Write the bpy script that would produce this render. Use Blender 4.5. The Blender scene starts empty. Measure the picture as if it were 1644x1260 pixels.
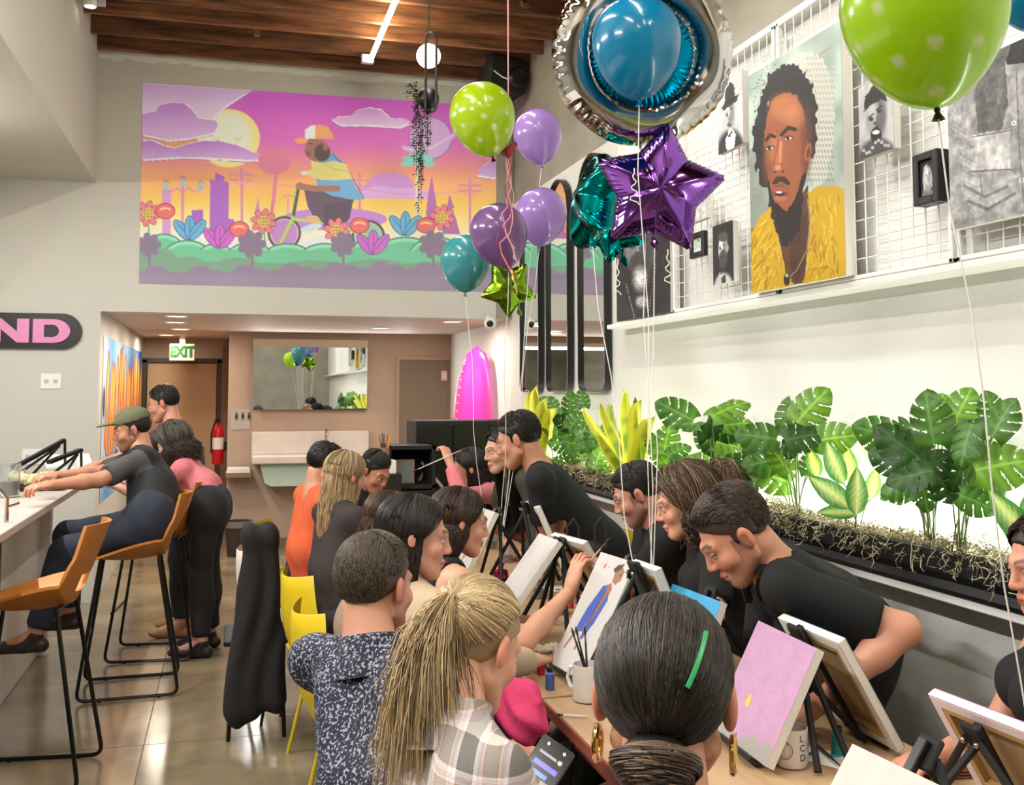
import bpy, math, random
import numpy as np
from math import sin, cos, pi, radians as R
from mathutils import Vector, Matrix, Euler
random.seed(7); rng = np.random.default_rng(7)
C = bpy.context.scene.collection
sc = bpy.context.scene
# ------------------------------------------------------------------ camera
H = 1.65; F = 1650.0; YAW = R(15.3); PITCH = R(4.0)
PX0 = 822.0; PY0 = 630.0 - F*math.tan(PITCH)
cam_d = bpy.data.cameras.new('camera'); cam = bpy.data.objects.new('camera', cam_d); C.objects.link(cam)
cam.location = (0, 0, H); cam.rotation_euler = (R(90)+PITCH, 0, -YAW)
cam_d.sensor_width = 36; cam_d.lens = F/1644*36; cam_d.clip_start = .05
cam_d.shift_y = -(630.0-PY0)/1644
sc.camera = cam
CR = Euler((R(90)+PITCH, 0, -YAW)).to_matrix()
# ------------------------------------------------------------------ light
w = bpy.data.worlds.new('world'); sc.world = w; w.use_nodes = True
w.node_tree.nodes['Background'].inputs[0].default_value = (.8, .85, 1, 1)
w.node_tree.nodes['Background'].inputs[1].default_value = .15
sc.view_settings.view_transform = 'Standard'; sc.view_settings.look = 'None'
sc.view_settings.exposure = 0.6; sc.view_settings.gamma = 1; sc.view_settings.use_curve_mapping = False
def area(name, loc, size, power, rot=(0,0,0), col=(1,1,1)):
    l = bpy.data.lights.new(name, 'AREA'); l.shape = 'RECTANGLE'; l.size, l.size_y = size
    l.energy = power; l.color = col
    o = bpy.data.objects.new(name, l); o.location = loc; o.rotation_euler = rot; C.objects.link(o); return o
# ceiling LED tubes' light (tubes built below); those over the aisle are added fill
TUBES = [(1.05, 7.2), (1.05, 5.0), (1.05, 2.2), (1.05, -.4), (-.35, 1.0), (-.35, -2.0), (1.9, -.4), (-.35, 3.6)]
for tx, ty in TUBES[:]:
    area('tube_light', (tx, ty, 4.36 if (tx, ty) != TUBES[0] else 4.36), (.05, 1.2), 46 if tx > 0 else 80, col=(1, .985, .955))
BAR_FILL = [1.5, 4.0, 6.4]  # added out-of-view fill over the bar, brightens the lower right wall
for ty in BAR_FILL: area('bar_light', (-1.9, ty, 3.28), (.06, 1.2), 52, (0, R(-22), 0), (1, .975, .93))
# track spots on the joists aimed at the art wall
TRACK = [(.55, y_) for y_ in (-.6, .9, 2.4, 3.9, 5.3)]
for tx, ty in TRACK:
    l = bpy.data.lights.new('track_spot', 'SPOT'); l.energy = 36; l.spot_size = R(62); l.spot_blend = .6; l.shadow_soft_size = .05; l.color = (1, .975, .94)
    o = bpy.data.objects.new('track_spot', l); o.location = (tx+.05, ty, 4.20); o.rotation_euler = (Vector((2.35, ty-.1, 2.55))-Vector((tx, ty, 4.20))).to_track_quat('-Z', 'Y').to_euler(); C.objects.link(o)
# LED strip light in the planter against the wall
area('planter_light', (2.33, 4.2, 1.165), (.02, 7.3), 17, (R(180), R(-12), 0), (.97, 1, .92))
# downlights under the kitchen ceiling
DOWN = [(-.45, 9.15), (-.5, 9.95), (-.5, 11.0), (1.95, 9.2), (1.45, 10.3), (-.7, 12.2)]
for dx, dy in DOWN: area('down_light', (dx, dy, 2.27), (.12, .12), 8, col=(1, .86, .70))
# mirror backlight
for (lx, ly, lz, sx, sy) in ((1.07, 11.33, 2.16, 1.3, .03), (.30, 11.33, 1.8, .03, .7), (1.84, 11.33, 1.8, .03, .7)):
    area('mirror_light', (lx, ly, lz), (sx, sy), 2.5, (R(90), 0, R(180)), (.95, .98, 1))

# ------------------------------------------------------------------ pixel helpers
def ray(px, py):
    v = CR @ Vector(((px-PX0)/F, -(py-PY0)/F, -1)); return v
O = Vector((0, 0, H))
def onX(px, py, X): v = ray(px, py); return O + v*(X/v.x)
def onY(px, py, Y): v = ray(px, py); return O + v*(Y/v.y)
def onZ(px, py, Z): v = ray(px, py); return O + v*((Z-H)/v.z)
def atd(px, py, d): return O + ray(px, py)*d
def proj(p):
    q = CR.transposed() @ (Vector(p)-O); return (PX0 + F*q.x/-q.z, PY0 - F*q.y/-q.z)
# ------------------------------------------------------------------ materials
def lin(c):
    if isinstance(c, str): c = tuple(int(c[i:i+2], 16)/255 for i in (0, 2, 4))
    elif max(c) > 1.001: c = tuple(x/255 for x in c)
    return tuple(((x+.055)/1.055)**2.4 if x > .04045 else x/12.92 for x in c[:3])
MATS = {}
def mat(name, col, rough=.5, metal=0, noise=0, nscale=8, bump=0, bscale=60, emit=0, ecol=None, col2=None, trans=0, alpha=1, coat=0, spec=.5, wave=None, coord='Object', stretch=None, sss=0, thin=0, attr=None):
    if name in MATS: return MATS[name]
    m = bpy.data.materials.new(name); m.use_nodes = True; nt = m.node_tree; b = nt.nodes['Principled BSDF']
    c = lin(col)+(1,)
    b.inputs['Base Color'].default_value = c; b.inputs['Roughness'].default_value = rough; b.inputs['Metallic'].default_value = metal
    b.inputs['Specular IOR Level'].default_value = spec
    if coat: b.inputs['Coat Weight'].default_value = coat; b.inputs['Coat Roughness'].default_value = .08
    if trans: b.inputs['Transmission Weight'].default_value = trans
    if alpha < 1: b.inputs['Alpha'].default_value = alpha
    if sss:
        b.inputs['Subsurface Weight'].default_value = sss; b.inputs['Subsurface Scale'].default_value = .02
    if emit:
        b.inputs['Emission Color'].default_value = (lin(ecol)+(1,)) if ecol else c; b.inputs['Emission Strength'].default_value = emit
    tc = nt.nodes.new('ShaderNodeTexCoord'); mp = nt.nodes.new('ShaderNodeMapping'); nt.links.new(tc.outputs[coord], mp.inputs[0])
    if stretch: mp.inputs['Scale'].default_value = stretch
    src = None
    if attr:
        a = nt.nodes.new('ShaderNodeAttribute'); a.attribute_name = attr; src = a.outputs['Color']
        nt.links.new(src, b.inputs['Base Color'])
        if emit and not ecol: nt.links.new(src, b.inputs['Emission Color'])
    if noise:
        n = nt.nodes.new('ShaderNodeTexNoise'); n.inputs['Scale'].default_value = nscale; n.inputs['Detail'].default_value = 6
        nt.links.new(mp.outputs[0], n.inputs[0])
        r = nt.nodes.new('ShaderNodeValToRGB'); r.color_ramp.elements[0].position = .35; r.color_ramp.elements[1].position = .65
        nt.links.new(n.outputs[0], r.inputs[0])
        c2 = (lin(col2)+(1,)) if col2 else tuple(x*(1-noise) for x in c[:3])+(1,)
        if src is not None:
            mx = nt.nodes.new('ShaderNodeMixRGB'); mx.blend_type = 'MULTIPLY'; mx.inputs[0].default_value = 1
            r.color_ramp.elements[0].color = (1-noise,)*3+(1,); r.color_ramp.elements[1].color = (1, 1, 1, 1)
            nt.links.new(src, mx.inputs[1]); nt.links.new(r.outputs[0], mx.inputs[2]); nt.links.new(mx.outputs[0], b.inputs['Base Color'])
        else:
            r.color_ramp.elements[0].color = c2; r.color_ramp.elements[1].color = c
            nt.links.new(r.outputs[0], b.inputs['Base Color'])
    if bump:
        n = nt.nodes.new('ShaderNodeTexNoise'); n.inputs['Scale'].default_value = bscale; n.inputs['Detail'].default_value = 3
        nt.links.new(mp.outputs[0], n.inputs[0])
        bp = nt.nodes.new('ShaderNodeBump'); bp.inputs['Strength'].default_value = bump; bp.inputs['Distance'].default_value = .01
        nt.links.new(n.outputs[0], bp.inputs['Height']); nt.links.new(bp.outputs[0], b.inputs['Normal'])
    if thin:
        tr = nt.nodes.new('ShaderNodeBsdfTranslucent'); mxs = nt.nodes.new('ShaderNodeMixShader'); mxs.inputs[0].default_value = thin
        src2 = b.inputs['Base Color'].links[0].from_socket if b.inputs['Base Color'].links else None
        if src2: nt.links.new(src2, tr.inputs[0])
        else: tr.inputs[0].default_value = c
        out = nt.nodes['Material Output']
        nt.links.new(b.outputs[0], mxs.inputs[1]); nt.links.new(tr.outputs[0], mxs.inputs[2]); nt.links.new(mxs.outputs[0], out.inputs[0])
    MATS[name] = m; return m
# ------------------------------------------------------------------ meshes
class MB:
    """collects shapes, builds one mesh"""
    def __init__(s): s.v = []; s.f = []; s.m = []; s.mi = 0
    def add(s, vs, fs):
        o = len(s.v); s.v += [tuple(x) for x in vs]; s.f += [tuple(i+o for i in f) for f in fs]; s.m += [s.mi]*len(fs); return s
    def box(s, lo, hi, M=None):
        x0, y0, z0 = lo; x1, y1, z1 = hi
        v = [(x0,y0,z0),(x1,y0,z0),(x1,y1,z0),(x0,y1,z0),(x0,y0,z1),(x1,y0,z1),(x1,y1,z1),(x0,y1,z1)]
        if M is not None: v = [M @ Vector(p) for p in v]
        return s.add(v, [(0,3,2,1),(4,5,6,7),(0,1,5,4),(1,2,6,5),(2,3,7,6),(3,0,4,7)])
    def bbox(s, lo, hi, b=.004, M=None):
        """box with chamfered edges"""
        lo = list(lo); hi = list(hi); b = min(b, *[(hi[i]-lo[i])*.45 for i in range(3)])
        vs = []; idx = {}
        for ax in range(3):
            for cx in (0, 1):
                for cy in (0, 1):
                    for cz in (0, 1):
                        c = (cx, cy, cz); p = [(hi[i] if c[i] else lo[i]) for i in range(3)]
                        for i in range(3):
                            if i != ax: p[i] += -b if c[i] else b
                        idx[(ax,)+c] = len(vs); vs.append(Vector(p) if M is None else M @ Vector(p))
        fs = []
        for ax in range(3):
            a, bb = [i for i in range(3) if i != ax]
            for sd in (0, 1):
                q = []
                for (u, v) in ((0,0),(1,0),(1,1),(0,1)):
                    c = [0,0,0]; c[ax] = sd; c[a] = u; c[bb] = v; q.append(idx[(ax,)+tuple(c)])
                if (sd == 1) == (ax == 1): q = q[::-1]
                fs.append(tuple(q))
        for ax in range(3):       # edges along ax
            a, bb = [i for i in range(3) if i != ax]
            for u in (0, 1):
                for v in (0, 1):
                    c0 = [0,0,0]; c1 = [0,0,0]; c1[ax] = 1
                    for c in (c0, c1): c[a] = u; c[bb] = v
                    fs.append((idx[(a,)+tuple(c0)], idx[(a,)+tuple(c1)], idx[(bb,)+tuple(c1)], idx[(bb,)+tuple(c0)]))
        for c in [(i,j,k) for i in (0,1) for j in (0,1) for k in (0,1)]:
            fs.append((idx[(0,)+c], idx[(1,)+c], idx[(2,)+c]))
        return s.add(vs, fs)
    def tube(s, pts, r, n=8, caps=True, closed=False):
        pts = [Vector(p) for p in pts]; N = len(pts)
        rs = r if hasattr(r, '__len__') else [r]*N
        vs = []; fs = []; up = None
        for i, p in enumerate(pts):
            if closed: t = pts[(i+1) % N]-pts[i-1]
            else: t = pts[min(i+1, N-1)]-pts[max(i-1, 0)]
            if t.length < 1e-9: t = Vector((0,0,1))
            t.normalize()
            if up is None: up = t.orthogonal().normalized()
            else:
                up = (up - t*up.dot(t)); up = up.normalized() if up.length > 1e-6 else t.orthogonal().normalized()
            bi = t.cross(up)
            for k in range(n):
                a = 2*pi*k/n; vs.append(p + (up*cos(a)+bi*sin(a))*rs[i])
        M = N if closed else N-1
        for i in range(M):
            for k in range(n):
                k2 = (k+1) % n; j = (i+1) % N
                fs.append((i*n+k, i*n+k2, j*n+k2, j*n+k))
        if caps and not closed: fs += [tuple(range(n))[::-1], tuple((N-1)*n+k for k in range(n))]
        return s.add(vs, fs)
    def lathe(s, prof, n=24, M=None, caps=False):
        vs = []; fs = []
        for r, z in prof:
            for k in range(n):
                a = 2*pi*k/n; vs.append(Vector((r*cos(a), r*sin(a), z)))
        for i in range(len(prof)-1):
            for k in range(n):
                k2 = (k+1) % n; fs.append((i*n+k, i*n+k2, (i+1)*n+k2, (i+1)*n+k))
        if caps: fs += [tuple(range(n))[::-1], tuple((len(prof)-1)*n+k for k in range(n))]
        if M is not None: vs = [M @ v for v in vs]
        return s.add(vs, fs)
    def prism(s, poly, z0, z1, M=None):
        n = len(poly); vs = [Vector((x, y, z0)) for x, y in poly]+[Vector((x, y, z1)) for x, y in poly]
        if M is not None: vs = [M @ v for v in vs]
        return s.add(vs, [tuple(range(n))[::-1], tuple(range(n, 2*n))]+[(i, (i+1) % n, (i+1) % n+n, i+n) for i in range(n)])
    def sphere(s, c, r, n=16, m=10, sc_=(1,1,1)):
        prof = [(max(1e-5, sin(pi*i/m))*r, -cos(pi*i/m)*r) for i in range(m+1)]
        M = Matrix.Translation(c) @ Matrix.Diagonal((*sc_, 1)); return s.lathe(prof, n, M)
    def build(s, name, m, parent=None, smooth=False, loc=None):
        me = bpy.data.meshes.new(name); me.from_pydata(s.v, [], s.f)
        ms = m if isinstance(m, (list, tuple)) else [m]
        for x in ms: me.materials.append(x)
        if len(ms) > 1: me.polygons.foreach_set('material_index', s.m)
        me.update()
        if smooth:
            me.polygons.foreach_set('use_smooth', [True]*len(me.polygons))
            if smooth != 2: me.set_sharp_from_angle(angle=R(40))
        return link(name, me, parent, loc)
def fast_mesh(name, V, Fq, m, col=None, smooth=True, parent=None):
    """V (n,3) array, Fq (k,4) or (k,3) array"""
    V = np.ascontiguousarray(V, dtype=np.float32); Fq = np.ascontiguousarray(Fq, dtype=np.int32)
    me = bpy.data.meshes.new(name); k, w_ = Fq.shape
    me.vertices.add(len(V)); me.vertices.foreach_set('co', V.ravel())
    me.loops.add(k*w_); me.loops.foreach_set('vertex_index', Fq.ravel())
    me.polygons.add(k); me.polygons.foreach_set('loop_start', np.arange(0, k*w_, w_, dtype=np.int32))
    try: me.polygons.foreach_set('loop_total', np.full(k, w_, dtype=np.int32))
    except Exception: pass
    me.polygons.foreach_set('use_smooth', np.full(k, smooth, dtype=bool))
    me.update(calc_edges=True)
    if col is not None:
        a = me.color_attributes.new('Col', 'FLOAT_COLOR', 'POINT')
        cc = np.ones((len(V), 4), dtype=np.float32); cc[:, :3] = col; a.data.foreach_set('color', cc.ravel())
    if m: me.materials.append(m)
    return link(name, me, parent)
def link(name, me, parent=None, loc=None):
    o = bpy.data.objects.new(name, me); C.objects.link(o)
    if parent is not None:
        o.parent = parent
        if not getattr(parent, 'get')('_local'):
            o.matrix_parent_inverse = parent.matrix_basis.inverted()
    if loc is not None: o.location = loc
    return o
def tag(o, label=None, cat=None, group=None, kind=None):
    if label: o['label'] = label
    if cat: o['category'] = cat
    if group: o['group'] = group
    if kind: o['kind'] = kind
    return o
def thing(name, label, cat, loc=(0,0,0), group=None, rotz=0, local=False):
    """Empty at the thing's base. local=True: parts are modelled around the origin; else in world space"""
    o = bpy.data.objects.new(name, None); C.objects.link(o); o.empty_display_size = .05
    o.location = loc; o.rotation_euler = (0, 0, rotz)
    if local: o['_local'] = 1
    return tag(o, label, cat, group)
def struct(o, label=None): o['kind'] = 'structure'; return tag(o, label) if label else o
def dup(root, loc=None, rotz=None, label=None, group=None, parts=True, mats=None):
    def cp(o, parent, top=False):
        c = o.copy(); C.objects.link(c)
        if parent is not None: c.parent = parent
        if mats and c.type == 'MESH' and o.name.split('.')[0] in mats:
            c.data = c.data.copy(); c.data.materials.clear(); c.data.materials.append(mats[o.name.split('.')[0]])
        for ch in list(o.children): cp(ch, c)
        return c
    r = cp(root, None)
    if loc is not None: r.location = loc
    if rotz is not None: r.rotation_euler = (0, 0, rotz)
    if label: r['label'] = label
    if group: r['group'] = group
    return r
def rotM(a, b=None):
    """matrix with local z along direction a->b"""
    a = Vector(a)
    if b is not None: d = Vector(b)-a
    else: d = a; a = Vector((0,0,0))
    return Matrix.Translation(a) @ d.to_track_quat('Z', 'Y').to_matrix().to_4x4()
def snoise(shape, cells, seed=0):
    """smooth 2-D noise in 0..1"""
    r_ = np.random.default_rng(seed); g = r_.random((cells[0]+2, cells[1]+2))
    y = np.linspace(0, cells[0], shape[0], endpoint=False); x = np.linspace(0, cells[1], shape[1], endpoint=False)
    yi = y.astype(int); xi = x.astype(int); fy = y-yi; fx = x-xi; fy = fy*fy*(3-2*fy); fx = fx*fx*(3-2*fx)
    a = g[yi][:, xi]; b = g[yi][:, xi+1]; c = g[yi+1][:, xi]; d = g[yi+1][:, xi+1]
    fy = fy[:, None]; fx = fx[None, :]
    return (a*(1-fx)+b*fx)*(1-fy)+(c*(1-fx)+d*fx)*fy
# ------------------------------------------------------------------ SDF modelling (bodies, clothes, hair shells)
def surface_nets(Fv, org, h):
    nx, ny, nz = Fv.shape; S = Fv < 0
    P = np.zeros((nx-1, ny-1, nz-1, 3), np.float32); N = np.zeros((nx-1, ny-1, nz-1), np.float32)
    cr = []
    for ax in range(3):
        lo = [slice(None)]*3; hi = [slice(None)]*3; lo[ax] = slice(0, -1); hi[ax] = slice(1, None)
        a = Fv[tuple(lo)]; b = Fv[tuple(hi)]; X = S[tuple(lo)] != S[tuple(hi)]
        idx = np.argwhere(X)
        if len(idx) == 0: cr.append((idx, None)); continue
        fa = a[X]; fb = b[X]; t = fa/(fa-fb)
        pos = idx.astype(np.float32); pos[:, ax] += t
        cr.append((idx, S[tuple(lo)][X]))
        oth = [i for i in range(3) if i != ax]
        for u in (0, 1):
            for v in (0, 1):
                c = idx.copy(); c[:, oth[0]] -= u; c[:, oth[1]] -= v
                ok = (c >= 0).all(1) & (c[:, 0] < nx-1) & (c[:, 1] < ny-1) & (c[:, 2] < nz-1)
                cc = c[ok]; np.add.at(P, (cc[:, 0], cc[:, 1], cc[:, 2]), pos[ok]); np.add.at(N, (cc[:, 0], cc[:, 1], cc[:, 2]), 1)
    act = N > 0; ids = np.full(N.shape, -1, np.int32); ids[act] = np.arange(act.sum())
    V = P[act]/N[act][:, None]*h + np.array(org, np.float32)
    Fs = []
    for ax in range(3):
        idx, ins = cr[ax]
        if ins is None: continue
        o1, o2 = (ax+1) % 3, (ax+2) % 3
        ok = (idx[:, o1] > 0) & (idx[:, o2] > 0) & (idx[:, o1] < Fv.shape[o1]-1) & (idx[:, o2] < Fv.shape[o2]-1)
        idx = idx[ok]; ins = ins[ok]
        def g(a, b):
            c = idx.copy(); c[:, o1] -= a; c[:, o2] -= b; return ids[c[:, 0], c[:, 1], c[:, 2]]
        q = np.stack([g(1, 1), g(0, 1), g(0, 0), g(1, 0)], 1)
        q[~ins] = q[~ins][:, ::-1]; Fs.append(q)
    return V, np.concatenate(Fs)
class SDF:
    """prims: ('cap',a,b,ra,rb) ('ell',c,(rx,ry,rz),R3 or None) ; smooth union k"""
    def __init__(s, k=.03): s.p = []; s.k = k; s.post = []
    def cap(s, a, b, ra, rb=None, k=None): s.p.append(('cap', np.array(a, float), np.array(b, float), ra, ra if rb is None else rb, s.k if k is None else k, 1)); return s
    def ell(s, c, r, M=None, k=None): s.p.append(('ell', np.array(c, float), np.array(r, float), M, None, s.k if k is None else k, 1)); return s
    def sub(s, c, r, M=None, k=None): s.p.append(('ell', np.array(c, float), np.array(r, float), M, None, s.k if k is None else k, -1)); return s
    def cut(s, fn): s.post.append(fn); return s      # fn(P)->sdf ; field=max(field, fn)
    def ev(s, q, X):
        if q[0] == 'cap':
            a, b = q[1], q[2]; ab = b-a; L = max(float(ab@ab), 1e-9)
            d = X-a; t = np.clip((d@ab)/L, 0, 1)
            return np.linalg.norm(d-t[..., None]*ab, axis=-1)-(q[3]+(q[4]-q[3])*t)
        d = X-q[1]
        if q[3] is not None: d = d@q[3]     # columns = local axes
        r = q[2]; k0 = np.linalg.norm(d/r, axis=-1); k1 = np.linalg.norm(d/(r*r), axis=-1)
        return k0*(k0-1)/np.maximum(k1, 1e-6)
    def mesh(s, h, disp=None):
        los = []; his = []
        for q in s.p:
            if q[6] < 0: los.append(None); his.append(None); continue
            if q[0] == 'cap': rr = max(q[3], q[4]); lo = np.minimum(q[1], q[2])-rr; hi = np.maximum(q[1], q[2])+rr
            else: rr = max(q[2]); lo = q[1]-rr; hi = q[1]+rr
            los.append(lo); his.append(hi)
        LO = np.min([l for l in los if l is not None], 0)-3*h; HI = np.max([l for l in his if l is not None], 0)+3*h
        n = np.ceil((HI-LO)/h).astype(int)+1
        Fv = np.full(tuple(n), .2, np.float32)
        ax = [LO[i]+h*np.arange(n[i]) for i in range(3)]
        for q, lo, hi in zip(s.p, los, his):
            if lo is None: rr = max(q[2]); lo = q[1]-rr; hi = q[1]+rr
            m = q[5]+2*h+.02
            i0 = np.clip(np.floor((lo-m-LO)/h).astype(int), 0, n-1); i1 = np.clip(np.ceil((hi+m-LO)/h).astype(int)+1, 1, n)
            if (i1 <= i0).any(): continue
            sl = tuple(slice(i0[i], i1[i]) for i in range(3))
            X = np.stack(np.meshgrid(*[ax[i][sl[i]] for i in range(3)], indexing='ij'), -1)
            d = s.ev(q, X).astype(np.float32); k = q[5]; cur = Fv[sl]
            if q[6] > 0:
                hh = np.maximum(k-np.abs(cur-d), 0)/k; Fv[sl] = np.minimum(cur, d)-hh*hh*k*.25
            else:
                d = -d; hh = np.maximum(k-np.abs(cur-d), 0)/k; Fv[sl] = np.maximum(cur, d)+hh*hh*k*.25
        if s.post or disp is not None:
            X = np.stack(np.meshgrid(*ax, indexing='ij'), -1)
            if disp is not None:
                near = np.abs(Fv) < .05; Fv[near] += disp(X[near]).astype(np.float32)
            for fn in s.post: Fv = np.maximum(Fv, fn(X).astype(np.float32))
        return surface_nets(Fv, LO, h)
def strands_mesh(P, w0, cols, sides=3):
    """P (N,S,3) strand paths -> tube mesh arrays; w0 (N,) radii ; cols (N,3)"""
    N, S, _ = P.shape
    T = np.gradient(P, axis=1); T /= np.maximum(np.linalg.norm(T, axis=2, keepdims=True), 1e-9)
    ref = np.array([.31, .17, .93]); A = np.cross(T, ref); A /= np.maximum(np.linalg.norm(A, axis=2, keepdims=True), 1e-6); B = np.cross(T, A)
    tp = np.ones(S); tp[-max(2, S//4):] = np.linspace(1, .15, max(2, S//4)); tp[0] = .8
    ang = 2*pi*np.arange(sides)/sides
    V = P[:, :, None, :]+(A[:, :, None, :]*np.cos(ang)[None, None, :, None]+B[:, :, None, :]*np.sin(ang)[None, None, :, None])*(w0[:, None, None, None]*tp[None, :, None, None])
    base = np.arange(N*S).reshape(N, S)*sides
    Fs = []
    for k in range(sides):
        k2 = (k+1) % sides
        Fs.append(np.stack([base[:, :-1]+k, base[:, :-1]+k2, base[:, 1:]+k2, base[:, 1:]+k], -1).reshape(-1, 4))
    col = np.repeat(cols[:, None, :], S*sides, 1).reshape(-1, 3)
    return V.reshape(-1, 3), np.concatenate(Fs), col
def cat(parts):
    Vs = []; Fs = []; Cs = []; o = 0
    for V, Fq, c in parts:
        Vs.append(V); Fs.append(Fq+o); o += len(V); c = np.asarray(c, float)
        Cs.append(np.broadcast_to(c, (len(V), 3)) if c.ndim == 1 else c)
    return np.concatenate(Vs), np.concatenate(Fs), np.concatenate(Cs)
def smooth_v(V, Fq, it=1):
    for _ in range(it):
        acc = np.zeros_like(V); n = np.zeros(len(V), np.float32)
        for a, b in ((0, 1), (1, 2), (2, 3), (3, 0)):
            np.add.at(acc, Fq[:, a], V[Fq[:, b]]); np.add.at(n, Fq[:, a], 1)
            np.add.at(acc, Fq[:, b], V[Fq[:, a]]); np.add.at(n, Fq[:, b], 1)
        V = V*.5+acc/np.maximum(n, 1)[:, None]*.5
    return V
# ------------------------------------------------------------------ people
def hframe(h, p=0, r=0):
    h, p, r = R(h), R(p), R(r)
    f = np.array([sin(h)*cos(p), cos(h)*cos(p), -sin(p)]); x = np.array([cos(h), -sin(h), 0.]); u = np.cross(x, f)
    x2 = x*cos(r)+u*sin(r); u2 = np.cross(x2, f); return np.stack([x2, f, u2], 1)      # columns
def A(v): return np.array(v, float)
def nrm(v): v = A(v); return v/max(np.linalg.norm(v), 1e-9)
def ik(a, b, l1, l2, pole):
    a, b = A(a), A(b); d = b-a; L = np.linalg.norm(d)
    if L > (l1+l2)*.985: b = a+d/L*(l1+l2)*.985; d = b-a; L = np.linalg.norm(d)
    u = d/L; x = (l1*l1-l2*l2+L*L)/(2*L); hgt = math.sqrt(max(l1*l1-x*x, 0)); p = A(pole)-u*float(A(pole)@u); return a+u*x+nrm(p)*hgt, b
SKIN = mat('skin', (200,150,120), .5, attr='Col', bump=.04, bscale=220)
HAIRM = mat('hair', (40,30,25), .42, attr='Col', spec=.45)
def head_sdf(s=1., fem=False, far=False, jaw=1.):
    S = SDF(.02)
    S.ell((0,-.016,.034), (.073,.093,.083)); S.ell((0,.03,-.03), (.057,.060,.078), k=.03)
    S.ell((0,.062,-.098), ((.021 if fem else .027)*jaw,.022,.018), k=.03)
    for x in (-1, 1):
        S.cap((x*.052,.0,-.055), (x*.022,.062,-.098), .016 if fem else .019, .015, k=.03)
        S.cap((x*.012,.086,.022), (x*.042,.072,.020), .009, .008, k=.02)
        S.ell((x*.040,.058,-.028), (.020,.020,.018), k=.025)
        S.sub((x*.031,.100,.001), (.016,.017,.011), k=.012)
    S.cap((0,.087,.010), (0,.104,-.028), .0075, .0098, k=.012)
    S.ell((0,.1025,-.031), (.0105,.009,.008), k=.008)
    for x in (-1, 1): S.ell((x*.011,.095,-.034), (.0065,.009,.0065), k=.007)
    if not far:
        S.sub((0,.113,-.0565), (.004,.008,.006), k=.006)
    S.cap((-.015,.088,-.062), (.015,.088,-.062), .0068, k=.006); S.cap((0,.095,-.0615), (0,.094,-.0615), .006, k=.006)
    S.cap((-.012,.087,-.0735), (.012,.087,-.0735), .0075, k=.006)
    for x in (-1, 1):
        Me = np.array([[cos(.35*x), -sin(.35*x), 0], [sin(.35*x), cos(.35*x), 0], [0, 0, 1]])
        S.ell((x*.079,-.010,-.004), (.0095,.019,.031), Me, k=.008)
        if not far: S.sub((x*.090,-.004,-.002), (.006,.010,.017), Me, k=.005)
    return S
_hc = {}
def head_mesh(fem, far, jaw):
    k = (fem, far, jaw)
    if k not in _hc:
        V, Q = head_sdf(1, fem, far, jaw).mesh(.0062 if far else .0040); _hc[k] = (smooth_v(V, Q, 1), Q)
    return _hc[k]
def mixc(c, d, t): t = np.clip(np.asarray(t, float), 0, 1)[..., None]; return c*(1-t)+A(d)*t
def band(x, c, w): return np.clip(1-np.abs(x-c)/w, 0, 1)
def head_colors(V, skin, brow, lip, beard=0, bcol=(.05,.03,.02), far=False):
    x, y, z = V[:, 0], V[:, 1], V[:, 2]
    c = np.broadcast_to(A(skin), (len(V), 3)).copy()
    red = A(skin)*A((1.06,.74,.70))
    c = mixc(c, red, .55*np.exp(-(((np.abs(x)-.038)/.02)**2+((z+.03)/.02)**2))*(y > .03))
    c = mixc(c, red, .6*np.exp(-((x/.016)**2+((z+.032)/.014)**2))*(y > .08))
    c = mixc(c, red, .7*(np.abs(x) > .077)*(y < .02))
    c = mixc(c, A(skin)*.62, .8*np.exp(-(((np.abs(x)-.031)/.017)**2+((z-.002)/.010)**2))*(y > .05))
    if beard:
        w_ = np.clip((-.038-z)/.012, 0, 1)*(z > -.125)*(y > -.01)*np.clip((np.hypot(x/.030, (z+.066)/.016)-.8)/.3, 0, 1)
        w_ = np.maximum(w_, band(z, -.047, .011)*(np.abs(x) < .027)*(y > .07))
        w_ = np.maximum(w_, (y > -.012)*(y < .03)*(np.abs(x) > .055)*(z < .01))
        c = mixc(c, bcol, beard*w_*(.75+.25*rng.random(len(V))))
    l_ = np.clip(1.5-np.hypot(x/.0235, (z+.0665)/.0125)*1.3, 0, 1)*(y > .078)
    c = mixc(c, lip, l_*.85)
    c = mixc(c, A(lip)*.25, band(z, -.067, .0032)*(np.abs(x) < .021)*(y > .08)*.9)
    zz = .027+.006*np.sin(np.clip((np.abs(x)-.010)/.038, 0, 1)*pi)-.003
    c = mixc(c, brow, np.clip(1.5-np.abs(z-zz)/.0042, 0, 1)*(np.abs(x) > .011)*(np.abs(x) < .049)*(y > .055)*.85)
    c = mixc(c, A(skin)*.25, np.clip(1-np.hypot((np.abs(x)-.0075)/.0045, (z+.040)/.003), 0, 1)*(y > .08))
    return c
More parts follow.
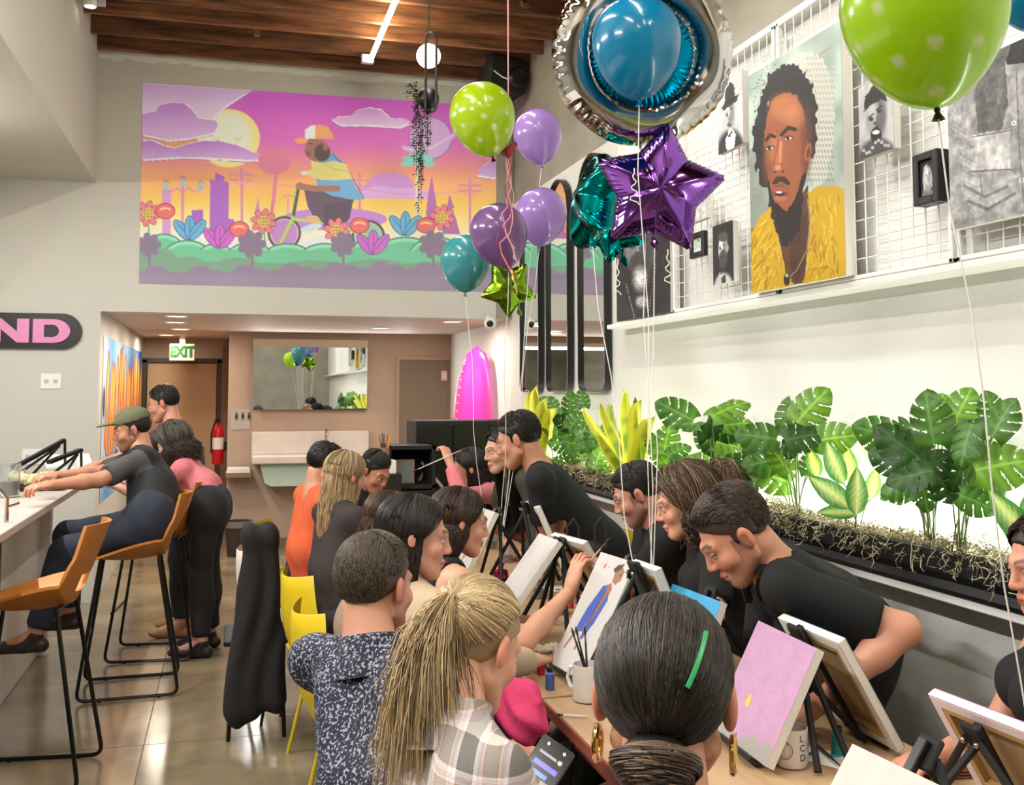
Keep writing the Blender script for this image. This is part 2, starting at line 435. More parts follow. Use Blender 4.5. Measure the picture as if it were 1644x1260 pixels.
def eyes(skin, iris=(.06,.035,.02), openn=.5):
    out = []
    for sx in (-1, 1):
        n, m = 14, 10; r = .0118; vs = []; cs = []
        for i in range(m+1):
            for j in range(n):
                th = pi*i/m; ph = 2*pi*j/n
                d = A((sin(th)*cos(ph), cos(th), sin(th)*sin(ph)))     # pole towards +y
                a = math.acos(max(-1, min(1, d@nrm((0, 1, -.18)))))
                c = (.62,.58,.55)
                if a < .55: c = iris
                if a < .25: c = (.004,.004,.004)
                if d[2] > openn*.55: c = A(skin)*.72; d = d*1.04
                elif d[2] > openn*.55-.12: c = (.01,.006,.005)
                if d[2] < -.45: c = A(skin)*.8
                vs.append(A((sx*.031, .0765, .001))+d*r); cs.append(c)
        q = [(i*n+j, i*n+(j+1) % n, (i+1)*n+(j+1) % n, (i+1)*n+j) for i in range(m) for j in range(n)]
        out.append((A(vs), np.array(q)[:, ::-1], A(cs)))
    return out
def hand_mesh(fem, curl, far, side):
    k = ('hand', fem, round(curl, 1), far, side)
    if k in _hc: return _hc[k]
    S = SDF(.010); s = .92 if fem else 1.
    S.cap((0,-.03,0), (0,.01,0), .026*s, .025*s, k=.02)
    S.ell((-.013,.045,0), (.026*s,.048,.014), k=.02); S.ell((.013,.045,0), (.026*s,.048,.014), k=.02)
    for i, (bx, ln) in enumerate(((.030,.066), (.010,.074), (-.010,.070), (-.029,.055))):
        p = A((bx*side, .085-.004*abs(i-1), 0)); a = .15+curl*.25
        for j, f in enumerate((.45, .32, .25)):
            q = p+A(((.06*(1.2-i))*side*ln*f*.5, cos(a)*ln*f, -sin(a)*ln*f)); S.cap(p, q, .0088*s-j*.0009, .0082*s-j*.0009, k=.004); p = q; a += curl*.85
    p = A((.028*side, .020, -.006)); q = A((.052*side, .052, -.018-.012*curl)); S.cap(p, q, .0125, .0098, k=.010)
    r_ = q+A((-.004*side, .026, -.012*curl-.004)); S.cap(q, r_, .0095, .0075, k=.004)
    V, Q = S.mesh(.0058 if far else .0042); _hc[k] = (smooth_v(V, Q, 1), Q); return _hc[k]
def sd_cap(P, a, b): a = A(a); b = A(b); ab = b-a; t = np.clip(((P-a)@ab)/max(ab@ab, 1e-9), 0, 1); return np.linalg.norm(P-a-t[..., None]*ab, axis=-1)

E_C = A((0,-.016,.034)); E_R = A((.073,.093,.083))
def scalp_dirs(n, style, r_):
    out = []
    while sum(len(o) for o in out) < n:
        d = r_.normal(size=(n*2, 3)); d /= np.linalg.norm(d, axis=1, keepdims=True)
        x, y, z = d.T
        hl = np.where(y > .1, .15+.62*np.clip((y-.1)/.75, 0, 1)**.8, -.62+.75*np.clip((y+.9)/1.0, 0, 1)**2)
        ok = z > hl
        if style in ('short', 'buzz'): ok &= ~((np.abs(x) > .75) & (z < .05) & (y > -.35))
        out.append(d[ok])
    return np.concatenate(out)[:n]
def slerp(a, b, t):
    dt = np.clip((a*b).sum(-1, keepdims=True), -.9999, .9999); om = np.arccos(dt); so = np.sin(om)
    return (np.sin((1-t)*om)*a+np.sin(t*om)*b)/np.maximum(so, 1e-4)
def make_hair(style, cols, M, c, s, n, back, length=.3, seed=1, lift=.10, w=.0011, nape=None):
    """world-space hair arrays. style: short, buzz, bun, pony, long, wavy"""
    r_ = np.random.default_rng(seed); parts = []
    base = lin(cols[0]); W = lambda L: (L*s)@M.T+c
    # under shell
    S = SDF(.02); th = {'buzz': .003, 'short': .005}.get(style, .004)
    S.ell(E_C, E_R+th)
    slope = .77
    def cutf(P):
        x, y, z = P[..., 0], P[..., 1], P[..., 2]
        a = (.010+slope*y-z)*.79
        if style not in ('short', 'buzz', 'bun', 'pony'): a = np.minimum(a, np.maximum(y-.005-np.maximum(0, -z)*.15, -.13-z))
        elif style in ('bun', 'pony'): a = np.minimum(a, np.maximum(y+.01, -.075-z))
        else: a = np.minimum(a, np.maximum(np.maximum(np.abs(y-.006)-.013, -.02-z), .06-np.abs(x)))   # sideburn
        return a
    S.cut(cutf)
    V, Q = S.mesh(.006, disp=lambda P: .0012*np.sin(P[..., 0]*260+3*np.sin(P[..., 1]*60)))
    parts.append((W(V), Q, A(base)*.9))
    d0 = scalp_dirs(n, style, r_); N = len(d0)
    def EL(d, l): return E_C+E_R*d*(1+l)
    colv = A([lin(c_) for c_ in cols])[r_.integers(0, len(cols), N)]*(.5+1.1*r_.random((N, 1)))
    wid = np.full(N, w*s)*(.7+.6*r_.random(N))
    if style in ('short', 'buzz'):
        T = np.linspace(0, 1, 5)
        tgt = nrm((.25, 1.0, .35)) if style == 'short' else nrm((0, .6, -.5))
        L_ = (.30 if style == 'short' else .10)*length/.3
        top = np.clip(d0[:, 2]*1.3, .25, 1)
        dd = np.where((d0[:, 1:2] > -.1) & (d0[:, 2:3] > .3), tgt, A((0,-.35,-1.)))+r_.normal(size=(N, 3))*.22
        dd -= d0*(dd*d0).sum(1, keepdims=True); dd /= np.linalg.norm(dd, axis=1, keepdims=True)
        P = []
        for t in T:
            q = d0+dd*(L_*t*top)[:, None]; q /= np.linalg.norm(q, axis=1, keepdims=True)
            P.append(EL(q, (.10 if style == 'short' else .05)+lift*np.sin(t*2.6)[None]*(top[:, None]**2)*(1 if style == 'short' else .1)))
        P = W(np.stack(P, 1))
    elif style in ('bun', 'pony'):
        tie = nrm((0,-.66,-.80)) if style == 'bun' else nrm((0,-.97,.12))
        if nape is not None: tie = nrm(nape)
        T = np.linspace(0, 1, 12); P = []
        jit = r_.normal(size=(N, 3))*.05; tj = nrm_rows(tie+jit*1.2)
        lf = .08+.05*r_.random((N, 1))
        for t in T: P.append(EL(slerp(d0, tj, t), lf+.04*np.sin(t*pi)))
        if style == 'pony':
            P = W(np.stack(P, 1)); e = P[:, -1]; k = np.linspace(0, 1, 9)[1:]
            bk = A(back)
            sp = r_.normal(size=(N, 3))*A((.016,.016,.012)); tiep = W(EL(tie, .20)[None])[0]
            ex = [tiep*np.ones((N, 1))+sp*.25]
            for q in k:
                out_ = bk*(.045*np.sin(min(q*2.2, 1.57)))
                ex.append(tiep+out_+A((0,0,-1))*(length*(.75+.25*r_.random((N, 1)))*q)+A((0,0,.03))*np.sin(min(q*4, pi))+sp*(.3+1.9*q)+r_.normal(size=(N, 3))*.0015)
            P = np.concatenate([P, np.stack(ex, 1)], 1)
        else:
            P = W(np.stack(P, 1))
            # coiled bun
            m = n//3; cen = EL(tie, .42); ax = tie; u = nrm(np.cross(ax, (0,0,1.))); v = np.cross(ax, u)
            a0 = r_.random((m, 1))*2*pi; rr = .018+.017*r_.random((m, 1)); k = np.linspace(0, 1, 14)[None]
            ang = a0+k*2.6; rad = rr*(1+.25*k); hh = (r_.random((m, 1))-.5)*.040*np.cos((rr-.018)/.017*1.3)+.012*(1-(rr-.018)/.017)
            B_ = cen+u*(rad*np.cos(ang))[..., None]*1.25+v*(rad*np.sin(ang))[..., None]*.95+ax*(hh+.004*np.sin(k*6+a0))[..., None]
            cb = A([lin(c_) for c_ in ('5a4634','7a6048','2a211c','40322a')])[r_.integers(0, 4, m)]*(.5+.9*r_.random((m, 1)))
            parts.append(strands_mesh(W(B_), np.full(m, w*1.5*s), cb))
            S2 = SDF(.01); S2.ell(cen, (.044,.030,.034)); V2, Q2 = S2.mesh(.006); parts.append((W(V2), Q2, A(base)*.6))
    else:
        amp = .024 if style == 'wavy' else .003
        az = np.arctan2(d0[:, 0], d0[:, 1])
        # strands part at the crown and leave the head at ear level
        side = np.sign(d0[:, 0]+1e-6)
        az2 = np.where(np.abs(az) < 1.25, side*(1.25+.5*r_.random(N)), az)
        ex = np.stack([np.sin(az2)*.95, np.cos(az2)*.95, np.full(N, -.35)], 1); ex /= np.linalg.norm(ex, axis=1, keepdims=True)
        lf = (.12+.42*r_.random((N, 1))) if style == 'wavy' else .08+.10*r_.random((N, 1)); T = np.linspace(0, 1, 8); P = [EL(slerp(d0, ex, t), lf+.08*np.sin(t*pi*.8)) for t in T]
        P = W(np.stack(P, 1)); e = P[:, -1]; o = e-c; o[:, 2] = 0; o /= np.maximum(np.linalg.norm(o, axis=1, keepdims=True), 1e-6)
        k = np.linspace(0, 1, 13)[1:]; ph = r_.random((N, 1))*6.28; ph2 = r_.random((N, 1))*6.28; LL = length*(.7+.3*r_.random((N, 1)))
        E = []
        for q in k:
            wv = amp*np.sin(q*14+ph)*min(1, q*3); wv2 = amp*np.cos(q*13+ph2)*min(1, q*3)
            E.append(e+A((0,0,-1))*LL*q+A(back)*(.03*q+.02*q*q)+o*(.012*np.sin(q*3)+wv)+A((1,.3,0))*wv2-o*(.02*q))
        P = np.concatenate([P, np.stack(E, 1)], 1)
    parts.append(strands_mesh(P, wid, colv))
    return cat(parts)
def nrm_rows(a): return a/np.linalg.norm(a, axis=1, keepdims=True)

def person(label, head, hd, pelvis, hands, bh=None, fem=False, skin=(205,150,122), hair=None, top=None, sleeve=.5, pants=None, shoes=None,
           far=False, s=1., beard=0, jaw=1., curl=1., handn=None, standing=False, tnoise=.0025, extras=None, poles=None, name='person',
           tank=False, openn=.3, feet=None, lean_back=0., forearm_pole=None, fh=None):
    hh = A(head); Mh = hframe(*hd); pel = A(pelvis); bh = hd[0] if bh is None else bh
    if fh: hh = hh
    root = thing(name, label, 'person', (pel[0], pel[1], 0))
    bx = A((cos(R(bh)), -sin(R(bh)), 0)); bf = A((sin(R(bh)), cos(R(bh)), 0)); up = A((0,0,1))
    hs = s*(.95 if fem else 1.)
    W = lambda L: hh+(A(L)*hs)@Mh.T
    jawb = W((0,-.035,-.075)); nb = jawb+nrm(nrm(pel-jawb)*.75+A((0,0,-1))*.25)*.075*s
    ax = nrm(pel-nb)
    shw = (.155 if fem else .185)*s
    sh = [nb+ax*.045*s+bx*sx*shw+bf*.005 for sx in (-1, 1)]
    mid = nb+(pel-nb)*.55-bf*(.035+lean_back); upc = nb+ax*.10*s
    tw = .9 if fem else 1.
    def torso(S, off, k=.05):
        for sx in (-1, 1):
            S.cap(pel+bx*sx*.07*s, mid+bx*sx*.050*s, .108*s*(1.0 if fem else .98)+off, .095*s*tw+off, k=k)
            S.cap(mid+bx*sx*.055*s, upc+bx*sx*.075*s, .098*s*tw+off, .082*s*tw+off, k=k)
            S.cap(nb+ax*.01*s, sh[(sx+1)//2], .043*s+off, .047*s*tw+off, k=.045)
        if fem:
            for sx in (-1, 1): S.ell(upc+ax*.06+bf*.085*s+bx*sx*.065*s, A((.062,.062,.062))*s+off, k=.04)
        return S
    arms = []
    for i, sx in enumerate((-1, 1)):
        hd_ = hands[i] if hands else None
        if hd_ is None: hd_ = sh[i]+bf*.25+A((0,0,-.42))
        pl = (poles[i] if poles and poles[i] is not None else (-A((0,0,1))*1.+bx*sx*.8-bf*.2))
        el, wr = ik(sh[i], A(hd_), .29*s, .255*s, pl)
        arms.append((sh[i], el, wr))
    ar = .9 if fem else 1.
    S = SDF(.03); torso(S, 0)
    S.cap(W((0,-.03,-.05)), nb+ax*.03, (.047 if fem else .056)*s, (.052 if fem else .062)*s, k=.03)
    hips = [pel+bx*sx*.09*s+A((0,0,-.02)) for sx in (-1, 1)]
    legs = []
    for i, sx in enumerate((-1, 1)):
        hp = hips[i]
        if standing:
            an = A((hp[0], hp[1], .09))+bx*sx*.04; kn = (hp+an)/2+bf*.02
        else:
            ft = feet[i] if feet else None
            an = A(ft) if ft is not None else A((*(hp+bf*.36+bx*sx*.03)[:2], .09))
            kn, an = ik(hp, an, .43*s, .43*s, bf*1.+up*.9)
        legs.append((hp, kn, an))
        S.cap(hp, kn, .082*s, .056*s, k=.03); S.cap(kn, an, .054*s, .036*s, k=.02)
        S.ell(kn+(an-kn)*.3-bf*.015, (.052*s,.052*s,.09*s), k=.02)
        S.cap(an, an+bf*.13-up*.045, .036*s, .028*s, k=.02)
    for i, (a, b, c) in enumerate(arms):
        S.cap(a, b, .049*s*ar, .039*s*ar, k=.03); S.cap(b, b+(c-b)*.35, .040*s*ar, .040*s*ar, k=.02); S.cap(b+(c-b)*.35, c, .040*s*ar, .025*s*ar, k=.02)
    hres = .0145 if far else .0105
    V, Q = S.mesh(hres); sk = A(lin(skin)); parts = [(V, Q, sk)]
    HV, HQ = head_mesh(fem, far, jaw)
    hc = lin(hair[1][0]) if hair else (.03,.02,.015)
    lip = sk*A((.95,.48,.46)) if not fem else sk*A((.95,.38,.40))
    col = head_colors(HV, sk, A(hc)*.8, lip, beard, A(hc)*.9)
    parts.append((W(HV), HQ, col))
    for (ev, eq, ec) in eyes(sk, openn=openn): parts.append((W(ev), eq, ec))
    for i, (a, b, c) in enumerate(arms):
        side = -1 if i == 1 else 1     # thumb towards the body's middle line
        hv, hq = hand_mesh(fem, curl, far, side)
        y = nrm(c-b) if handn is None or handn[i] is None else nrm(A(handn[i])[:3])
        zz = nrm(up*.9-bf*.2); zz = nrm(zz-y*(zz@y)); x = np.cross(y, zz)
        if handn is not None and handn[i] is not None and len(handn[i]) > 3: zz = nrm(A(handn[i])[3:]); zz = nrm(zz-y*(zz@y)); x = np.cross(y, zz)
        Mh2 = np.stack([x, y, zz], 1)
        hcol = mixc(np.broadcast_to(sk, (len(hv), 3)), sk*A((1.02,.75,.70)), np.clip((hv[:, 1]-.07)/.08, 0, .6))
        parts.append(((hv*s)@Mh2.T+c+y*.012, hq, hcol))
    Vb, Qb, Cb = cat(parts)
    fast_mesh('body', Vb, Qb, SKIN, Cb, parent=root)
    # ---- clothing
    def wr_(amp):
        f1, f2, f3 = rng.random(3)*6
        return lambda P: amp*(np.sin(P[..., 0]*41+P[..., 2]*23+f1+2*np.sin(P[..., 1]*17))+np.sin(P[..., 1]*37-P[..., 2]*31+f2+2*np.sin(P[..., 0]*19+f3)))*.7
    nax = (W((0,-.03,-.04)), nb+ax*.0)
    def garment(nm, m, off, slv, neck=.0, k=.05, amp=tnoise, hem=None, deep=None):
        G = SDF(.03); torso(G, off, k)
        for i, (a, b, c) in enumerate(arms):
            if slv <= 0: continue
            if slv <= 1:
                e = a+(b-a)*slv; G.cap(a, e, .051*s*ar+off, (.044*s+off*1.5)*ar, k=.03)
                dr = nrm(b-a); e2 = e-dr*.005
                G.cut(lambda P, e2=e2, dr=dr: np.minimum((P-e2)@dr, .105-np.linalg.norm(P-e2, axis=-1)))
            else:
                e = b+(c-b)*(slv-1); G.cap(a, b, .050*s*ar+off, .043*s*ar+off, k=.03); G.cap(b, e, .043*s*ar+off, .033*s*ar+off*1.0, k=.02)
                dr = nrm(c-b); e2 = e-dr*.005
                G.cut(lambda P, e2=e2, dr=dr: np.minimum((P-e2)@dr, .07-np.linalg.norm(P-e2, axis=-1)))
        nr = (.052 if fem else .062)*s+neck
        G.cut(lambda P: nr-sd_cap(P, nax[0], nax[1]))
        if slv <= 0:      # tank: open shoulders
            for i in (0, 1): G.cut(lambda P, q=sh[i]+bx*(i*2-1)*.03: .098-np.linalg.norm(P-q, axis=-1))
        V, Q = G.mesh(hres*.95, disp=wr_(amp)); return fast_mesh(nm, smooth_v(V, Q, 1), Q, m, parent=root)
    if top is not None: garment('shirt', top, .012, sleeve, neck=.004 if sleeve > 0 else .02)
    if extras:
        for e in extras: e(dict(root=root, nax=nax, garment=garment, W=W, nb=nb, ax=ax, sh=sh, pel=pel, bf=bf, bx=bx, up=up, mid=mid, upc=upc, arms=arms, s=s, Mh=Mh, hh=hh, hs=hs))
    pm = pants or mat('dark_trousers', (28,28,32), .8, bump=.3, bscale=300)
    G = SDF(.03); G.cap(pel+bx*.07+up*.04, pel-bx*.07+up*.04, .132*s, k=.04); G.cap(pel+bx*.075-up*.02, pel-bx*.075-up*.02, .133*s, k=.04)
    for (hp, kn, an) in legs:
        G.cap(hp, kn, .094*s, .068*s, k=.04); e = kn+(an-kn)*.93; G.cap(kn, e, .074*s, .060*s, k=.03); G.ell(kn+(an-kn)*.3-bf*.02, (.070*s,.070*s,.12*s), k=.03)
        dr = nrm(an-kn); e2 = e-dr*.01
        G.cut(lambda P, e2=e2, dr=dr: np.minimum((P-e2)@dr, .08-np.linalg.norm(P-e2, axis=-1)))
    V, Q = G.mesh(hres*1.15, disp=wr_(.003)); fast_mesh('trousers', smooth_v(V, Q, 1), Q, pm, parent=root)
    shm = shoes or mat('dark_shoe', (35,30,28), .5)
    for (hp, kn, an) in legs:
        G = SDF(.02); a0 = A((an[0], an[1], an[2])); g0 = a0-up*.055
        G.cap(g0-bf*.035, g0+bf*.14, .036*s, .034*s); G.cap(a0, g0+bf*.05, .042*s, .038*s); G.ell(g0+bf*.17, (.040*s,.040*s,.026*s))
        zf = a0[2]-.088
        G.cut(lambda P: zf-P[..., 2]); V, Q = G.mesh(.009); sm_o = fast_mesh('shoe', V, Q, shm, parent=root)
    if hair:
        st, cols = hair[0], hair[1]; kw = hair[2] if len(hair) > 2 else {}
        n = kw.pop('n', 700 if far else 2600)
        HV_, HQ_, HC_ = make_hair(st, cols, Mh, hh, hs, n, -bf, **kw)
        fast_mesh('hair', HV_, HQ_, HAIRM, HC_, parent=root, smooth=True)
    root['_i'] = 1
    del root['_i']
    return root, dict(arms=arms, W=W, sh=sh, Mh=Mh)
# ------------------------------------------------------------------ room shell
XR, XL, YB, YK, YD, ZC = 2.40, -1.08, 8.80, 11.40, 12.95, 4.40
white = mat('white_wall', (222,222,216), .75, noise=.05, nscale=1.3, bump=.25, bscale=45)
backw = mat('back_wall_paint', (205,203,194), .8, noise=.04, nscale=1.1, bump=.15, bscale=50)
conc = mat('concrete', (158,154,140), .85, noise=.20, nscale=2.6, bump=.5, bscale=22)
plas = mat('worn_plaster', (182,160,142), .8, noise=.2, nscale=1.6, col2=(166,146,130), bump=.4, bscale=25)
gloss_w = mat('white_trim_paint', (235,235,232), .35)
black = mat('black_metal', (14,14,15), .35)
blackm = mat('matte_black', (16,16,18), .7)
soff = mat('soffit_paint', (196,192,182), .8, noise=.04, nscale=1)
tan = mat('tan_door', (176,146,112), .55, noise=.06, nscale=2)
fl_m = mat('polished_concrete_floor', (150,134,106), .16, noise=.3, nscale=2.4, col2=(108,100,80), bump=.03, bscale=30, spec=.6)
fl_m2 = mat('polished_concrete_floor_warm', (158,140,112), .18, noise=.3, nscale=2.0, col2=(118,106,86), bump=.03, bscale=30, spec=.6)
joint = mat('floor_joint', (150,144,130), .7)
def boxo(name, lo, hi, m, parent=None, b=0):
    q = MB(); (q.bbox(lo, hi, b) if b else q.box(lo, hi)); return q.build(name, m, parent)
fl = struct(boxo('floor', (-4.0, -3.5, -.12), (2.42, 13.0, -.008), joint))
tx, ty = 1.22, 1.22
for i in range(-3, 3):
    for j in range(-3, 11):
        x0 = max(-4.0, -.36+i*tx); x1 = min(2.42, -.36+(i+1)*tx); y0 = max(-3.5, .35+j*ty); y1 = min(13.0, .35+(j+1)*ty)
        if x1-x0 < .02 or y1-y0 < .02: continue
        boxo('slab', (x0+.0025, y0+.0025, -.05), (x1-.0025, y1-.0025, 0), fl_m if (i+j) % 2 else fl_m2, fl)
# right wall: white lower part and bare concrete above
wr = struct(boxo('wall_right', (XR, -3.5, 0), (XR+.15, YK+.1, 3.32), white))
boxo('concrete_band', (XR+.02, -3.5, 3.32), (XR+.15, YB+.2, 4.75), conc, wr)
struct(boxo('wall_front', (-4.0, -3.65, 0), (XR+.15, -3.5, 4.75), conc))
struct(boxo('wall_left', (-4.15, -3.65, 0), (-4.0, YB, 3.34), backw))
# white upper volume on the left, with its flat underside
struct(boxo('trim_1', (-4.15, -3.5, 3.34), (XL, YB, 4.75), soff))
# back wall: projection wall above the kitchen opening, lower wall left of it
xj = onY(160, 560, YB).x
wb = struct(boxo('wall_back', (XL-3.0, YB, 2.30), (XR+.02, YB+.22, 4.75), backw))
boxo('lower_wall', (-4.0, YB, 0), (xj, YB+.22, 2.30), backw, wb)
boxo('pier', (2.26, YB-.03, 2.30), (XR, YB, 4.4), conc, wb)
# kitchen zone
struct(boxo('wall_kitchen', (-.02, YK, 0), (XR+.15, YK+.15, 2.35), plas))
struct(boxo('wall_corridor_right', (-.02, YK+.15, 0), (.12, YD+.1, 2.35), plas))
struct(boxo('wall_corridor_left', (xj-.15, YB+.22, 0), (xj, YD+.1, 2.35), backw))
struct(boxo('wall_corridor_end', (xj, YD+.06, 0), (.12, YD+.2, 2.35), plas))
struct(boxo('ceiling_kitchen', (xj-.15, YB+.22, 2.30), (XR+.15, YD+.2, 2.40), mat('kitchen_ceiling', (196,178,160), .7)))
struct(boxo('baseboard_kitchen', (-.02, YK-.012, 0), (XR, YK, .10), mat('baseboard_paint', (120,108,96), .5)))
# ceiling: deck boards and joists
deck = mat('roof_board', (92,62,42), .85, noise=.5, nscale=3, col2=(30,20,15), stretch=(3, .4, 1), bump=.4, bscale=20)
jm = [mat('joist_wood_%d' % i, c, .75, noise=.45, nscale=5, col2=c2, stretch=(.5, 4, 4), bump=.5, bscale=30) for i, (c, c2) in enumerate((((150,98,60),(84,50,30)), ((128,80,48),(70,42,26)), ((168,112,72),(96,58,36)))) ]
ce = struct(boxo('ceiling', (XL-.1, -3.5, 4.72), (XR+.15, YB+.2, 4.80), mat('dark_roof', (30,22,17), .9)))
for i in range(18):
    boxo('board', (XL+.2*i, -3.5, 4.665+random.uniform(0, .012)), (XL+.2*i+.19, YB, 4.69), deck, ce)
y = YB-.10; i = 0
while y > -3.4:
    o = boxo('joist', (XL-.05, y-.045, ZC+random.uniform(-.012, .012)), (XR+.06, y, 4.66), jm[i % 3], ce, .004); y -= .40; i += 1
for k, (x, yy) in enumerate(((2.0, 6.3), (2.0, 7.1), (.15, 7.9), (.15, 7.1), (2.0, 5.5))):
    q = MB(); M = Matrix.Translation((x, yy, ZC+.13)) @ Matrix.Rotation(R(32 if k % 2 else -32), 4, 'X'); q.box((-.02,-.20,-.02), (.02,.20,.02), M); q.build('brace', jm[k % 3], ce)
# ragged sealant line under the last joist
q = MB(); xs = np.linspace(XL, XR, 40)
for a, b in zip(xs[:-1], xs[1:]): q.box((a, YB-.012, ZC-.02-random.random()*.03), (b, YB, ZC+.05))
q.build('caulk_line', mat('caulk', (225,225,220), .6), wb)['kind'] = 'stuff'
# LED tubes
tube_labels = ['', '', 'LED tube light above the near end of the long table', 'LED tube light behind the camera on the table side', 'LED tube light over the aisle beside the camera', 'LED tube light far behind the camera over the aisle', 'LED tube light behind the camera, closest to the art board wall', 'LED tube light over the aisle between the bar and the table']
led = mat('led_tube', (255,240,200), .3, emit=22, ecol=(255,244,214)); ledm = mat('led_fitting', (210,210,215), .4)
for k, (tx_, ty_) in enumerate(TUBES):
    lb = tube_labels[k] if k > 1 else ['LED tube light nearest the projection wall, hung under the wooden joists', 'LED tube light over the middle of the long table'][k] if k < 2 else 'LED tube light on the joists above and behind the camera'
    t = thing('led_tube_light', lb, 'light', (tx_, ty_, 4.39), group='LED tube lights under the joists')
    MB().tube([(tx_, ty_-1.0, 4.345), (tx_, ty_+1.0, 4.345)], .019, 10).build('tube', led, t, True)
    for s_ in (-1, 1): boxo('end_socket', (tx_-.07 if s_ > 0 else tx_-.03, ty_+s_*1.03-.03, 4.325), (tx_+.03, ty_+s_*1.03+.03, 4.395), ledm, t, .006)
for k, (x, yy) in enumerate(TRACK):
    t = thing('track_light', ['white track spot behind the camera', 'white track spot right above the camera', 'white track spot aimed at the right edge of the art board', 'white track spot aimed at the yellow-shirt portrait', 'white track spot aimed at the dark far portrait'][k], 'light', (x, yy, 4.3), 'track spots on the joists')
    d = (Vector((2.35, yy-.1, 2.55))-Vector((x, yy, 4.22))).normalized(); M = rotM(Vector((x, yy, 4.22))-d*.12, Vector((x, yy, 4.22)))
    q = MB(); q.lathe([(0,0),(.04,0),(.045,.10),(.042,.10),(.036,.02),(0,.02)], 16, M); q.build('housing', gloss_w, t, True); boxo('bracket', (x-.012, yy-.012, 4.22), (x+.012, yy+.012, 4.39), gloss_w, t)
for k, ty in enumerate(BAR_FILL):
    t = thing('linear_ceiling_light', ['linear light under the low ceiling over the near end of the bar', 'linear light under the low ceiling over the middle of the bar', 'linear light under the low ceiling over the far end of the bar'][k], 'light', (-1.9, ty, 3.34), 'linear lights over the bar')
    boxo('housing', (-1.94, ty-.65, 3.30), (-1.86, ty+.65, 3.34), ledm, t, .004); boxo('diffuser', (-1.935, ty-.64, 3.294), (-1.865, ty+.64, 3.30), mat('bar_diffuser', (255,250,235), .4, emit=2.5), t)
# small spot light at the upper left edge
p = onZ(145, 4, ZC-.03); t = thing('spot_light', 'small round spot light on the joists beside the left white wall', 'light', p)
q = MB(); q.lathe([(.0, -.0), (.045, 0), (.05, .02), (.045, .05), (0, .05)], 20, Matrix.Translation(p-Vector((0,0,.03)))); q.build('housing', gloss_w, t, True)
q = MB(); q.lathe([(0, -.031), (.036, -.031)], 20, Matrix.Translation(p)); q.build('lens', mat('spot_lens', (255,250,230), .3, emit=5), t)
boxo('bracket', p+Vector((.05,-.01,-.02)), p+Vector((.10,.01,.03)), ledm, t)
# downlights
for k, (dx, dy) in enumerate(DOWN):
    t = thing('recessed_downlight', ['round recessed downlight on the kitchen ceiling, first of the three on the corridor side', 'round recessed downlight on the corridor side, second from the opening', 'round recessed downlight nearest the exit sign', 'round recessed downlight just inside the opening on the right', 'round recessed downlight in front of the big mirror', 'round recessed downlight deep in the corridor'][k], 'light', (dx, dy, 2.3), 'downlights in the kitchen ceiling')
    MB().lathe([(.075, -.004), (.095, -.010), (.10, 0), (.075, 0)], 24, Matrix.Translation((dx, dy, 2.3))).build('ring', gloss_w, t, True)
    MB().lathe([(0, -.005), (.076, -.005)], 24, Matrix.Translation((dx, dy, 2.3))).build('lens', mat('downlight_lens', (255,235,205), .3, emit=5), t)
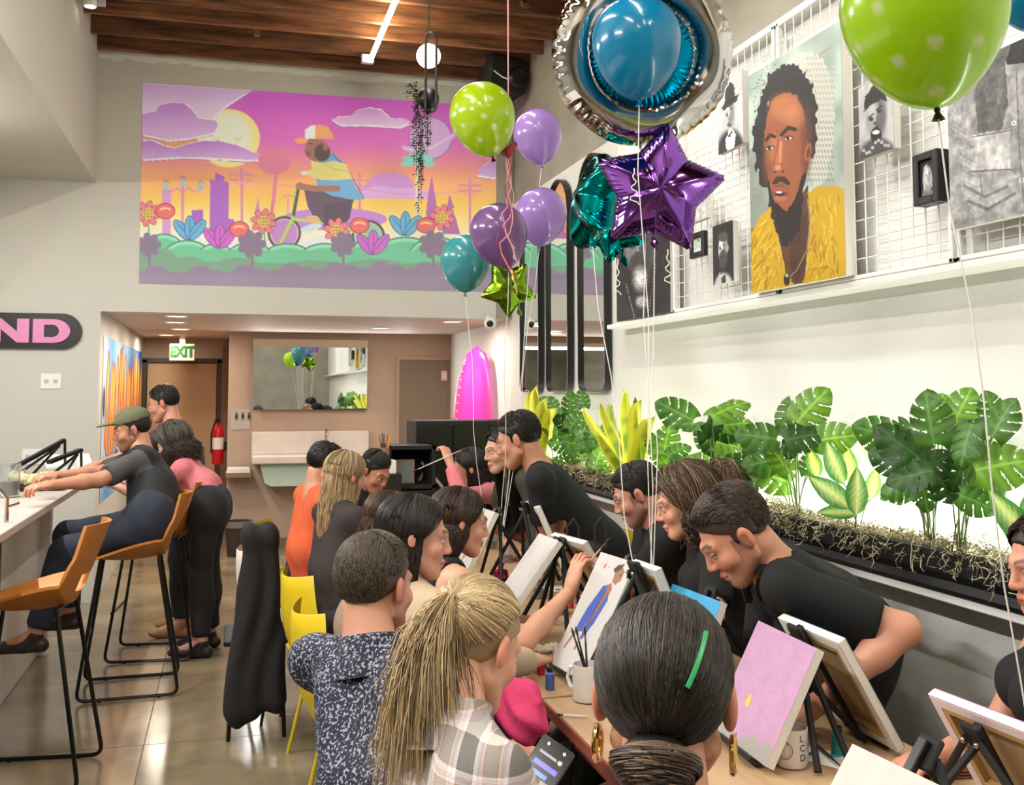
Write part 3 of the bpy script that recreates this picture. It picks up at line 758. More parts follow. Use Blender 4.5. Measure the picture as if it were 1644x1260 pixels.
# ------------------------------------------------------------------ flat painting helper (vertex colours on a fine grid)
class Pic:
    """paint in photo pixels: quad = 4 photo corners TL,TR,BR,BL mapped on the panel by a homography"""
    def __init__(s, quad, nx, ny, bg=(255,255,255)):
        s.nx, s.ny = nx, ny; A_ = []; b_ = []
        for (x, y), (u, v) in zip(quad, ((0,0),(1,0),(1,1),(0,1))):
            A_ += [[u, v, 1, 0, 0, 0, -u*x, -v*x], [0, 0, 0, u, v, 1, -u*y, -v*y]]; b_ += [x, y]
        h = s.h = np.linalg.solve(np.array(A_, float), np.array(b_, float)); u, v = np.meshgrid((np.arange(nx))/(nx-1), (np.arange(ny))/(ny-1)); s.u, s.v = u, v
        w_ = h[6]*u+h[7]*v+1; s.X = (h[0]*u+h[1]*v+h[2])/w_; s.Y = (h[3]*u+h[4]*v+h[5])/w_
        s.c = np.ones((ny, nx, 3))*A(bg)/255.
    def at(s, u, v):
        h = s.h; w_ = h[6]*u+h[7]*v+1; return ((h[0]*u+h[1]*v+h[2])/w_, (h[3]*u+h[4]*v+h[5])/w_)
    def _a(s, m, col, al=1):
        m = (m*al)[..., None]; c = A(col)/255. if np.ndim(col) < 3 else col
        s.c = s.c*(1-m)+c*m; return s
    def ell(s, cx, cy, rx, ry, col, rot=0, soft=.12, al=1):
        a = R(rot); dx = s.X-cx; dy = s.Y-cy; p = (dx*cos(a)+dy*sin(a))/rx; q = (-dx*sin(a)+dy*cos(a))/ry
        return s._a(np.clip((1-np.hypot(p, q))/soft+.5, 0, 1), col, al)
    def poly(s, pts, col, al=1, jit=0, seed=0):
        X, Y = s.X, s.Y
        if jit: X = X+(snoise(X.shape, (40, 40), seed)-.5)*jit; Y = Y+(snoise(X.shape, (40, 40), seed+5)-.5)*jit
        ins = np.zeros(s.X.shape, bool); n = len(pts)
        for i in range(n):
            x0, y0 = pts[i]; x1, y1 = pts[(i+1) % n]
            if y0 == y1: continue
            ins ^= ((y0 > Y) != (y1 > Y)) & (X < (x1-x0)*(Y-y0)/(y1-y0)+x0)
        return s._a(ins.astype(float), col, al)
    def line(s, pts, w, col, al=1):
        d = np.full(s.X.shape, 1e9)
        for (x0, y0), (x1, y1) in zip(pts[:-1], pts[1:]):
            dx, dy = x1-x0, y1-y0; t = np.clip(((s.X-x0)*dx+(s.Y-y0)*dy)/max(dx*dx+dy*dy, 1e-9), 0, 1)
            d = np.minimum(d, np.hypot(s.X-x0-t*dx, s.Y-y0-t*dy))
        return s._a(np.clip((w/2-d)+.5, 0, 1), col, al)
    def grad(s, t, stops):
        t = np.clip(t, 0, 1); ks = [k for k, _ in stops]; out = np.stack([np.interp(t, ks, [c[i]/255. for _, c in stops]) for i in range(3)], -1); s.c = out; return s
    def mul(s, f): s.c = np.clip(s.c*f[..., None], 0, 1); return s
    def panel(s, name, TL, TR, BR, BL, m, parent=None):
        TL, TR, BR, BL = map(A, (TL, TR, BR, BL)); u = s.u[..., None]; v = s.v[..., None]
        V = (TL*(1-u)+TR*u)*(1-v)+(BL*(1-u)+BR*u)*v
        i = np.arange(s.nx*s.ny).reshape(s.ny, s.nx)
        Q = np.stack([i[:-1, :-1], i[1:, :-1], i[1:, 1:], i[:-1, 1:]], -1).reshape(-1, 4)
        c = s.c.reshape(-1, 3); c = np.where(c > .04045, ((c+.055)/1.055)**2.4, c/12.92)
        return fast_mesh(name, V.reshape(-1, 3), Q, m, c, parent=parent)
PAINT = mat('painted_canvas', (200,200,200), .55, attr='Col', bump=.12, bscale=220)
PRINT = mat('flat_print', (200,200,200), .6, attr='Col')
# ------------------------------------------------------------------ projected picture on the back wall
SQ = [(229,133),(807,172),(807,469),(223,455)]
P_ = Pic(SQ, 470, 262)
def hx(s): return tuple(int(s[i:i+2], 16) for i in (0, 2, 4))
P_.grad((P_.Y-150+(P_.X-230)*-.02)/270, [(0, (205,60,205)), (.28, (225,90,190)), (.45, (250,150,110)), (.62, (252,196,70)), (.74, (250,226,130)), (.84, (240,240,225)), (1, (220,225,225))])
P_.ell(366,222,50,47,(250,235,120),soft=.05).ell(362,220,42,40,(240,245,215),soft=.3)
for x in (346, 381): P_.line([(x-5,221),(x-2,225),(x+2,225),(x+5,221)],1.3,(215,170,70))
lav = (200,140,220); lav2 = (228,190,236); wh = (246,240,250); ol = (150,80,190)
def cloud(pts, c1, c2, y0, y1):
    P_.poly(pts, ol); P_.poly([(x+1, y-1) for x, y in pts], wh)
    g = np.clip((P_.Y-y0)/(y1-y0), 0, 1)[..., None]; col = A(c1)/255*(1-g)+A(c2)/255*g
    P_.poly([(x, y-4 if y > (y0+y1)/2 else y+.5) for x, y in pts], col)
cloud([(228,133),(405,145),(385,158),(360,175),(340,194),(315,193),(250,190),(228,185)], (205,150,222), (235,205,240), 133, 180)
cloud([(228,183),(240,180),(250,178),(258,168),(275,164),(295,166),(308,176),(318,190),(335,192),(346,198),(349,207),(342,217),(325,221),(300,226),(270,229),(245,223),(228,220)], (190,110,215), (230,190,238), 165, 228)
P_.poly([(228,220),(245,223),(270,229),(300,226),(318,224),(300,233),(280,237),(255,236),(228,226)], (245,150,80))
cloud([(228,226),(245,226),(262,234),(280,238),(300,231),(325,226),(350,226),(380,233),(405,244),(425,254),(416,260),(395,261),(350,258),(290,256),(228,260)], (185,105,212), (225,180,235), 226, 262)
cloud([(530,195),(540,188),(560,187),(570,178),(590,173),(610,176),(625,190),(645,193),(660,200),(640,208),(590,204),(545,204)], (215,140,220), (240,205,240), 175, 208)
cloud([(765,285),(772,268),(790,258),(808,255),(808,288),(790,289)], (190,120,220), (225,190,240), 255, 290)
P_.ell(690,222,35,34,ol,soft=.04).ell(690,222,33.5,32.5,(215,165,228),soft=.05).line([(647,237),(668,243),(700,235),(724,221),(730,214)],7,(222,170,235)).line([(650,240),(690,238),(728,216)],1.3,wh)
# skyline
pk = (214,120,170); vi = (160,80,190)
P_.poly([(260,304),(274,304),(274,380),(260,380)], (214,140,205)); P_.poly([(307,337),(325,337),(325,375),(307,375)], vi)
P_.poly([(336,289),(345,289),(345,277),(359,284),(359,291),(366,292),(366,351),(375,352),(375,382),(336,382)], vi)
P_.ell(535,352,85,18,(190,120,215),soft=.03).ell(625,297,38,20,(205,130,215),soft=.05).poly([(575,297),(690,305),(690,320),(575,318)], (214,160,225))
def pole(x, y0, y1, w_=3):
    P_.line([(x,y0),(x,y1)],w_,pk).line([(x-19,y0+9),(x+17,y0+10)],2.6,pk).line([(x-19,y0+18),(x+18,y0+19)],2.6,pk).line([(x-12,y0+20),(x,y0+28),(x+12,y0+20)],1.6,pk)
pole(387,271,365,4); pole(576,280,345,4); pole(754,288,372,4)
P_.line([(388,290),(440,296),(520,303),(576,303),(640,312),(754,307)],1,pk)
P_.line([(293,295),(292,370)],4,pk).line([(264,306),(275,308),(284,302),(293,308),(303,302),(312,309),(320,305)],2,pk)
for x, y_ in ((266,300),(293,294),(321,301)): P_.poly([(x-4,y_-6),(x+4,y_-6),(x+3,y_+5),(x-3,y_+5)], (140,190,220)).line([(x-4,y_-7),(x,y_-11),(x+4,y_-7)],1.5,vi)
P_.poly([(413,315),(417,345),(407,345)], pk)
P_.line([(441,285),(438,320),(434,345)],6,(225,110,140))
for k in range(9): a = k*2*pi/9; P_.ell(439+17*cos(a), 260+13*sin(a), 10, 8, (228,112,150))
P_.ell(439,262,16,13,(228,112,150))
P_.line([(461,318),(461,350)],2,pk).line([(453,316),(461,313),(469,316)],2,pk)
P_.poly([(692,281),(699,320),(701,352),(682,352),(686,315)], (170,90,170)); P_.poly([(721,312),(729,334),(724,334),(732,352),(738,376),(708,376),(716,334)], (170,90,165))
P_.line([(668,262),(668,352)],4,(232,210,190))
for k in range(7): a = pi+k*pi/6; P_.ell(670+18*cos(a), 263+11*sin(a), 10, 4.5, (120,215,205), rot=math.degrees(a))
# rider on a small bicycle (generic figure)
dk = (70,50,70)
for x, y_ in ((446,387),(663,388)): pass
for x, y_, r in ((455,374,27),(672,0,0)):
    if r: P_.ell(x,y_,r,r,dk,soft=.04).ell(x,y_,r-4,r-4,(205,190,190),soft=.05).ell(x,y_,r-6,r-6,(190,120,205),soft=.05)
P_.ell(590,380,27,27,dk,soft=.04).ell(590,380,23,23,(205,190,190),soft=.05).ell(590,380,21,21,(120,200,160),soft=.05)
P_.line([(449,390),(468,352),(475,300)],5,(170,215,70)).line([(468,352),(520,357),(585,378)],5,(170,215,70)).line([(470,345),(478,300)],5,dk)
P_.poly([(487,305),(520,302),(545,308),(566,320),(560,352),(545,366),(520,360),(500,345),(492,330)], (78,60,80)).poly([(520,330),(567,320),(556,352),(540,366),(518,364)], (64,50,72))
P_.ell(500,352,12,6,(225,170,120)).ell(498,366,17,6,(200,220,235),rot=-15).ell(510,386,19,6,(225,235,240),rot=-12)
P_.poly([(520,250),(533,246),(552,262),(562,285),(572,305),(583,320),(565,321),(530,314),(508,302),(506,285),(512,262)], (90,160,215)).line([(533,247),(560,278),(583,318)],1.5,(50,80,140))
P_.poly([(496,256),(516,261),(505,240),(520,236)], (150,95,80)); P_.ell(505,239,17,20,(150,95,80)).ell(516,245,13,14,(70,45,45)).ell(521,236,4,6,(150,95,80)).ell(494,247,5,4,(120,70,65))
P_.poly([(488,223),(488,209),(497,202),(512,200),(526,204),(533,216),(534,223)], (245,160,90)).poly([(488,223),(488,209),(497,202),(504,201),(504,223)], (235,240,240)).ell(482,226,10,5,(245,160,90))
P_.line([(500,231),(493,230)],1.6,(50,30,30)).line([(489,243),(494,245)],1.4,(90,40,40))
P_.line([(540,303),(505,303),(484,300)],10,(150,95,80)).ell(480,299,7,6,(150,95,80))
P_.poly([(483,278),(500,272),(497,258),(515,262),(535,258),(555,264),(558,275),(565,287),(530,290),(505,287),(490,280)], (232,220,120)).ell(487,278,6,3.5,(235,235,235)).line([(520,262),(535,272),(555,275)],1.3,(200,180,80))
# garden
gr = (90,190,140)
for x, y_, rx, ry in ((262,405,35,30),(300,415,40,30),(345,415,30,25),(400,418,40,30),(460,415,40,25),(520,420,45,30),(590,415,50,28),(650,410,50,30),(700,412,45,32),(760,415,50,32),(800,418,30,30)):
    P_.ell(x,y_,rx,ry,(50,120,100),soft=.03).ell(x,y_+1,rx-1.5,ry-1.5,(130,225,175),soft=.03).ell(x,y_+5,rx-2,ry-3,gr,soft=.1)
P_.poly([(222,400),(807,405),(807,480),(222,480)], gr)
for x, y_, rx, ry in ((245,420,40,22),(300,428,30,16),(380,432,40,18),(340,440,200,20),(500,440,60,22),(600,436,60,20),(700,442,90,22)): P_.ell(x,y_,rx,ry,(105,150,120),soft=.08)
def leafs(x, y_, c, d):
    for a in (-38, 0, 38):
        P_.ell(x+sin(R(a))*20, y_-cos(R(a))*16, 9, 20, d, rot=a, soft=.06).ell(x+sin(R(a))*20, y_-cos(R(a))*16, 7.6, 18.5, c, rot=a, soft=.06)
        P_.line([(x,y_),(x+sin(R(a))*32, y_-cos(R(a))*30)],1.2,d)
leafs(304,382,(80,170,215),(40,80,140)); leafs(650,375,(80,170,215),(40,80,140)); leafs(352,395,(205,80,200),(120,40,140)); leafs(598,405,(200,90,200),(120,40,140))
def sunf(x, y_, r=13):
    for k in range(8): a = k*pi/4+.2; P_.ell(x+cos(a)*r, y_+sin(a)*r, 8.5, 5.5, (120,40,60), rot=math.degrees(a), soft=.06).ell(x+cos(a)*r, y_+sin(a)*r, 7.5, 4.5, (236,110,120), rot=math.degrees(a), soft=.06)
    P_.ell(x,y_,9.5,9.5,(235,190,80),soft=.06)
    for k in (-5, 0, 5): P_.line([(x+k,y_-8),(x+k,y_+8)],.8,(130,90,40)).line([(x-8,y_+k),(x+8,y_+k)],.8,(130,90,40))
for x, y_ in ((237,343),(422,356),(539,370),(709,349)): P_.line([(x,y_+10),(x+3,y_+40)],2.5,(90,170,110)); sunf(x, y_)
for x, y_ in ((265,339),(383,368),(576,362),(683,362)): P_.ell(x,y_,16,13,(150,40,50),soft=.05).ell(x,y_,14.5,11.5,(236,90,90),soft=.06).ell(x,y_-2,9,4,(250,210,150),soft=.2).ell(x,y_+1,9,4,(236,90,90),soft=.2)
sh = (118,98,128)
for x, y_, r in ((239,393,17),(403,392,20),(637,400,0),(549,392,18),(694,392,20)):
    if r:
        P_.ell(x,y_,r*.7,r*.7,sh)
        for k in range(7): a = k*2*pi/7; P_.ell(x+cos(a)*r*.75, y_+sin(a)*r*.75, r*.42, r*.36, sh, rot=math.degrees(a))
        P_.line([(x,y_),(x+2,455)],4,sh)
for x in range(225, 815, 24): P_.ell(x, 446+6*sin(x*.7), 20, 17+4*cos(x*1.3), (128,108,140))
P_.poly([(222,440),(808,444),(808,480),(222,480)], (134,116,146))
P_.mul(.93+.07*snoise(P_.X.shape, (6, 9), 3))
zs = YB-.004
P_.c = np.clip(P_.c*.74+.20, 0, 1)
scr = P_.panel('projected_picture', *[onY(x, y_, zs) for x, y_ in SQ], mat('projection', (200,200,200), .8, attr='Col', emit=.16))
tag(scr, 'big colourful projected picture of a cap-wearing cyclist among flowers on the back wall', 'projection')

# ------------------------------------------------------------------ art board, wire grid, artworks
XP = 2.235
yb0 = onX(991, 519, 2.34).y
ab = boxo('trim_2', (2.355, -3.4, 2.07), (XR, yb0, 3.27), mat('art_board', (226,226,222), .6, noise=.03, nscale=2)); struct(ab)
sl_ = struct(boxo('trim_3', (2.27, -3.4, 2.045), (XR, yb0, 2.072), gloss_w, None, .004))
struct(boxo('trim_4', (2.30, -3.4, 3.262), (XR, yb0, 3.295), gloss_w, None, .004))
wire = mat('white_wire', (232,232,228), .35)
ys = [onX(1086, 400, 2.30).y, onX(1257, 250, 2.30).y]; pw = ys[0]-ys[1]; k = 0; ytop = ys[0]
while ytop > -.5:
    y0 = ytop-pw+.02
    t = thing('wire_grid_panel', ['white wire grid panel holding the hat portrait, nearest the far end', 'white wire grid panel behind the large yellow-shirt portrait', 'white wire grid panel carrying the small black frame', 'white wire grid panel at the right edge of the picture', 'white wire grid panel beyond the right edge', 'white wire grid panel past the right edge, last'][min(k, 5)], 'wire grid', (2.29, (ytop+y0)/2, 2.07), 'white wire grid panels on the art board')
    q = MB()
    for a, b in (((ytop-.02), ytop), (y0, y0+.02)): q.bbox((2.275, a, 2.075), (2.30, b, 3.26), .003)
    q.bbox((2.275, y0, 2.075), (2.30, ytop, 2.092), .003); q.bbox((2.275, y0, 3.243), (2.30, ytop, 3.26), .003); q.build('frame', wire, t)
    q = MB(); n = 16
    for i in range(1, n): yy = y0+(ytop-y0)*i/n; q.tube([(2.282, yy, 2.08), (2.282, yy, 3.25)], .003, 5, False)
    for i in range(1, 16): zz = 2.08+1.17*i/16; q.tube([(2.289, y0, zz), (2.289, ytop, zz)], .003, 5, False)
    tag(q.build('wires', wire, t, True), kind='stuff')
    ytop -= pw; k += 1
cedge = mat('canvas_edge', (228,226,218), .7, bump=.2, bscale=300)
def hung(name, label, cat_, quad, paint, nx=70, ny=110, X=XP, th=.03, frame=None, edge=None, group='artworks on the art board'):
    """quad TL,TR,BR,BL in photo; lies in plane X"""
    c = [onX(x, y_, X) for x, y_ in quad]
    y1 = (c[0].y+c[3].y)/2; y0 = (c[1].y+c[2].y)/2; z1 = (c[0].z+c[1].z)/2; z0 = (c[2].z+c[3].z)/2
    t = thing(name, label, cat_, (X+th, (y0+y1)/2, z0), group)
    if frame is None: boxo('canvas', (X, y0, z0), (X+th, y1, z1), edge or cedge, t, .003); fr = 0
    else:
        fr = .028; q = MB()
        q.bbox((X-.008, y0, z0), (X+th, y0+fr, z1), .004); q.bbox((X-.008, y1-fr, z0), (X+th, y1, z1), .004)
        q.bbox((X-.008, y0+fr, z0), (X+th, y1-fr, z0+fr), .004); q.bbox((X-.008, y0+fr, z1-fr), (X+th, y1-fr, z1), .004); q.build('frame', frame, t)
        boxo('backing', (X+.006, y0+fr, z0+fr), (X+th-.002, y1-fr, z1-fr), cedge, t)
    P = Pic(quad, nx, ny); paint(P)
    xo = X-.0012 if not fr else X+.0045
    P.panel('painting', (xo, y1-fr, z1-fr), (xo, y0+fr, z1-fr), (xo, y0+fr, z0+fr), (xo, y1-fr, z0+fr), PAINT, t)
    return t
def bg_mot(P, c, a=.12, s=1, cells=(8, 8)):
    P.c = np.ones_like(P.c)*A(c)/255; P.mul(1-a+2*a*snoise(P.X.shape, cells, s))
def strokes(P, n, box, cols, L, w_, ang, seed, al=.5, spread=.4, mask=None):
    r_ = random.Random(seed)
    for _ in range(n):
        x = r_.uniform(box[0], box[2]); y_ = r_.uniform(box[1], box[3])
        if mask and not mask(x, y_): continue
        a = ang+r_.gauss(0, spread); l = L*r_.uniform(.5, 1.3); P.line([(x,y_),(x+cos(a)*l, y_+sin(a)*l)], w_, r_.choice(cols), al)
# large colour portrait (a generic man with beard, curly hair and a knitted hat)
def big(P):
    def X_(x, y_): return (1140+x/2.52, y_/2.52)
    def PL(pts, c, al=1, jit=0): P.poly([X_(*p) for p in pts], c, al, jit)
    def EL_(x, y_, rx, ry, c, rot=0, soft=.2, al=1): P.ell(*X_(x, y_), rx/2.52, ry/2.52, c, rot, soft, al)
    def LN(pts, w_, c, al=1): P.line([X_(*p) for p in pts], w_/2.52, c, al)
    bg_mot(P, (166,184,174), .14, 2, (14, 9)); PL([(150,600),(260,560),(260,1200),(150,1200)], (120,128,118), .6)
    LN([(160,360),(330,290),(480,200)], 5, (150,140,115)); LN([(160,530),(260,480)], 3, (140,135,115))
    # knitted hat
    PL([(270,300),(330,225),(410,208),(455,250),(490,330),(500,450),(498,600),(470,720),(430,760),(405,700),(430,560),(400,380),(340,290)], (196,198,188), jit=6)
    for r in range(22): 
        y0 = 235+r*23
        for cx in range(9): x = 385+cx*13+(r % 2)*6; LN([(x,y0),(x+6,y0+9)], 4, (104,112,106) if r > 10 else (146,150,142), .8)
    # hair
    PL([(205,400),(240,300),(300,258),(345,262),(395,310),(430,410),(432,540),(420,640),(390,620),(375,480),(350,380),(290,350),(235,400),(222,520),(232,640),(240,760),(205,740),(178,620),(172,500)], (38,36,38), jit=9)
    strokes(P, 700, [X_(170,260)[0], X_(0,260)[1], X_(430,0)[0], X_(0,740)[1]], [(20,20,22),(70,70,74),(95,95,98)], 2.6, .9, 1.2, 5, .6, 1.2, mask=lambda x, y_: P is not None and ((((x-1140)*2.52-300)/135)**2+((y_*2.52-430)/175)**2 > .62) and ((((x-1140)*2.52-300)/135)**2+((y_*2.52-430)/190)**2 < 1.1) and ((x-1140)*2.52 < 415))
    PL([(225,480),(240,390),(290,345),(345,350),(390,400),(405,520),(400,620),(370,600),(300,440),(240,520)], (40,36,36), jit=3)
    # neck, face
    PL([(250,800),(330,860),(400,740),(412,880),(400,1010),(395,1140),(350,1150),(310,1080),(285,960)], (96,56,38))
    PL([(262,860),(300,1000),(330,1140),(360,1140),(408,1000),(412,860),(380,800),(300,860)], (96,56,38)); PL([(330,900),(400,860),(405,1060),(360,1140),(330,1060)], (70,42,30), .8)
    sk = (150,86,54)
    PL([(225,480),(250,400),(300,368),(350,385),(380,450),(395,560),(405,640),(385,720),(350,800),(310,850),(275,830),(245,760),(225,660),(218,560)], sk, jit=3)
    EL_(392,560,26,120,(104,58,38),0,.9,.7); EL_(235,640,22,90,(120,68,44),0,.8,.7); EL_(300,430,60,50,(186,118,76),0,.7,.75); EL_(265,600,30,60,(196,122,80),0,.8,.6); EL_(345,620,35,60,(150,84,54),0,.8,.8); EL_(390,620,16,70,(110,62,42),0,.8,.7); EL_(340,470,40,40,(206,150,108),0,.8,.35)
    EL_(398,610,14,36,(160,92,62),10,.3); EL_(400,612,7,22,(96,50,36),10,.5)
    # brows, eyes
    LN([(228,560),(245,540),(262,548)], 13, (44,28,24)); LN([(290,540),(318,512),(345,520)], 15, (44,28,24)); LN([(272,520),(276,560)], 3, (110,60,40))
    for x, y_ in ((243,594),(318,555)): EL_(x,y_,19,11,(120,70,50),-12,.4); EL_(x,y_,15,7,(205,190,175),-12,.3); EL_(x-2,y_,7,7,(35,22,18),0,.3); LN([(x-16,y_-3),(x,y_-10),(x+16,y_-6)], 4, (50,28,22))
    LN([(278,560),(262,640),(258,680)], 8, (140,76,48), .8); LN([(288,570),(285,650)], 9, (222,160,115), .6); EL_(280,680,26,18,(150,82,54),0,.4); EL_(276,672,13,10,(214,140,100),0,.7); EL_(264,690,6,4,(50,26,20)); EL_(298,688,6,4,(50,26,20))
    # beard and mouth
    PL([(232,700),(245,860),(275,975),(312,1000),(345,960),(372,900),(384,760),(398,660),(380,700),(350,800),(310,850),(262,800)], (30,24,24), jit=4); PL([(240,740),(262,712),(300,710),(335,730),(345,770),(372,700),(378,800),(372,900),(345,960),(318,990),(290,960),(268,900),(250,840)], (46,34,32), .0)
    PL([(252,735),(270,708),(305,708),(330,735),(322,745),(290,728),(262,742)], (52,34,30)); PL([(262,835),(290,868),(330,850),(368,780),(376,850),(368,920),(335,970),(312,1000),(288,960),(268,900)], (30,24,24), jit=6)
    EL_(288,775,34,36,(120,66,48)); EL_(288,764,30,14,(150,84,70)); EL_(290,795,27,14,(170,100,84)); EL_(288,778,22,10,(60,26,24)); EL_(284,772,14,4,(220,210,195))
    strokes(P, 200, [X_(262,0)[0], X_(0,860)[1], X_(372,0)[0], X_(0,985)[1]], [(15,12,12),(62,50,48)], 2.5, .8, 1.5, 8, .6, 1)
    # yellow shirt
    ye = (196,158,24)
    PL([(150,960),(200,880),(245,830),(262,900),(290,980),(310,1060),(345,1150),(300,1210),(150,1220)], ye, jit=4)
    PL([(400,770),(440,750),(480,745),(515,745),(560,760),(560,1180),(380,1160),(398,1080),(412,960),(415,860)], ye, jit=4)
    strokes(P, 90, [X_(165,0)[0], X_(0,880)[1], X_(300,0)[0], X_(0,1180)[1]], [(228,196,60),(140,104,14),(110,84,14),(236,208,80)], 16, 2.2, 2.0, 11, .5, .35, mask=lambda x, y_: (x-1140)*2.52 < 250+.28*((y_*2.52)-860))
    strokes(P, 80, [X_(410,0)[0], X_(0,780)[1], X_(530,0)[0], X_(0,1130)[1]], [(228,196,60),(140,104,14),(120,92,14),(236,208,80)], 16, 2.2, 1.6, 12, .5, .3)
    LN([(262,870),(290,960),(312,1060),(318,1110)], 5, (60,52,42)); LN([(400,800),(412,900),(400,1010),(360,1090),(320,1130)], 4, (150,140,110)); EL_(320,1128,13,26,(40,36,32)); EL_(320,1112,7,7,(190,186,170))
    for i in range(9): LN([(418+i*9,1088-i*1.5),(423+i*9,1084-i*1.5)], 2.4, (70,50,20))
hung('portrait_painting', 'large colour portrait painting of a bearded curly-haired man in a yellow shirt', 'painting', [(1199.5,121),(1345,38),(1363,440),(1209,472)], big, 190, 400, X=2.24, th=.045)
# black and white portraits: generic faces
def bw(kind):
    def f(P):
        w_ = P.at(1,.5)[0]-P.at(0,.5)[0]; h_ = P.at(.5,1)[1]-P.at(.5,0)[1]
        L = lambda u, v: P.at(u, v)
        def E(u, v, ru, rv, c, rot=0, soft=.25, al=1): P.ell(*L(u, v), ru*w_, rv*h_, c if len(np.shape(c)) else (c,)*3, rot, soft, al)
        def G(pts, c, al=1, jit=2): P.poly([L(*p) for p in pts], (c,)*3, al, jit)
        def N(pts, wd, c, al=1): P.line([L(*p) for p in pts], wd*w_, (c,)*3, al)
        def face(u, v, ru, rv, c=185, look=-.1, sk=0):
            # sk: slope of image horizontals in photo (features follow the perspective)
            E(u, v, ru, rv, c); E(u+ru*.45, v, ru*.55, rv*.9, c-70, 0, .8, .8); E(u-ru*.25, v-rv*.4, ru*.5, rv*.35, min(255, c+45), 0, .9, .7)
            for s_ in (-1, 1):
                ex, ey = u+look*ru+s_*ru*.40, v-rv*.12-s_*sk; E(ex, ey, ru*.22, rv*.10, c-95, 0, .6); E(ex, ey, ru*.09, rv*.06, 20); N([(ex-ru*.25, ey-rv*.14+sk*.3), (ex+ru*.22, ey-rv*.18-sk*.3)], ru*.13, c-125)
            N([(u+look*ru, v-rv*.1), (u+look*ru-.01, v+rv*.22)], ru*.12, min(255, c+40), .8); E(u+look*ru, v+rv*.27, ru*.20, rv*.07, c-75, 0, .5)
            N([(u+look*ru-ru*.25, v+rv*.52+sk*.6), (u+look*ru+ru*.25, v+rv*.50-sk*.6)], ru*.13, c-120)
        if kind == 'hat':
            bg_mot(P, (196,196,196), .08); E(.5,1.05,.55,.32,52); G([(.30,.86),(.5,.68),(.72,.84),(.6,1.1),(.4,1.1)],235); G([(.38,.80),(.62,.74),(.5,.84)],30)
            face(.47,.50,.20,.21,190,-.05,.03); G([(.16,.36),(.28,.32),(.32,.14),(.52,.06),(.68,.14),(.70,.30),(.86,.30),(.78,.38),(.50,.40),(.24,.42)],38); N([(.29,.335),(.70,.315)],.05,15); E(.47,.66,.10,.03,90)
        elif kind == 'beard':
            bg_mot(P, (34,34,35), .2); E(.5,1.12,.5,.30,200); G([(.12,.98),(.35,.80),(.45,1.1),(.1,1.1)],190); G([(.40,.90),(.62,.86),(.6,1.1),(.42,1.1)],60)
            face(.50,.42,.22,.24,195,-.15,.02); E(.50,.60,.20,.16,70); N([(.38,.57),(.58,.56)],.04,30); E(.52,.23,.24,.08,75); E(.74,.44,.04,.06,170)
        elif kind == 'shout':
            bg_mot(P, (178,178,178), .08); E(.5,1.05,.55,.28,70); face(.50,.50,.30,.28,150,-.05,.03); E(.5,.74,.16,.11,28); E(.5,.70,.11,.03,220); G([(.16,.36),(.20,.16),(.48,.04),(.76,.12),(.84,.36),(.70,.30),(.40,.30)],36)
            for k_ in range(9): E(.12+k_*.09,.88+.06*sin(k_),.045,.022,205); 
            for k_ in range(9): E(.12+k_*.09,.88+.06*sin(k_),.020,.010,60)
        elif kind == 'small':
            bg_mot(P, (30,30,31), .2); E(.5,1.0,.42,.24,110); E(.50,.5,.34,.36,150); face(.52,.44,.22,.25,205,.1,.02); G([(.18,.5),(.28,.16),(.52,.08),(.44,.22),(.32,.5),(.34,.8),(.22,.82)],190)
            G([(.72,.3),(.82,.5),(.80,.8),(.70,.75)],170); strokes(P, 40, [L(.2,.2)[0],L(0,.2)[1],L(.8,0)[0],L(0,.8)[1]], [(60,60,60),(230,230,230)], 4, .5, 1.5, 3, .4)
        elif kind == 'dark':
            bg_mot(P, (30,30,31), .35, 4, (20, 14)); face(.47,.25,.30,.30,120,-.1,.01); E(.47,.44,.20,.11,60); E(.47,.60,.14,.13,200,0,.6,.8); E(.47,.60,.07,.07,240,0,.8); E(.50,.84,.11,.06,190,0,.7)
            strokes(P, 420, [L(.0,.0)[0],L(0,.4)[1],L(1,0)[0],L(0,1)[1]], [(14,14,14),(60,60,60),(44,44,44)], 3, .8, .8, 9, .5, 1.2)
            for k_ in range(14): E(.20+k_*.012,.62+k_*.028,.008,.006,230); E(.76-k_*.010,.50+k_*.034,.007,.006,200)
        elif kind == 'denim':
            bg_mot(P, (150,150,150), .14, 6, (16, 16))
            Q = lambda pts, c, al=1, jit=3: P.poly([(1140+x/2.52, y_/2.52) for x, y_ in pts], (c,)*3, al, jit)
            M_ = lambda pts, wd, c, al=1: P.line([(1140+x/2.52, y_/2.52) for x, y_ in pts], wd/2.52, (c,)*3, al)
            Q([(950,100),(1270,60),(1270,260),(1180,270),(1100,300),(960,430)], 168); Q([(1190,140),(1290,90),(1400,100),(1400,260),(1200,265)], 44)
            Q([(1085,260),(1190,90),(1240,110),(1195,260),(1205,420),(1180,530),(1085,535),(1070,380)], 96); M_([(1100,380),(1110,520)], 26, 70, .6); M_([(1180,280),(1170,420)], 20, 125, .6)
            Q([(1060,545),(1215,530),(1210,690),(1050,680)], 186); M_([(1060,548),(1216,536)], 5, 100); M_([(1050,685),(1212,692)], 5, 90)
            Q([(1015,760),(1050,690),(1210,695),(1235,720),(1240,800),(1120,870),(1060,850)], 160); M_([(1030,740),(1110,790),(1200,760)], 12, 100, .8); M_([(1045,800),(1120,840),(1230,790)], 12, 95, .8); M_([(1090,700),(1100,780)], 8, 110, .8)
            for k_ in range(12): M_([(970+k_*8,440+k_*34),(1050+k_*4,500+k_*30)], 10, 120 if k_ % 2 else 190, .5)
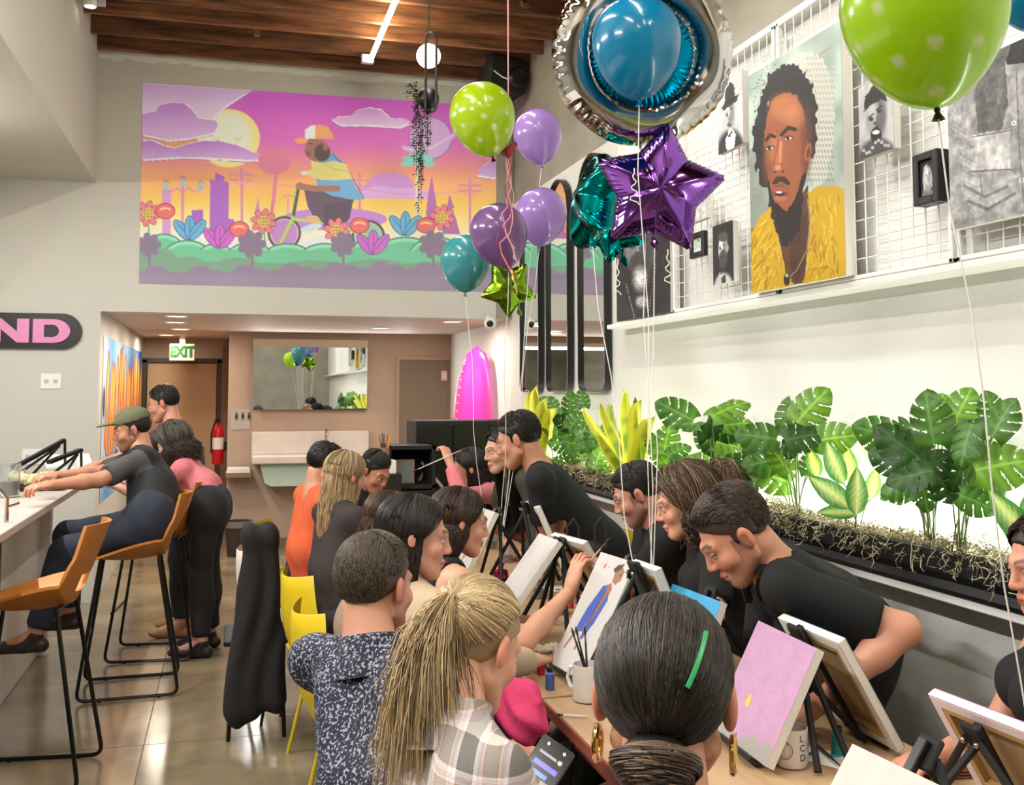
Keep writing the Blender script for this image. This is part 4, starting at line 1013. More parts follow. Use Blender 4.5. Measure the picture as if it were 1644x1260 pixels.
            for bx_, by_ in ((1228,508),(1258,740)): P.ell(1140+bx_/2.52, by_/2.52, 4, 4, (225,225,225)).ell(1140+bx_/2.52, by_/2.52, 2, 2, (120,120,120))
            M_([(1240,300),(1250,620),(1265,830)], 4, 90)
            for s_, bb in ((1, 0), (2, 0)): P.mul(.88+.24*snoise(P.X.shape, (26*s_, 22*s_), 10+s_))
    return f
hung('portrait_canvas', 'black and white portrait of a man in a brimmed hat, beside the silver balloon', 'painting', [(1150,138),(1190,113),(1196,229),(1156,247)], bw('hat'), 60, 130)
hung('portrait_canvas', 'small portrait of a bearded man on black, left of the yellow-shirt painting', 'painting', [(1143,363),(1175,355),(1180,450),(1147,458)], bw('beard'), 50, 110)
hung('portrait_canvas', 'black and white portrait of a shouting man in a cap with a chain', 'painting', [(1379,136),(1433,122),(1436,240),(1380,256)], bw('shout'), 70, 120)
hung('framed_portrait', 'small long-haired portrait in a thick black frame', 'picture', [(1466,250),(1507,238),(1508,322),(1469,333)], bw('small'), 50, 90, X=2.235, th=.05, frame=black)
hung('portrait_canvas', 'large black and white painting of a hand and denim cuff at the right edge', 'painting', [(1519,110),(1716,38),(1722,338),(1528,360)], bw('denim'), 210, 260, X=2.24, th=.035)
hung('portrait_canvas', 'large dark portrait with pale beard, at the far end of the art board', 'painting', [(989,372),(1075,334),(1077,498),(991,519)], bw('dark'), 110, 200, X=2.27)
def cert(P):
    bg_mot(P, (206,214,204), .03); [P.line([(1112,y_),(1128,y_-3)], 1.2, (90,110,100)) for y_ in (386,392,397,402)]; P.ell(1120,380,3,3,(90,140,110))
hung('framed_certificate', 'tiny certificate in a thin black frame behind the purple star balloon', 'picture', [(1108,376),(1130,370),(1132,410),(1109,416)], cert, 24, 40, frame=black, th=.02)
hung('portrait_canvas', 'pale canvas half hidden behind the purple star balloon', 'painting', [(1108,316),(1133,304),(1135,350),(1110,358)], lambda P: bg_mot(P, (190,190,186), .15), 24, 40)

# ------------------------------------------------------------------ arched mirrors
glass = mat('mirror_glass', (240,242,242), .015, metal=1)
def arch(label, pa, pb, zt, zb=1.665, X=2.36):
    ya = onX(pa, 600, X).y; yb_ = onX(pb, 600, X).y; w_ = ya-yb_; r = w_/2; cy = (ya+yb_)/2
    pts = []
    for a in range(0, 181, 12): pts.append((cy-cos(R(a))*r, zt-r+sin(R(a))*r))
    rb = .07
    for cyy, a0 in ((ya-rb, 0), (yb_+rb, -90)):
        for a in range(0, 91, 18): pts.append((cyy+cos(R(a0-a))*rb, zb+rb+sin(R(a0-a))*rb))
    t = thing('arched_mirror', label, 'mirror', (X, cy, zb), 'arched mirrors on the right wall')
    q = MB(); n = len(pts); X0 = X+.004
    q.add([(X0, a, b) for a, b in pts]+[(X+.03, a, b) for a, b in pts], [tuple(range(n)), tuple(range(n, 2*n))[::-1]]+[(i, i+n, (i+1) % n+n, (i+1) % n) for i in range(n)])
    g = q.build('glass', glass, t)
    me = g.data; me.update()
    if me.polygons[0].normal.x > 0: me.flip_normals()
    q = MB(); c = [(X+.008, a, b) for a, b in pts]
    vs = []; fs = []
    for i, (a, b) in enumerate(pts):
        dx, dz = a-cy, b-max(min(b, zt-r), zb+rb)
        nn = Vector((0, dx if abs(dx) > 1e-6 else 0, b-(zt+zb)/2)).normalized(); nn = Vector((0, (a-cy)/r, 0 if zb+rb < b < zt-r else (b-(zt-r))/r if b >= zt-r else -(zb+rb-b)/rb)).normalized()
        for dxx, e in ((-.018, 0), (-.018, .012), (.03, .012), (.03, 0)): vs.append(Vector((X+dxx, a, b))+nn*e)
    for i in range(n):
        j = (i+1) % n
        for k_ in range(4): l = (k_+1) % 4; fs.append((i*4+k_, i*4+l, j*4+l, j*4+k_))
    q.add(vs, fs); q.build('frame', black, t)
arch('arched black-framed mirror nearest the art board', 932, 974, 3.27)
arch('middle one of the three arched black-framed mirrors', 880, 914, 3.24)
arch('arched black-framed mirror furthest from the art board, behind the green star balloon', 838, 867, 3.22)
# ------------------------------------------------------------------ kitchen and back zone
def text_mesh(name, s, size, m, parent, M, ext=.002, bold=0, sx=1.):
    cu = bpy.data.curves.new(name, 'FONT'); cu.body = s; cu.size = size; cu.extrude = ext; cu.offset = bold; cu.align_x = 'CENTER'; cu.align_y = 'CENTER'; cu.resolution_u = 3
    o = bpy.data.objects.new(name, cu); C.objects.link(o); bpy.context.view_layer.update()
    me = bpy.data.meshes.new_from_object(o); bpy.data.objects.remove(o)
    me.transform(M @ Matrix.Diagonal((sx, 1, 1, 1))); me.materials.clear(); me.materials.append(m); return link(name, me, parent)
RX = Matrix.Rotation(R(90), 4, 'X')
def qlathe(name, prof, m, parent, loc=(0,0,0), n=24, M=None, smooth=True):
    return MB().lathe(prof, n, Matrix.Translation(loc) @ (M or Matrix.Identity(4))).build(name, m, parent, smooth)
# exit door at the end of the corridor
d1 = thing('door_1', None, None, ((xj-.02)/2, YD, 0)); struct(d1, 'tan flush exit door at the end of the corridor')
boxo('door_leaf', (xj+.06, YD, .01), (-.16, YD+.045, 2.0), tan, d1, .004)
dkf = mat('dark_door_frame', (52,42,34), .5)
boxo('jamb', (xj, YD-.03, 0), (xj+.055, YD+.05, 2.04), dkf, d1); boxo('jamb', (-.155, YD-.03, 0), (-.10, YD+.05, 2.04), dkf, d1); boxo('head_jamb', (xj, YD-.03, 2.005), (-.10, YD+.05, 2.06), dkf, d1)
boxo('kick_plate', (xj+.08, YD-.006, .02), (-.18, YD, .28), mat('kick_plate', (40,36,34), .4), d1)
q = MB(); q.tube([(-.30, YD-.0, 1.0), (-.30, YD-.05, 1.0), (-.42, YD-.05, 1.0)], .011, 8); q.build('handle', mat('steel', (160,160,160), .3, metal=1), d1, True)
brn = mat('brown_door_panel', (120,84,58), .55, noise=.2, nscale=3, stretch=(4, 4, .4))
p0 = onX(370, 650, -.02)
struct(boxo('trim_5', (-.10, YD-.05, 0), (-.02, YD+.04, 2.2), brn))
# exit sign
es = thing('exit_sign', 'pale green-lettered exit sign hanging over the corridor door', 'sign', (-.58, 12.4, 1.98))
a = onY(272, 579, 12.4); b = onY(313, 552, 12.4)
boxo('panel', (a.x, 12.38, a.z), (b.x, 12.42, b.z), mat('exit_panel', (206,196,160), .6), es, .006)
boxo('ceiling_bracket', ((a.x+b.x)/2-.03, 12.39, b.z), ((a.x+b.x)/2+.03, 12.41, 2.30), gloss_w, es)
text_mesh('lettering', 'EXIT', .165, mat('exit_green', (16,84,30), .5), es, Matrix.Translation(((a.x+b.x)/2, 12.376, (a.z+b.z)/2)) @ RX, .001, .009, .78)
# graffiti mural on the corridor's left wall
P = Pic([(0,0),(390,0),(390,150),(0,150)], 240, 110)
P.grad(P.X/390+.15*snoise(P.X.shape, (6, 5), 2), [(0, (225,230,235)), (.22, (90,160,215)), (.45, (200,215,225)), (.7, (70,140,205)), (1, (40,90,160))])
for k in range(14):
    x = 40+k*26+6*sin(k*2.1); P.ell(x, 62+10*sin(k), 15, 50, (120,50,20), rot=8*sin(k), soft=.05).ell(x, 62+10*sin(k), 12.5, 47, (245,140,40), rot=8*sin(k), soft=.05).ell(x-2, 45+10*sin(k), 5, 22, (252,190,80), rot=6, soft=.3)
    if k % 3 == 0: P.ell(x+2, 66, 4, 16, (90,150,210), soft=.1)
for k in range(12): P.ell(30+k*31, 125+8*sin(k*1.7), 18, 9, (30,80,150) if k % 2 else (240,240,240), soft=.1).line([(20+k*31,110),(40+k*31,145)],2,(20,50,100))
P.ell(12, 60, 8, 14, (60,20,20)).ell(26, 95, 6, 10, (220,90,40))
mu = P.panel('mural', (xj+.004, 9.03, 2.12), (xj+.004, 12.8, 2.12), (xj+.004, 12.8, .75), (xj+.004, 9.03, .75), PRINT)
tag(mu, 'orange and blue bubble graffiti mural along the corridor wall', 'mural')
# fire extinguisher
red = mat('extinguisher_red', (190,24,24), .3); fx = onX(349, 700, -.10)
ex = thing('fire_extinguisher', 'red fire extinguisher on the wall beside the corridor door', 'extinguisher', (-.12, 12.0, 1.0))
q = MB(); q.lathe([(.0,0),(.06,.005),(.065,.03),(.065,.36),(.055,.41),(.025,.44),(.022,.47),(0,.47)], 20, Matrix.Translation((-.12, 12.0, .85))); q.build('cylinder', red, ex, True)
boxo('valve', (-.145, 11.97, 1.315), (-.095, 12.03, 1.35), black, ex, .004); boxo('lever', (-.16, 11.90, 1.35), (-.12, 12.02, 1.365), black, ex)
MB().tube([(-.12, 11.97, 1.33), (-.15, 11.88, 1.34), (-.19, 11.90, 1.20), (-.19, 11.92, .98)], .010, 8).build('hose', blackm, ex, True)
qlathe('label_band', [(.066,.17),(.0665,.30)], gloss_w, ex, (-.12, 12.0, .85)); boxo('wall_bracket', (-.06, 11.97, 1.0), (-.02, 12.03, 1.1), black, ex)
# restroom sign on the plaster
rs = thing('restroom_sign', 'small restroom sign with figures on the plaster wall', 'sign', (.10, YK-.01, 1.4))
a = onY(370, 682, YK-.012); b = onY(402, 656, YK-.012)
boxo('plate', (a.x, YK-.008, a.z-.05), (b.x, YK, b.z), mat('grey_plate', (172,166,158), .5), rs)
for k in range(3):
    q = MB(); x = a.x+.06+k*.065; z = (a.z+b.z)/2
    q.lathe([(0,0),(.010,0),(.010,.004),(0,.004)], 12, Matrix.Translation((x, YK-.012, z+.035)) @ RX); q.prism([(-.012,-.035),(-.005,-.035),(-.004,-.005),(.004,-.005),(.005,-.035),(.012,-.035),(.014,.02),(-.014,.02)], 0, .004, Matrix.Translation((x, YK-.008, z)) @ RX)
    q.build('figure', blackm, rs)
# mirror with back-glow above the trough sink
a = onY(405, 658, YK-.05); b = onY(590, 546, YK-.05)
mr = thing('wall_mirror', 'big rectangular backlit mirror above the trough sink', 'mirror', ((a.x+b.x)/2, YK-.05, a.z))
boxo('glass', (a.x, YK-.052, a.z), (b.x, YK-.045, b.z-.08), glass, mr); boxo('top_rail', (a.x-.005, YK-.06, b.z-.085), (b.x+.005, YK-.035, b.z), mat('mirror_rail', (190,176,158), .5), mr, .004)
boxo('frame_back', (a.x+.05, YK-.04, a.z+.05), (b.x-.05, YK, b.z-.05), gloss_w, mr)
MXA, MXB = a.x, b.x
# trough sink
sk = thing('trough_sink', 'wide white wall-hung trough sink under the big mirror', 'sink', ((a.x+b.x)/2, 11.1, .55))
a = onY(404, 742, 11.0); b = onY(592, 700, 11.0)
boxo('deck', (MXA, 10.95, a.z-.02), (MXB+.02, YK-.02, a.z+.06), mat('marble_white', (214,206,198), .3, noise=.12, nscale=5), sk, .01)
boxo('splash', (MXA, YK-.10, a.z+.06), (MXB+.02, YK-.03, a.z+.30), mat('marble_white', (214,206,198)), sk, .006)
q = MB(); zt = a.z-.02; M = Matrix.Identity(4)
q.prism([(MXA+.08, 0), (MXB-.06, 0), (MXB-.12, -.20), (MXB-.20, -.235), (MXA+.20, -.235), (MXA+.13, -.20)], 0, .34, Matrix.Translation((0, YK-.03, zt)) @ RX); q.build('basin', mat('pale_green_enamel', (176,196,182), .25), sk)
q = MB(); q.tube([(1.0, 11.22, a.z+.06), (1.0, 11.22, a.z+.28), (1.0, 11.18, a.z+.32), (1.0, 11.08, a.z+.30), (1.0, 11.05, a.z+.26)], .012, 8); q.build('faucet', mat('steel', (160,160,160)), sk, True)
for s_ in (-1, 1): MB().tube([(1.0+s_*.10, 11.22, a.z+.06), (1.0+s_*.10, 11.22, a.z+.12), (1.0+s_*.17, 11.20, a.z+.13)], .009, 8).build('tap_handle', mat('steel', (160,160,160)), sk, True)
MB().tube([((MXA+MXB)/2, 11.25, zt-.23), ((MXA+MXB)/2, 11.25, zt-.45), ((MXA+MXB)/2, YK-.03, zt-.48)], .02, 10).build('drain_pipe', mat('steel', (160,160,160)), sk, True)
# towel tray
a = onY(362, 757, 11.2); tt = thing('towel_tray', 'folded paper towels on a small shelf left of the sink', 'tray', (a.x+.12, 11.25, a.z))
boxo('shelf', (a.x, 11.12, a.z-.06), (a.x+.26, YK, a.z-.01), mat('shelf_wood', (130,108,84), .6), tt, .003)
for k in range(4): boxo('paper_towel', (a.x+.01+k*.004, 11.13, a.z-.01+k*.012), (a.x+.25-k*.003, 11.36, a.z+.001+k*.012), gloss_w, tt, .002)
# waste basket and sansevieria pot
a = onZ(381, 892, 0); wb_ = thing('waste_basket', 'dark mesh waste basket against the plaster wall', 'basket', (a.x, a.y, 0), local=True)
qlathe('basket', [(.0,.0),(.10,0),(.135,.34),(.14,.35),(.13,.35),(.095,.01),(0,.01)], mat('dark_mesh', (52,44,40), .6), wb_)
qlathe('liner', [(.133,.30),(.139,.352),(.148,.35),(.142,.29)], mat('liner', (120,112,104), .4), wb_)
# recessed niche door
d2 = thing('door_2', None, None, (1.9, YK, 0)); struct(d2, 'taupe flush door in the plaster wall')
a = onY(637, 573, YK-.01); b = onY(720, 573, YK-.01)
boxo('door_leaf', (a.x+.03, YK-.02, .01), (b.x, YK-.004, a.z-.03), mat('taupe_door', (124,108,92), .6), d2); boxo('head_jamb', (a.x, YK-.03, a.z-.03), (b.x+.01, YK, a.z), plas, d2); boxo('jamb', (a.x, YK-.03, 0), (a.x+.028, YK, a.z-.03), plas, d2)
c = onY(713, 603, YK-.02); sw = thing('wall_switch', 'small framed switch plate by the taupe door', 'switch', c)
boxo('plate', c+Vector((-.035,-.012,-.055)), c+Vector((.035,-.002,.055)), mat('pinkish_plate', (226,196,186), .5), sw, .004); boxo('rocker', c+Vector((-.010,-.018,-.03)), c+Vector((.010,-.012,.03)), gloss_w, sw, .002)
# outlets on the left part of the back wall
for k, (x, y_) in enumerate(((82, 612), (52, 733))):
    c = onY(x, y_, YB); sw = thing('wall_outlet', ['white double outlet plate under the pink-lettered sign', 'white outlet plate just above the bar counter'][k], 'outlet', c)
    boxo('plate', c+Vector((-.075,-.008,-.06)), c+Vector((.075,0,.06)), gloss_w, sw, .003)
    for s_ in (-1, 1): MB().lathe([(0,0),(.018,0),(.018,.004),(0,.004)], 14, Matrix.Translation(c+Vector((s_*.033,-.008,0))) @ RX).build('socket', mat('socket_grey', (190,188,182), .5), sw)
# pill shaped sign with pink letters, running out of the picture on the left
cy_ = onY(60, 531, YB-.03); rr = abs(onY(60, 503, YB-.03).z-onY(60, 560, YB-.03).z)/2; xe = onY(131, 531, YB-.03).x
sg = thing('wall_sign', 'black pill-shaped sign with pink block letters on the back wall', 'sign', (xe-.8, YB-.03, cy_.z-rr))
pts = [(xe-rr+cos(R(a_))*rr, cy_.z+sin(R(a_))*rr) for a_ in range(-90, 91, 12)]+[(xe-1.5-cos(R(a_))*rr, cy_.z+sin(R(a_))*rr) for a_ in range(90, -91, -12)]
MB().prism([(x, z) for x, z in pts], 0, .03, Matrix.Translation((0, YB, 0)) @ RX).build('board', mat('sign_black', (20,16,18), .35), sg)
pkm = mat('sign_pink', (222,140,188), .45); zc = cy_.z; lh = abs(onY(60,511,YB).z-onY(60,549,YB).z)/2; Yf = YB-.03
def letter(polys, holes, x0, x1, nm):
    sx_ = x1-x0; q = MB()
    for pl in polys: q.prism([(x0+u*sx_, zc+(v-.5)*2*lh) for u, v in pl], 0, .012, Matrix.Translation((0, Yf, 0)) @ RX)
    q.build(nm, pkm, sg)
xd0, xd1 = onY(53, 531, Yf).x, onY(113, 531, Yf).x; xn0, xn1 = onY(-18, 531, Yf).x, onY(47, 531, Yf).x
D = []
outer = [(0,0),(.55,0)]+[(.55+.45*sin(R(a_)), .5-.5*cos(R(a_))) for a_ in range(15, 166, 15)]+[(.55,1),(0,1)]
inner = [(.30,.24),(.52,.24)]+[(.52+.18*sin(R(a_)), .5-.26*cos(R(a_))) for a_ in range(15, 166, 15)]+[(.52,.76),(.30,.76)]
D = [[outer[i], outer[i+1], inner[i+1], inner[i]] for i in range(len(outer)-1)]+[[outer[-1], outer[0], inner[0], inner[-1]]]
letter(D, None, xd0, xd1, 'letter_d'); letter([[(0,0),(.30,0),(.30,.55),(.70,0),(1,0),(1,1),(.70,1),(.70,.45),(.30,1),(0,1)]], None, xn0, xn1, 'letter_n')
# pink surfboard leaning on the kitchen's right wall
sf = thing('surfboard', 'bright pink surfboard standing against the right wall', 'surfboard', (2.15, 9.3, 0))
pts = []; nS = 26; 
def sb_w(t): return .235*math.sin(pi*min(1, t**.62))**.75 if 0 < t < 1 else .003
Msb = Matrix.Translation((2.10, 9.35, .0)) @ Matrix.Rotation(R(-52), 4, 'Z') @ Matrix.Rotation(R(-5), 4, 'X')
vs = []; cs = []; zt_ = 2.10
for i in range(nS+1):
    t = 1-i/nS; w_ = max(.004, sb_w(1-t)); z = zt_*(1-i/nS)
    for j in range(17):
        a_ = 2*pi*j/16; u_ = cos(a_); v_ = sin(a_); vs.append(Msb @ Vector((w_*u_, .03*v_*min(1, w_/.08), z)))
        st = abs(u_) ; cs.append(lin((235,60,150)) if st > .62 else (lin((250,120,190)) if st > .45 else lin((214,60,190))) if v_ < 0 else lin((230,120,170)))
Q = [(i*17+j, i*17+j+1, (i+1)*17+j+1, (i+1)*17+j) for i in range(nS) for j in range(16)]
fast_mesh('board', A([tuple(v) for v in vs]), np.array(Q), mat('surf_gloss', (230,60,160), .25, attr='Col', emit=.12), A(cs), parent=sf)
q = MB()
for k in range(22):
    z = .35+k*.075; w_ = sb_w(1-z/zt_)*.80 if z < zt_ else 0
    q.sphere(Msb @ Vector((-w_*.9, -.030, z)), .008, 8, 6)
tag(q.build('edge_beads', gloss_w, sf), kind='stuff')
# security camera
c = onY(787, 519, 8.72); sc_ = thing('security_camera', 'white round security camera at the right end of the kitchen opening', 'camera', c)
MB().sphere(c, .055, 20, 14).build('housing', gloss_w, sc_, True); MB().sphere(c+Vector((-.008,-.028,-.004)), .034, 16, 12).build('lens', black, sc_, True)
q = MB(); q.tube([c+Vector((0,.02,.03)), c+Vector((0,.08,.06))], .02, 10); q.build('mount', gloss_w, sc_, True)
# black projector box in the upper right corner
c = onY(808, 124, 8.3); pj = thing('wall_speaker', 'black box speaker high in the corner under the joists', 'speaker', c+Vector((0,0,-.14)))
M = Matrix.Translation(c) @ Matrix.Rotation(R(12), 4, 'Z') @ Matrix.Rotation(R(6), 4, 'Y'); q = MB(); q.bbox((-.18,-.12,-.15), (.17,.14,.15), .02, M); q.build('cabinet', blackm, pj)
q = MB(); q.lathe([(0,0),(.085,0),(.095,.01),(.07,.03),(.02,.012),(0,.016)], 24, M @ Matrix.Translation((.08,-.12,-.02)) @ RX); q.build('cone', black, pj, True)
q = MB(); q.bbox((-.02,.10,.10), (.02,.14,.30), .003, M); q.build('bracket', black, pj)
MB().tube([c+Vector((-.14,-.14,.02)), c+Vector((-.05,-.16,-.05)), c+Vector((.0,-.15,-.06))], .006, 6).build('cable', gloss_w, pj, True)
# black cabinet and side unit behind the far end of the table
cb = thing('black_cabinet', 'large black cabinet behind the far painters, below the surfboard', 'cabinet', (1.95, 8.1, 0))
a = onY(668, 676, 8.0); boxo('body', (a.x, 8.0, 0), (2.36, 8.45, a.z), blackm, cb, .006); 
for k in range(3): boxo('door', (a.x+.01+k*.29, 7.985, .08), (a.x+.29+k*.29, 7.999, a.z-.04), black, cb, .003)
su = thing('black_shelf_unit', 'low black shelf unit with an open cubby, left of the cabinet', 'shelf', (1.0, 7.6, 0))
a = onY(622, 716, 7.6); b = onY(700, 716, 7.6)
q = MB(); q.bbox((a.x, 7.6, 0), (a.x+.03, 8.0, a.z), .003); q.bbox((b.x-.03, 7.6, 0), (b.x, 8.0, a.z), .003); q.bbox((a.x, 7.6, a.z-.03), (b.x, 8.0, a.z), .003); q.bbox((a.x, 7.6, a.z-.32), (b.x, 8.0, a.z-.29), .003); q.bbox((a.x+.03, 7.97, 0), (b.x-.03, 8.0, a.z), .003); q.build('carcass', blackm, su)
boxo('door', (a.x+.03, 7.59, .05), (b.x-.03, 7.61, a.z-.33), black, su, .003)
c = Vector((a.x+.16, 7.75, a.z-.29)); tb = thing('framed_photo', 'small pale framed picture in the black shelf unit', 'picture', c)
boxo('frame', c+Vector((-.07,0,0)), c+Vector((.07,.015,.18)), mat('dusty_pink', (190,150,140), .5), tb, .003); boxo('print', c+Vector((-.055,-.003,.015)), c+Vector((.055,0,.165)), mat('print_grey', (150,160,158), .5), tb)
# pencil pot on a white box, small succulent
bx_ = onY(617, 752, 7.4); wbx = thing('white_box', 'white box under the pencil pot beside the shelf unit', 'box', (bx_.x, 7.5, 0))
boxo('carton', (bx_.x-.06, 7.42, bx_.z-.04), (bx_.x+.09, 7.55, bx_.z+.055), gloss_w, wbx, .003); boxo('pedestal', (bx_.x-.12, 7.36, 0), (bx_.x+.12, 7.6, bx_.z-.04), blackm, wbx, .004)
pp = thing('pencil_pot', 'pot of pencils on the white box at the back', 'pot', (bx_.x+.01, 7.48, bx_.z+.055), local=True)
qlathe('pot', [(0,0),(.035,0),(.04,.09),(.036,.09),(.032,.005),(0,.005)], mat('clay_pot', (150,110,80), .6), pp)
for k in range(7): a_ = k*.9; MB().tube([(.012*cos(a_),.012*sin(a_),.01), (.045*cos(a_),.045*sin(a_),.17+.01*(k % 3))], .0045, 6).build('pencil', mat('pencil_%d' % (k % 3), ((220,170,60),(180,60,50),(60,90,70))[k % 3], .5), pp)
# white desk edge/paper stack at corridor: pendant lamp with hanging plant
px_ = atd(688, 90, 5.6); pl = thing('pendant_lamp', 'pendant with glowing globe, black loop and black ball planter', 'lamp', (px_.x, px_.y, px_.z-.4))
zg = px_.z; gx, gy = px_.x, px_.y; s_ = 5.6/1650
MB().sphere((gx, gy, zg), 19.5*s_, 28, 18).build('globe', mat('globe', (255,255,255), .3, emit=2.6), pl, True)
zbot = atd(688, 160, 5.6).z
MB().tube([(gx, gy, zg+30*s_), (gx, gy, ZC)], .004, 6).build('cord', black, pl, True)
lp = []
for k in range(33):
    t = k/32*2*pi; xx = cos(t)*8.5*s_; top = sin(t) > 0
    lp.append((gx+xx+2*s_*0, gy-.075, (zg+22*s_ if top else zbot-18*s_)+sin(t)*8.5*s_))
MB().tube(lp, .0075, 8, closed=True).build('loop', black, pl, True)
qlathe('canopy', [(0,.03),(.05,.03),(.05,0),(0,0)], black, pl, (gx, gy, ZC-.03))
MB().sphere((gx, gy, zbot), 17.5*s_, 24, 16).build('ball', black, pl, True)
MB().lathe([(.0,-.03),(.018,-.012),(.012,.01)], 12, Matrix.Translation((gx, gy, zbot-18*s_))).build('finial', black, pl, True)
hp = thing('hanging_plant', 'string-of-pearls plant trailing from the black ball of the pendant', 'plant', (gx-.05, gy, zbot-.6), local=False)
q = MB(); r_ = random.Random(4)
gm = mat('trailing_leaf', (62,72,40), .6, noise=.3, nscale=60)
ends = [(668,348),(672,300),(664,260),(676,268),(690,235),(685,250),(661,238),(680,225),(674,330),(667,285),(671,275),(678,290),(684,240)]
for k, (ex_, ey_) in enumerate(ends):
    e = atd(ex_, ey_, 5.58); st = Vector((gx-.03+r_.uniform(-.045,.02)+(.03 if ex_ > 682 else 0), gy+r_.uniform(-.03,.03), zbot+.02)); e = Vector((e.x, gy+r_.uniform(-.04,.04), e.z)); L = st.z-e.z; n = int(L/.014)
    for i in range(n):
        t = i/n; p = Vector((st.x+(e.x-st.x)*min(1, t*2.2)+.006*sin(i), st.y+(e.y-st.y)*t, st.z-L*t))
        for _ in range(2):
            a_ = r_.random()*6.28; d = Vector((cos(a_), sin(a_), -.4))*.020; sd = Vector((-sin(a_), cos(a_), .3))*.0055; q.add([p, p+d*.5+sd, p+d, p+d*.5-sd], [(0, 1, 2, 3)])
    q.tube([st, Vector((e.x, (st.y+e.y)/2, st.z-L*.4)), e], .0015, 4)
for _ in range(60):
    a_ = r_.random()*6.28; p = Vector((gx-.09+r_.uniform(-.03,.03), gy-.02, zbot+.03+r_.uniform(-.03,.04))); d = Vector((cos(a_), sin(a_)*.5, sin(a_*3)*.6))*.028; sd = Vector((-sin(a_), cos(a_), .3))*.006; q.add([p, p+d*.5+sd, p+d, p+d*.5-sd], [(0, 1, 2, 3)])
tag(q.build('foliage', gm, hp), kind='stuff')

# ------------------------------------------------------------------ planter, moss and plants
XF = 2.17
pt = thing('planter', 'long black trough planter mounted along the white wall', 'planter', (2.28, 4.2, 1.02))
q = MB(); prof = [(XF+.015, 1.02), (XF+.005, 1.035), (XF+.012, 1.06), (XF, 1.085), (XF, 1.15), (XF+.012, 1.158), (XF+.02, 1.15), (XF+.02, 1.04), (XR-.002, 1.04), (XR-.002, 1.02)]
ya, yb = .6, 8.05; n = len(prof); q.add([(x, ya, z) for x, z in prof]+[(x, yb, z) for x, z in prof], [(i, (i+1) % n, (i+1) % n+n, i+n) for i in range(n)][::1]+[tuple(range(n))[::-1], tuple(range(n, 2*n))]); q.build('trough', mat('planter_black', (22,22,24), .45), pt)
for yy in (ya, yb-.01): boxo('end_cap', (XF, yy, 1.02), (XR-.002, yy+.01, 1.15), mat('planter_black', (22,22,24)), pt)
struct(boxo('trim_6', (XF+.03, ya-.3, .985), (XR, yb+.05, 1.018), gloss_w, None, .004))
N = 5200; r_ = np.random.default_rng(3)
b0 = np.stack([XF+.02+.16*r_.random(N), ya+.05+(yb-ya-.1)*r_.random(N), 1.12+.05*r_.random(N)], 1)
b0[:, 2] += .03*np.maximum(0, np.sin(b0[:, 1]*5.1))*r_.random(N)
ov = r_.random(N) < .10; b0[ov, 0] = XF+.005; 
k = np.linspace(0, 1, 7)[None, :, None]; ph = r_.random((N, 1, 3))*6.28; dr = r_.normal(size=(N, 1, 3))*A((.035,.05,.018)); dr[ov] = np.stack([-.01*np.ones(ov.sum()), r_.normal(size=ov.sum())*.02, -.03-.05*r_.random(ov.sum())], 1)[:, None]
Pm = b0[:, None]*1.+dr*k+.012*np.sin(k*9+ph)-np.where(ov[:, None, None], A((.016,0,0)), 0)*np.minimum(1, k*4)
Pm[..., 0] = np.minimum(Pm[..., 0], 2.39)
cols = A([lin((176,164,126)), lin((204,192,156)), lin((146,132,98)), lin((222,212,180))])[r_.integers(0, 4, N)]
V, Q, cc = strands_mesh(Pm, np.full(N, .0016), cols); tag(fast_mesh('moss', V, Q, mat('moss', (150,140,100), .9, attr='Col'), cc, parent=pt), kind='stuff')
boxo('soil', (XF+.02, ya+.01, 1.04), (XR-.004, yb-.01, 1.115), mat('soil', (120,108,82), .95, bump=1, bscale=90), pt)
MB().tube([(2.375, ya+.3, 1.15), (2.375, yb-.3, 1.15)], .010, 8).build('led_strip', mat('planter_led', (240,255,225), .3, emit=16), pt)
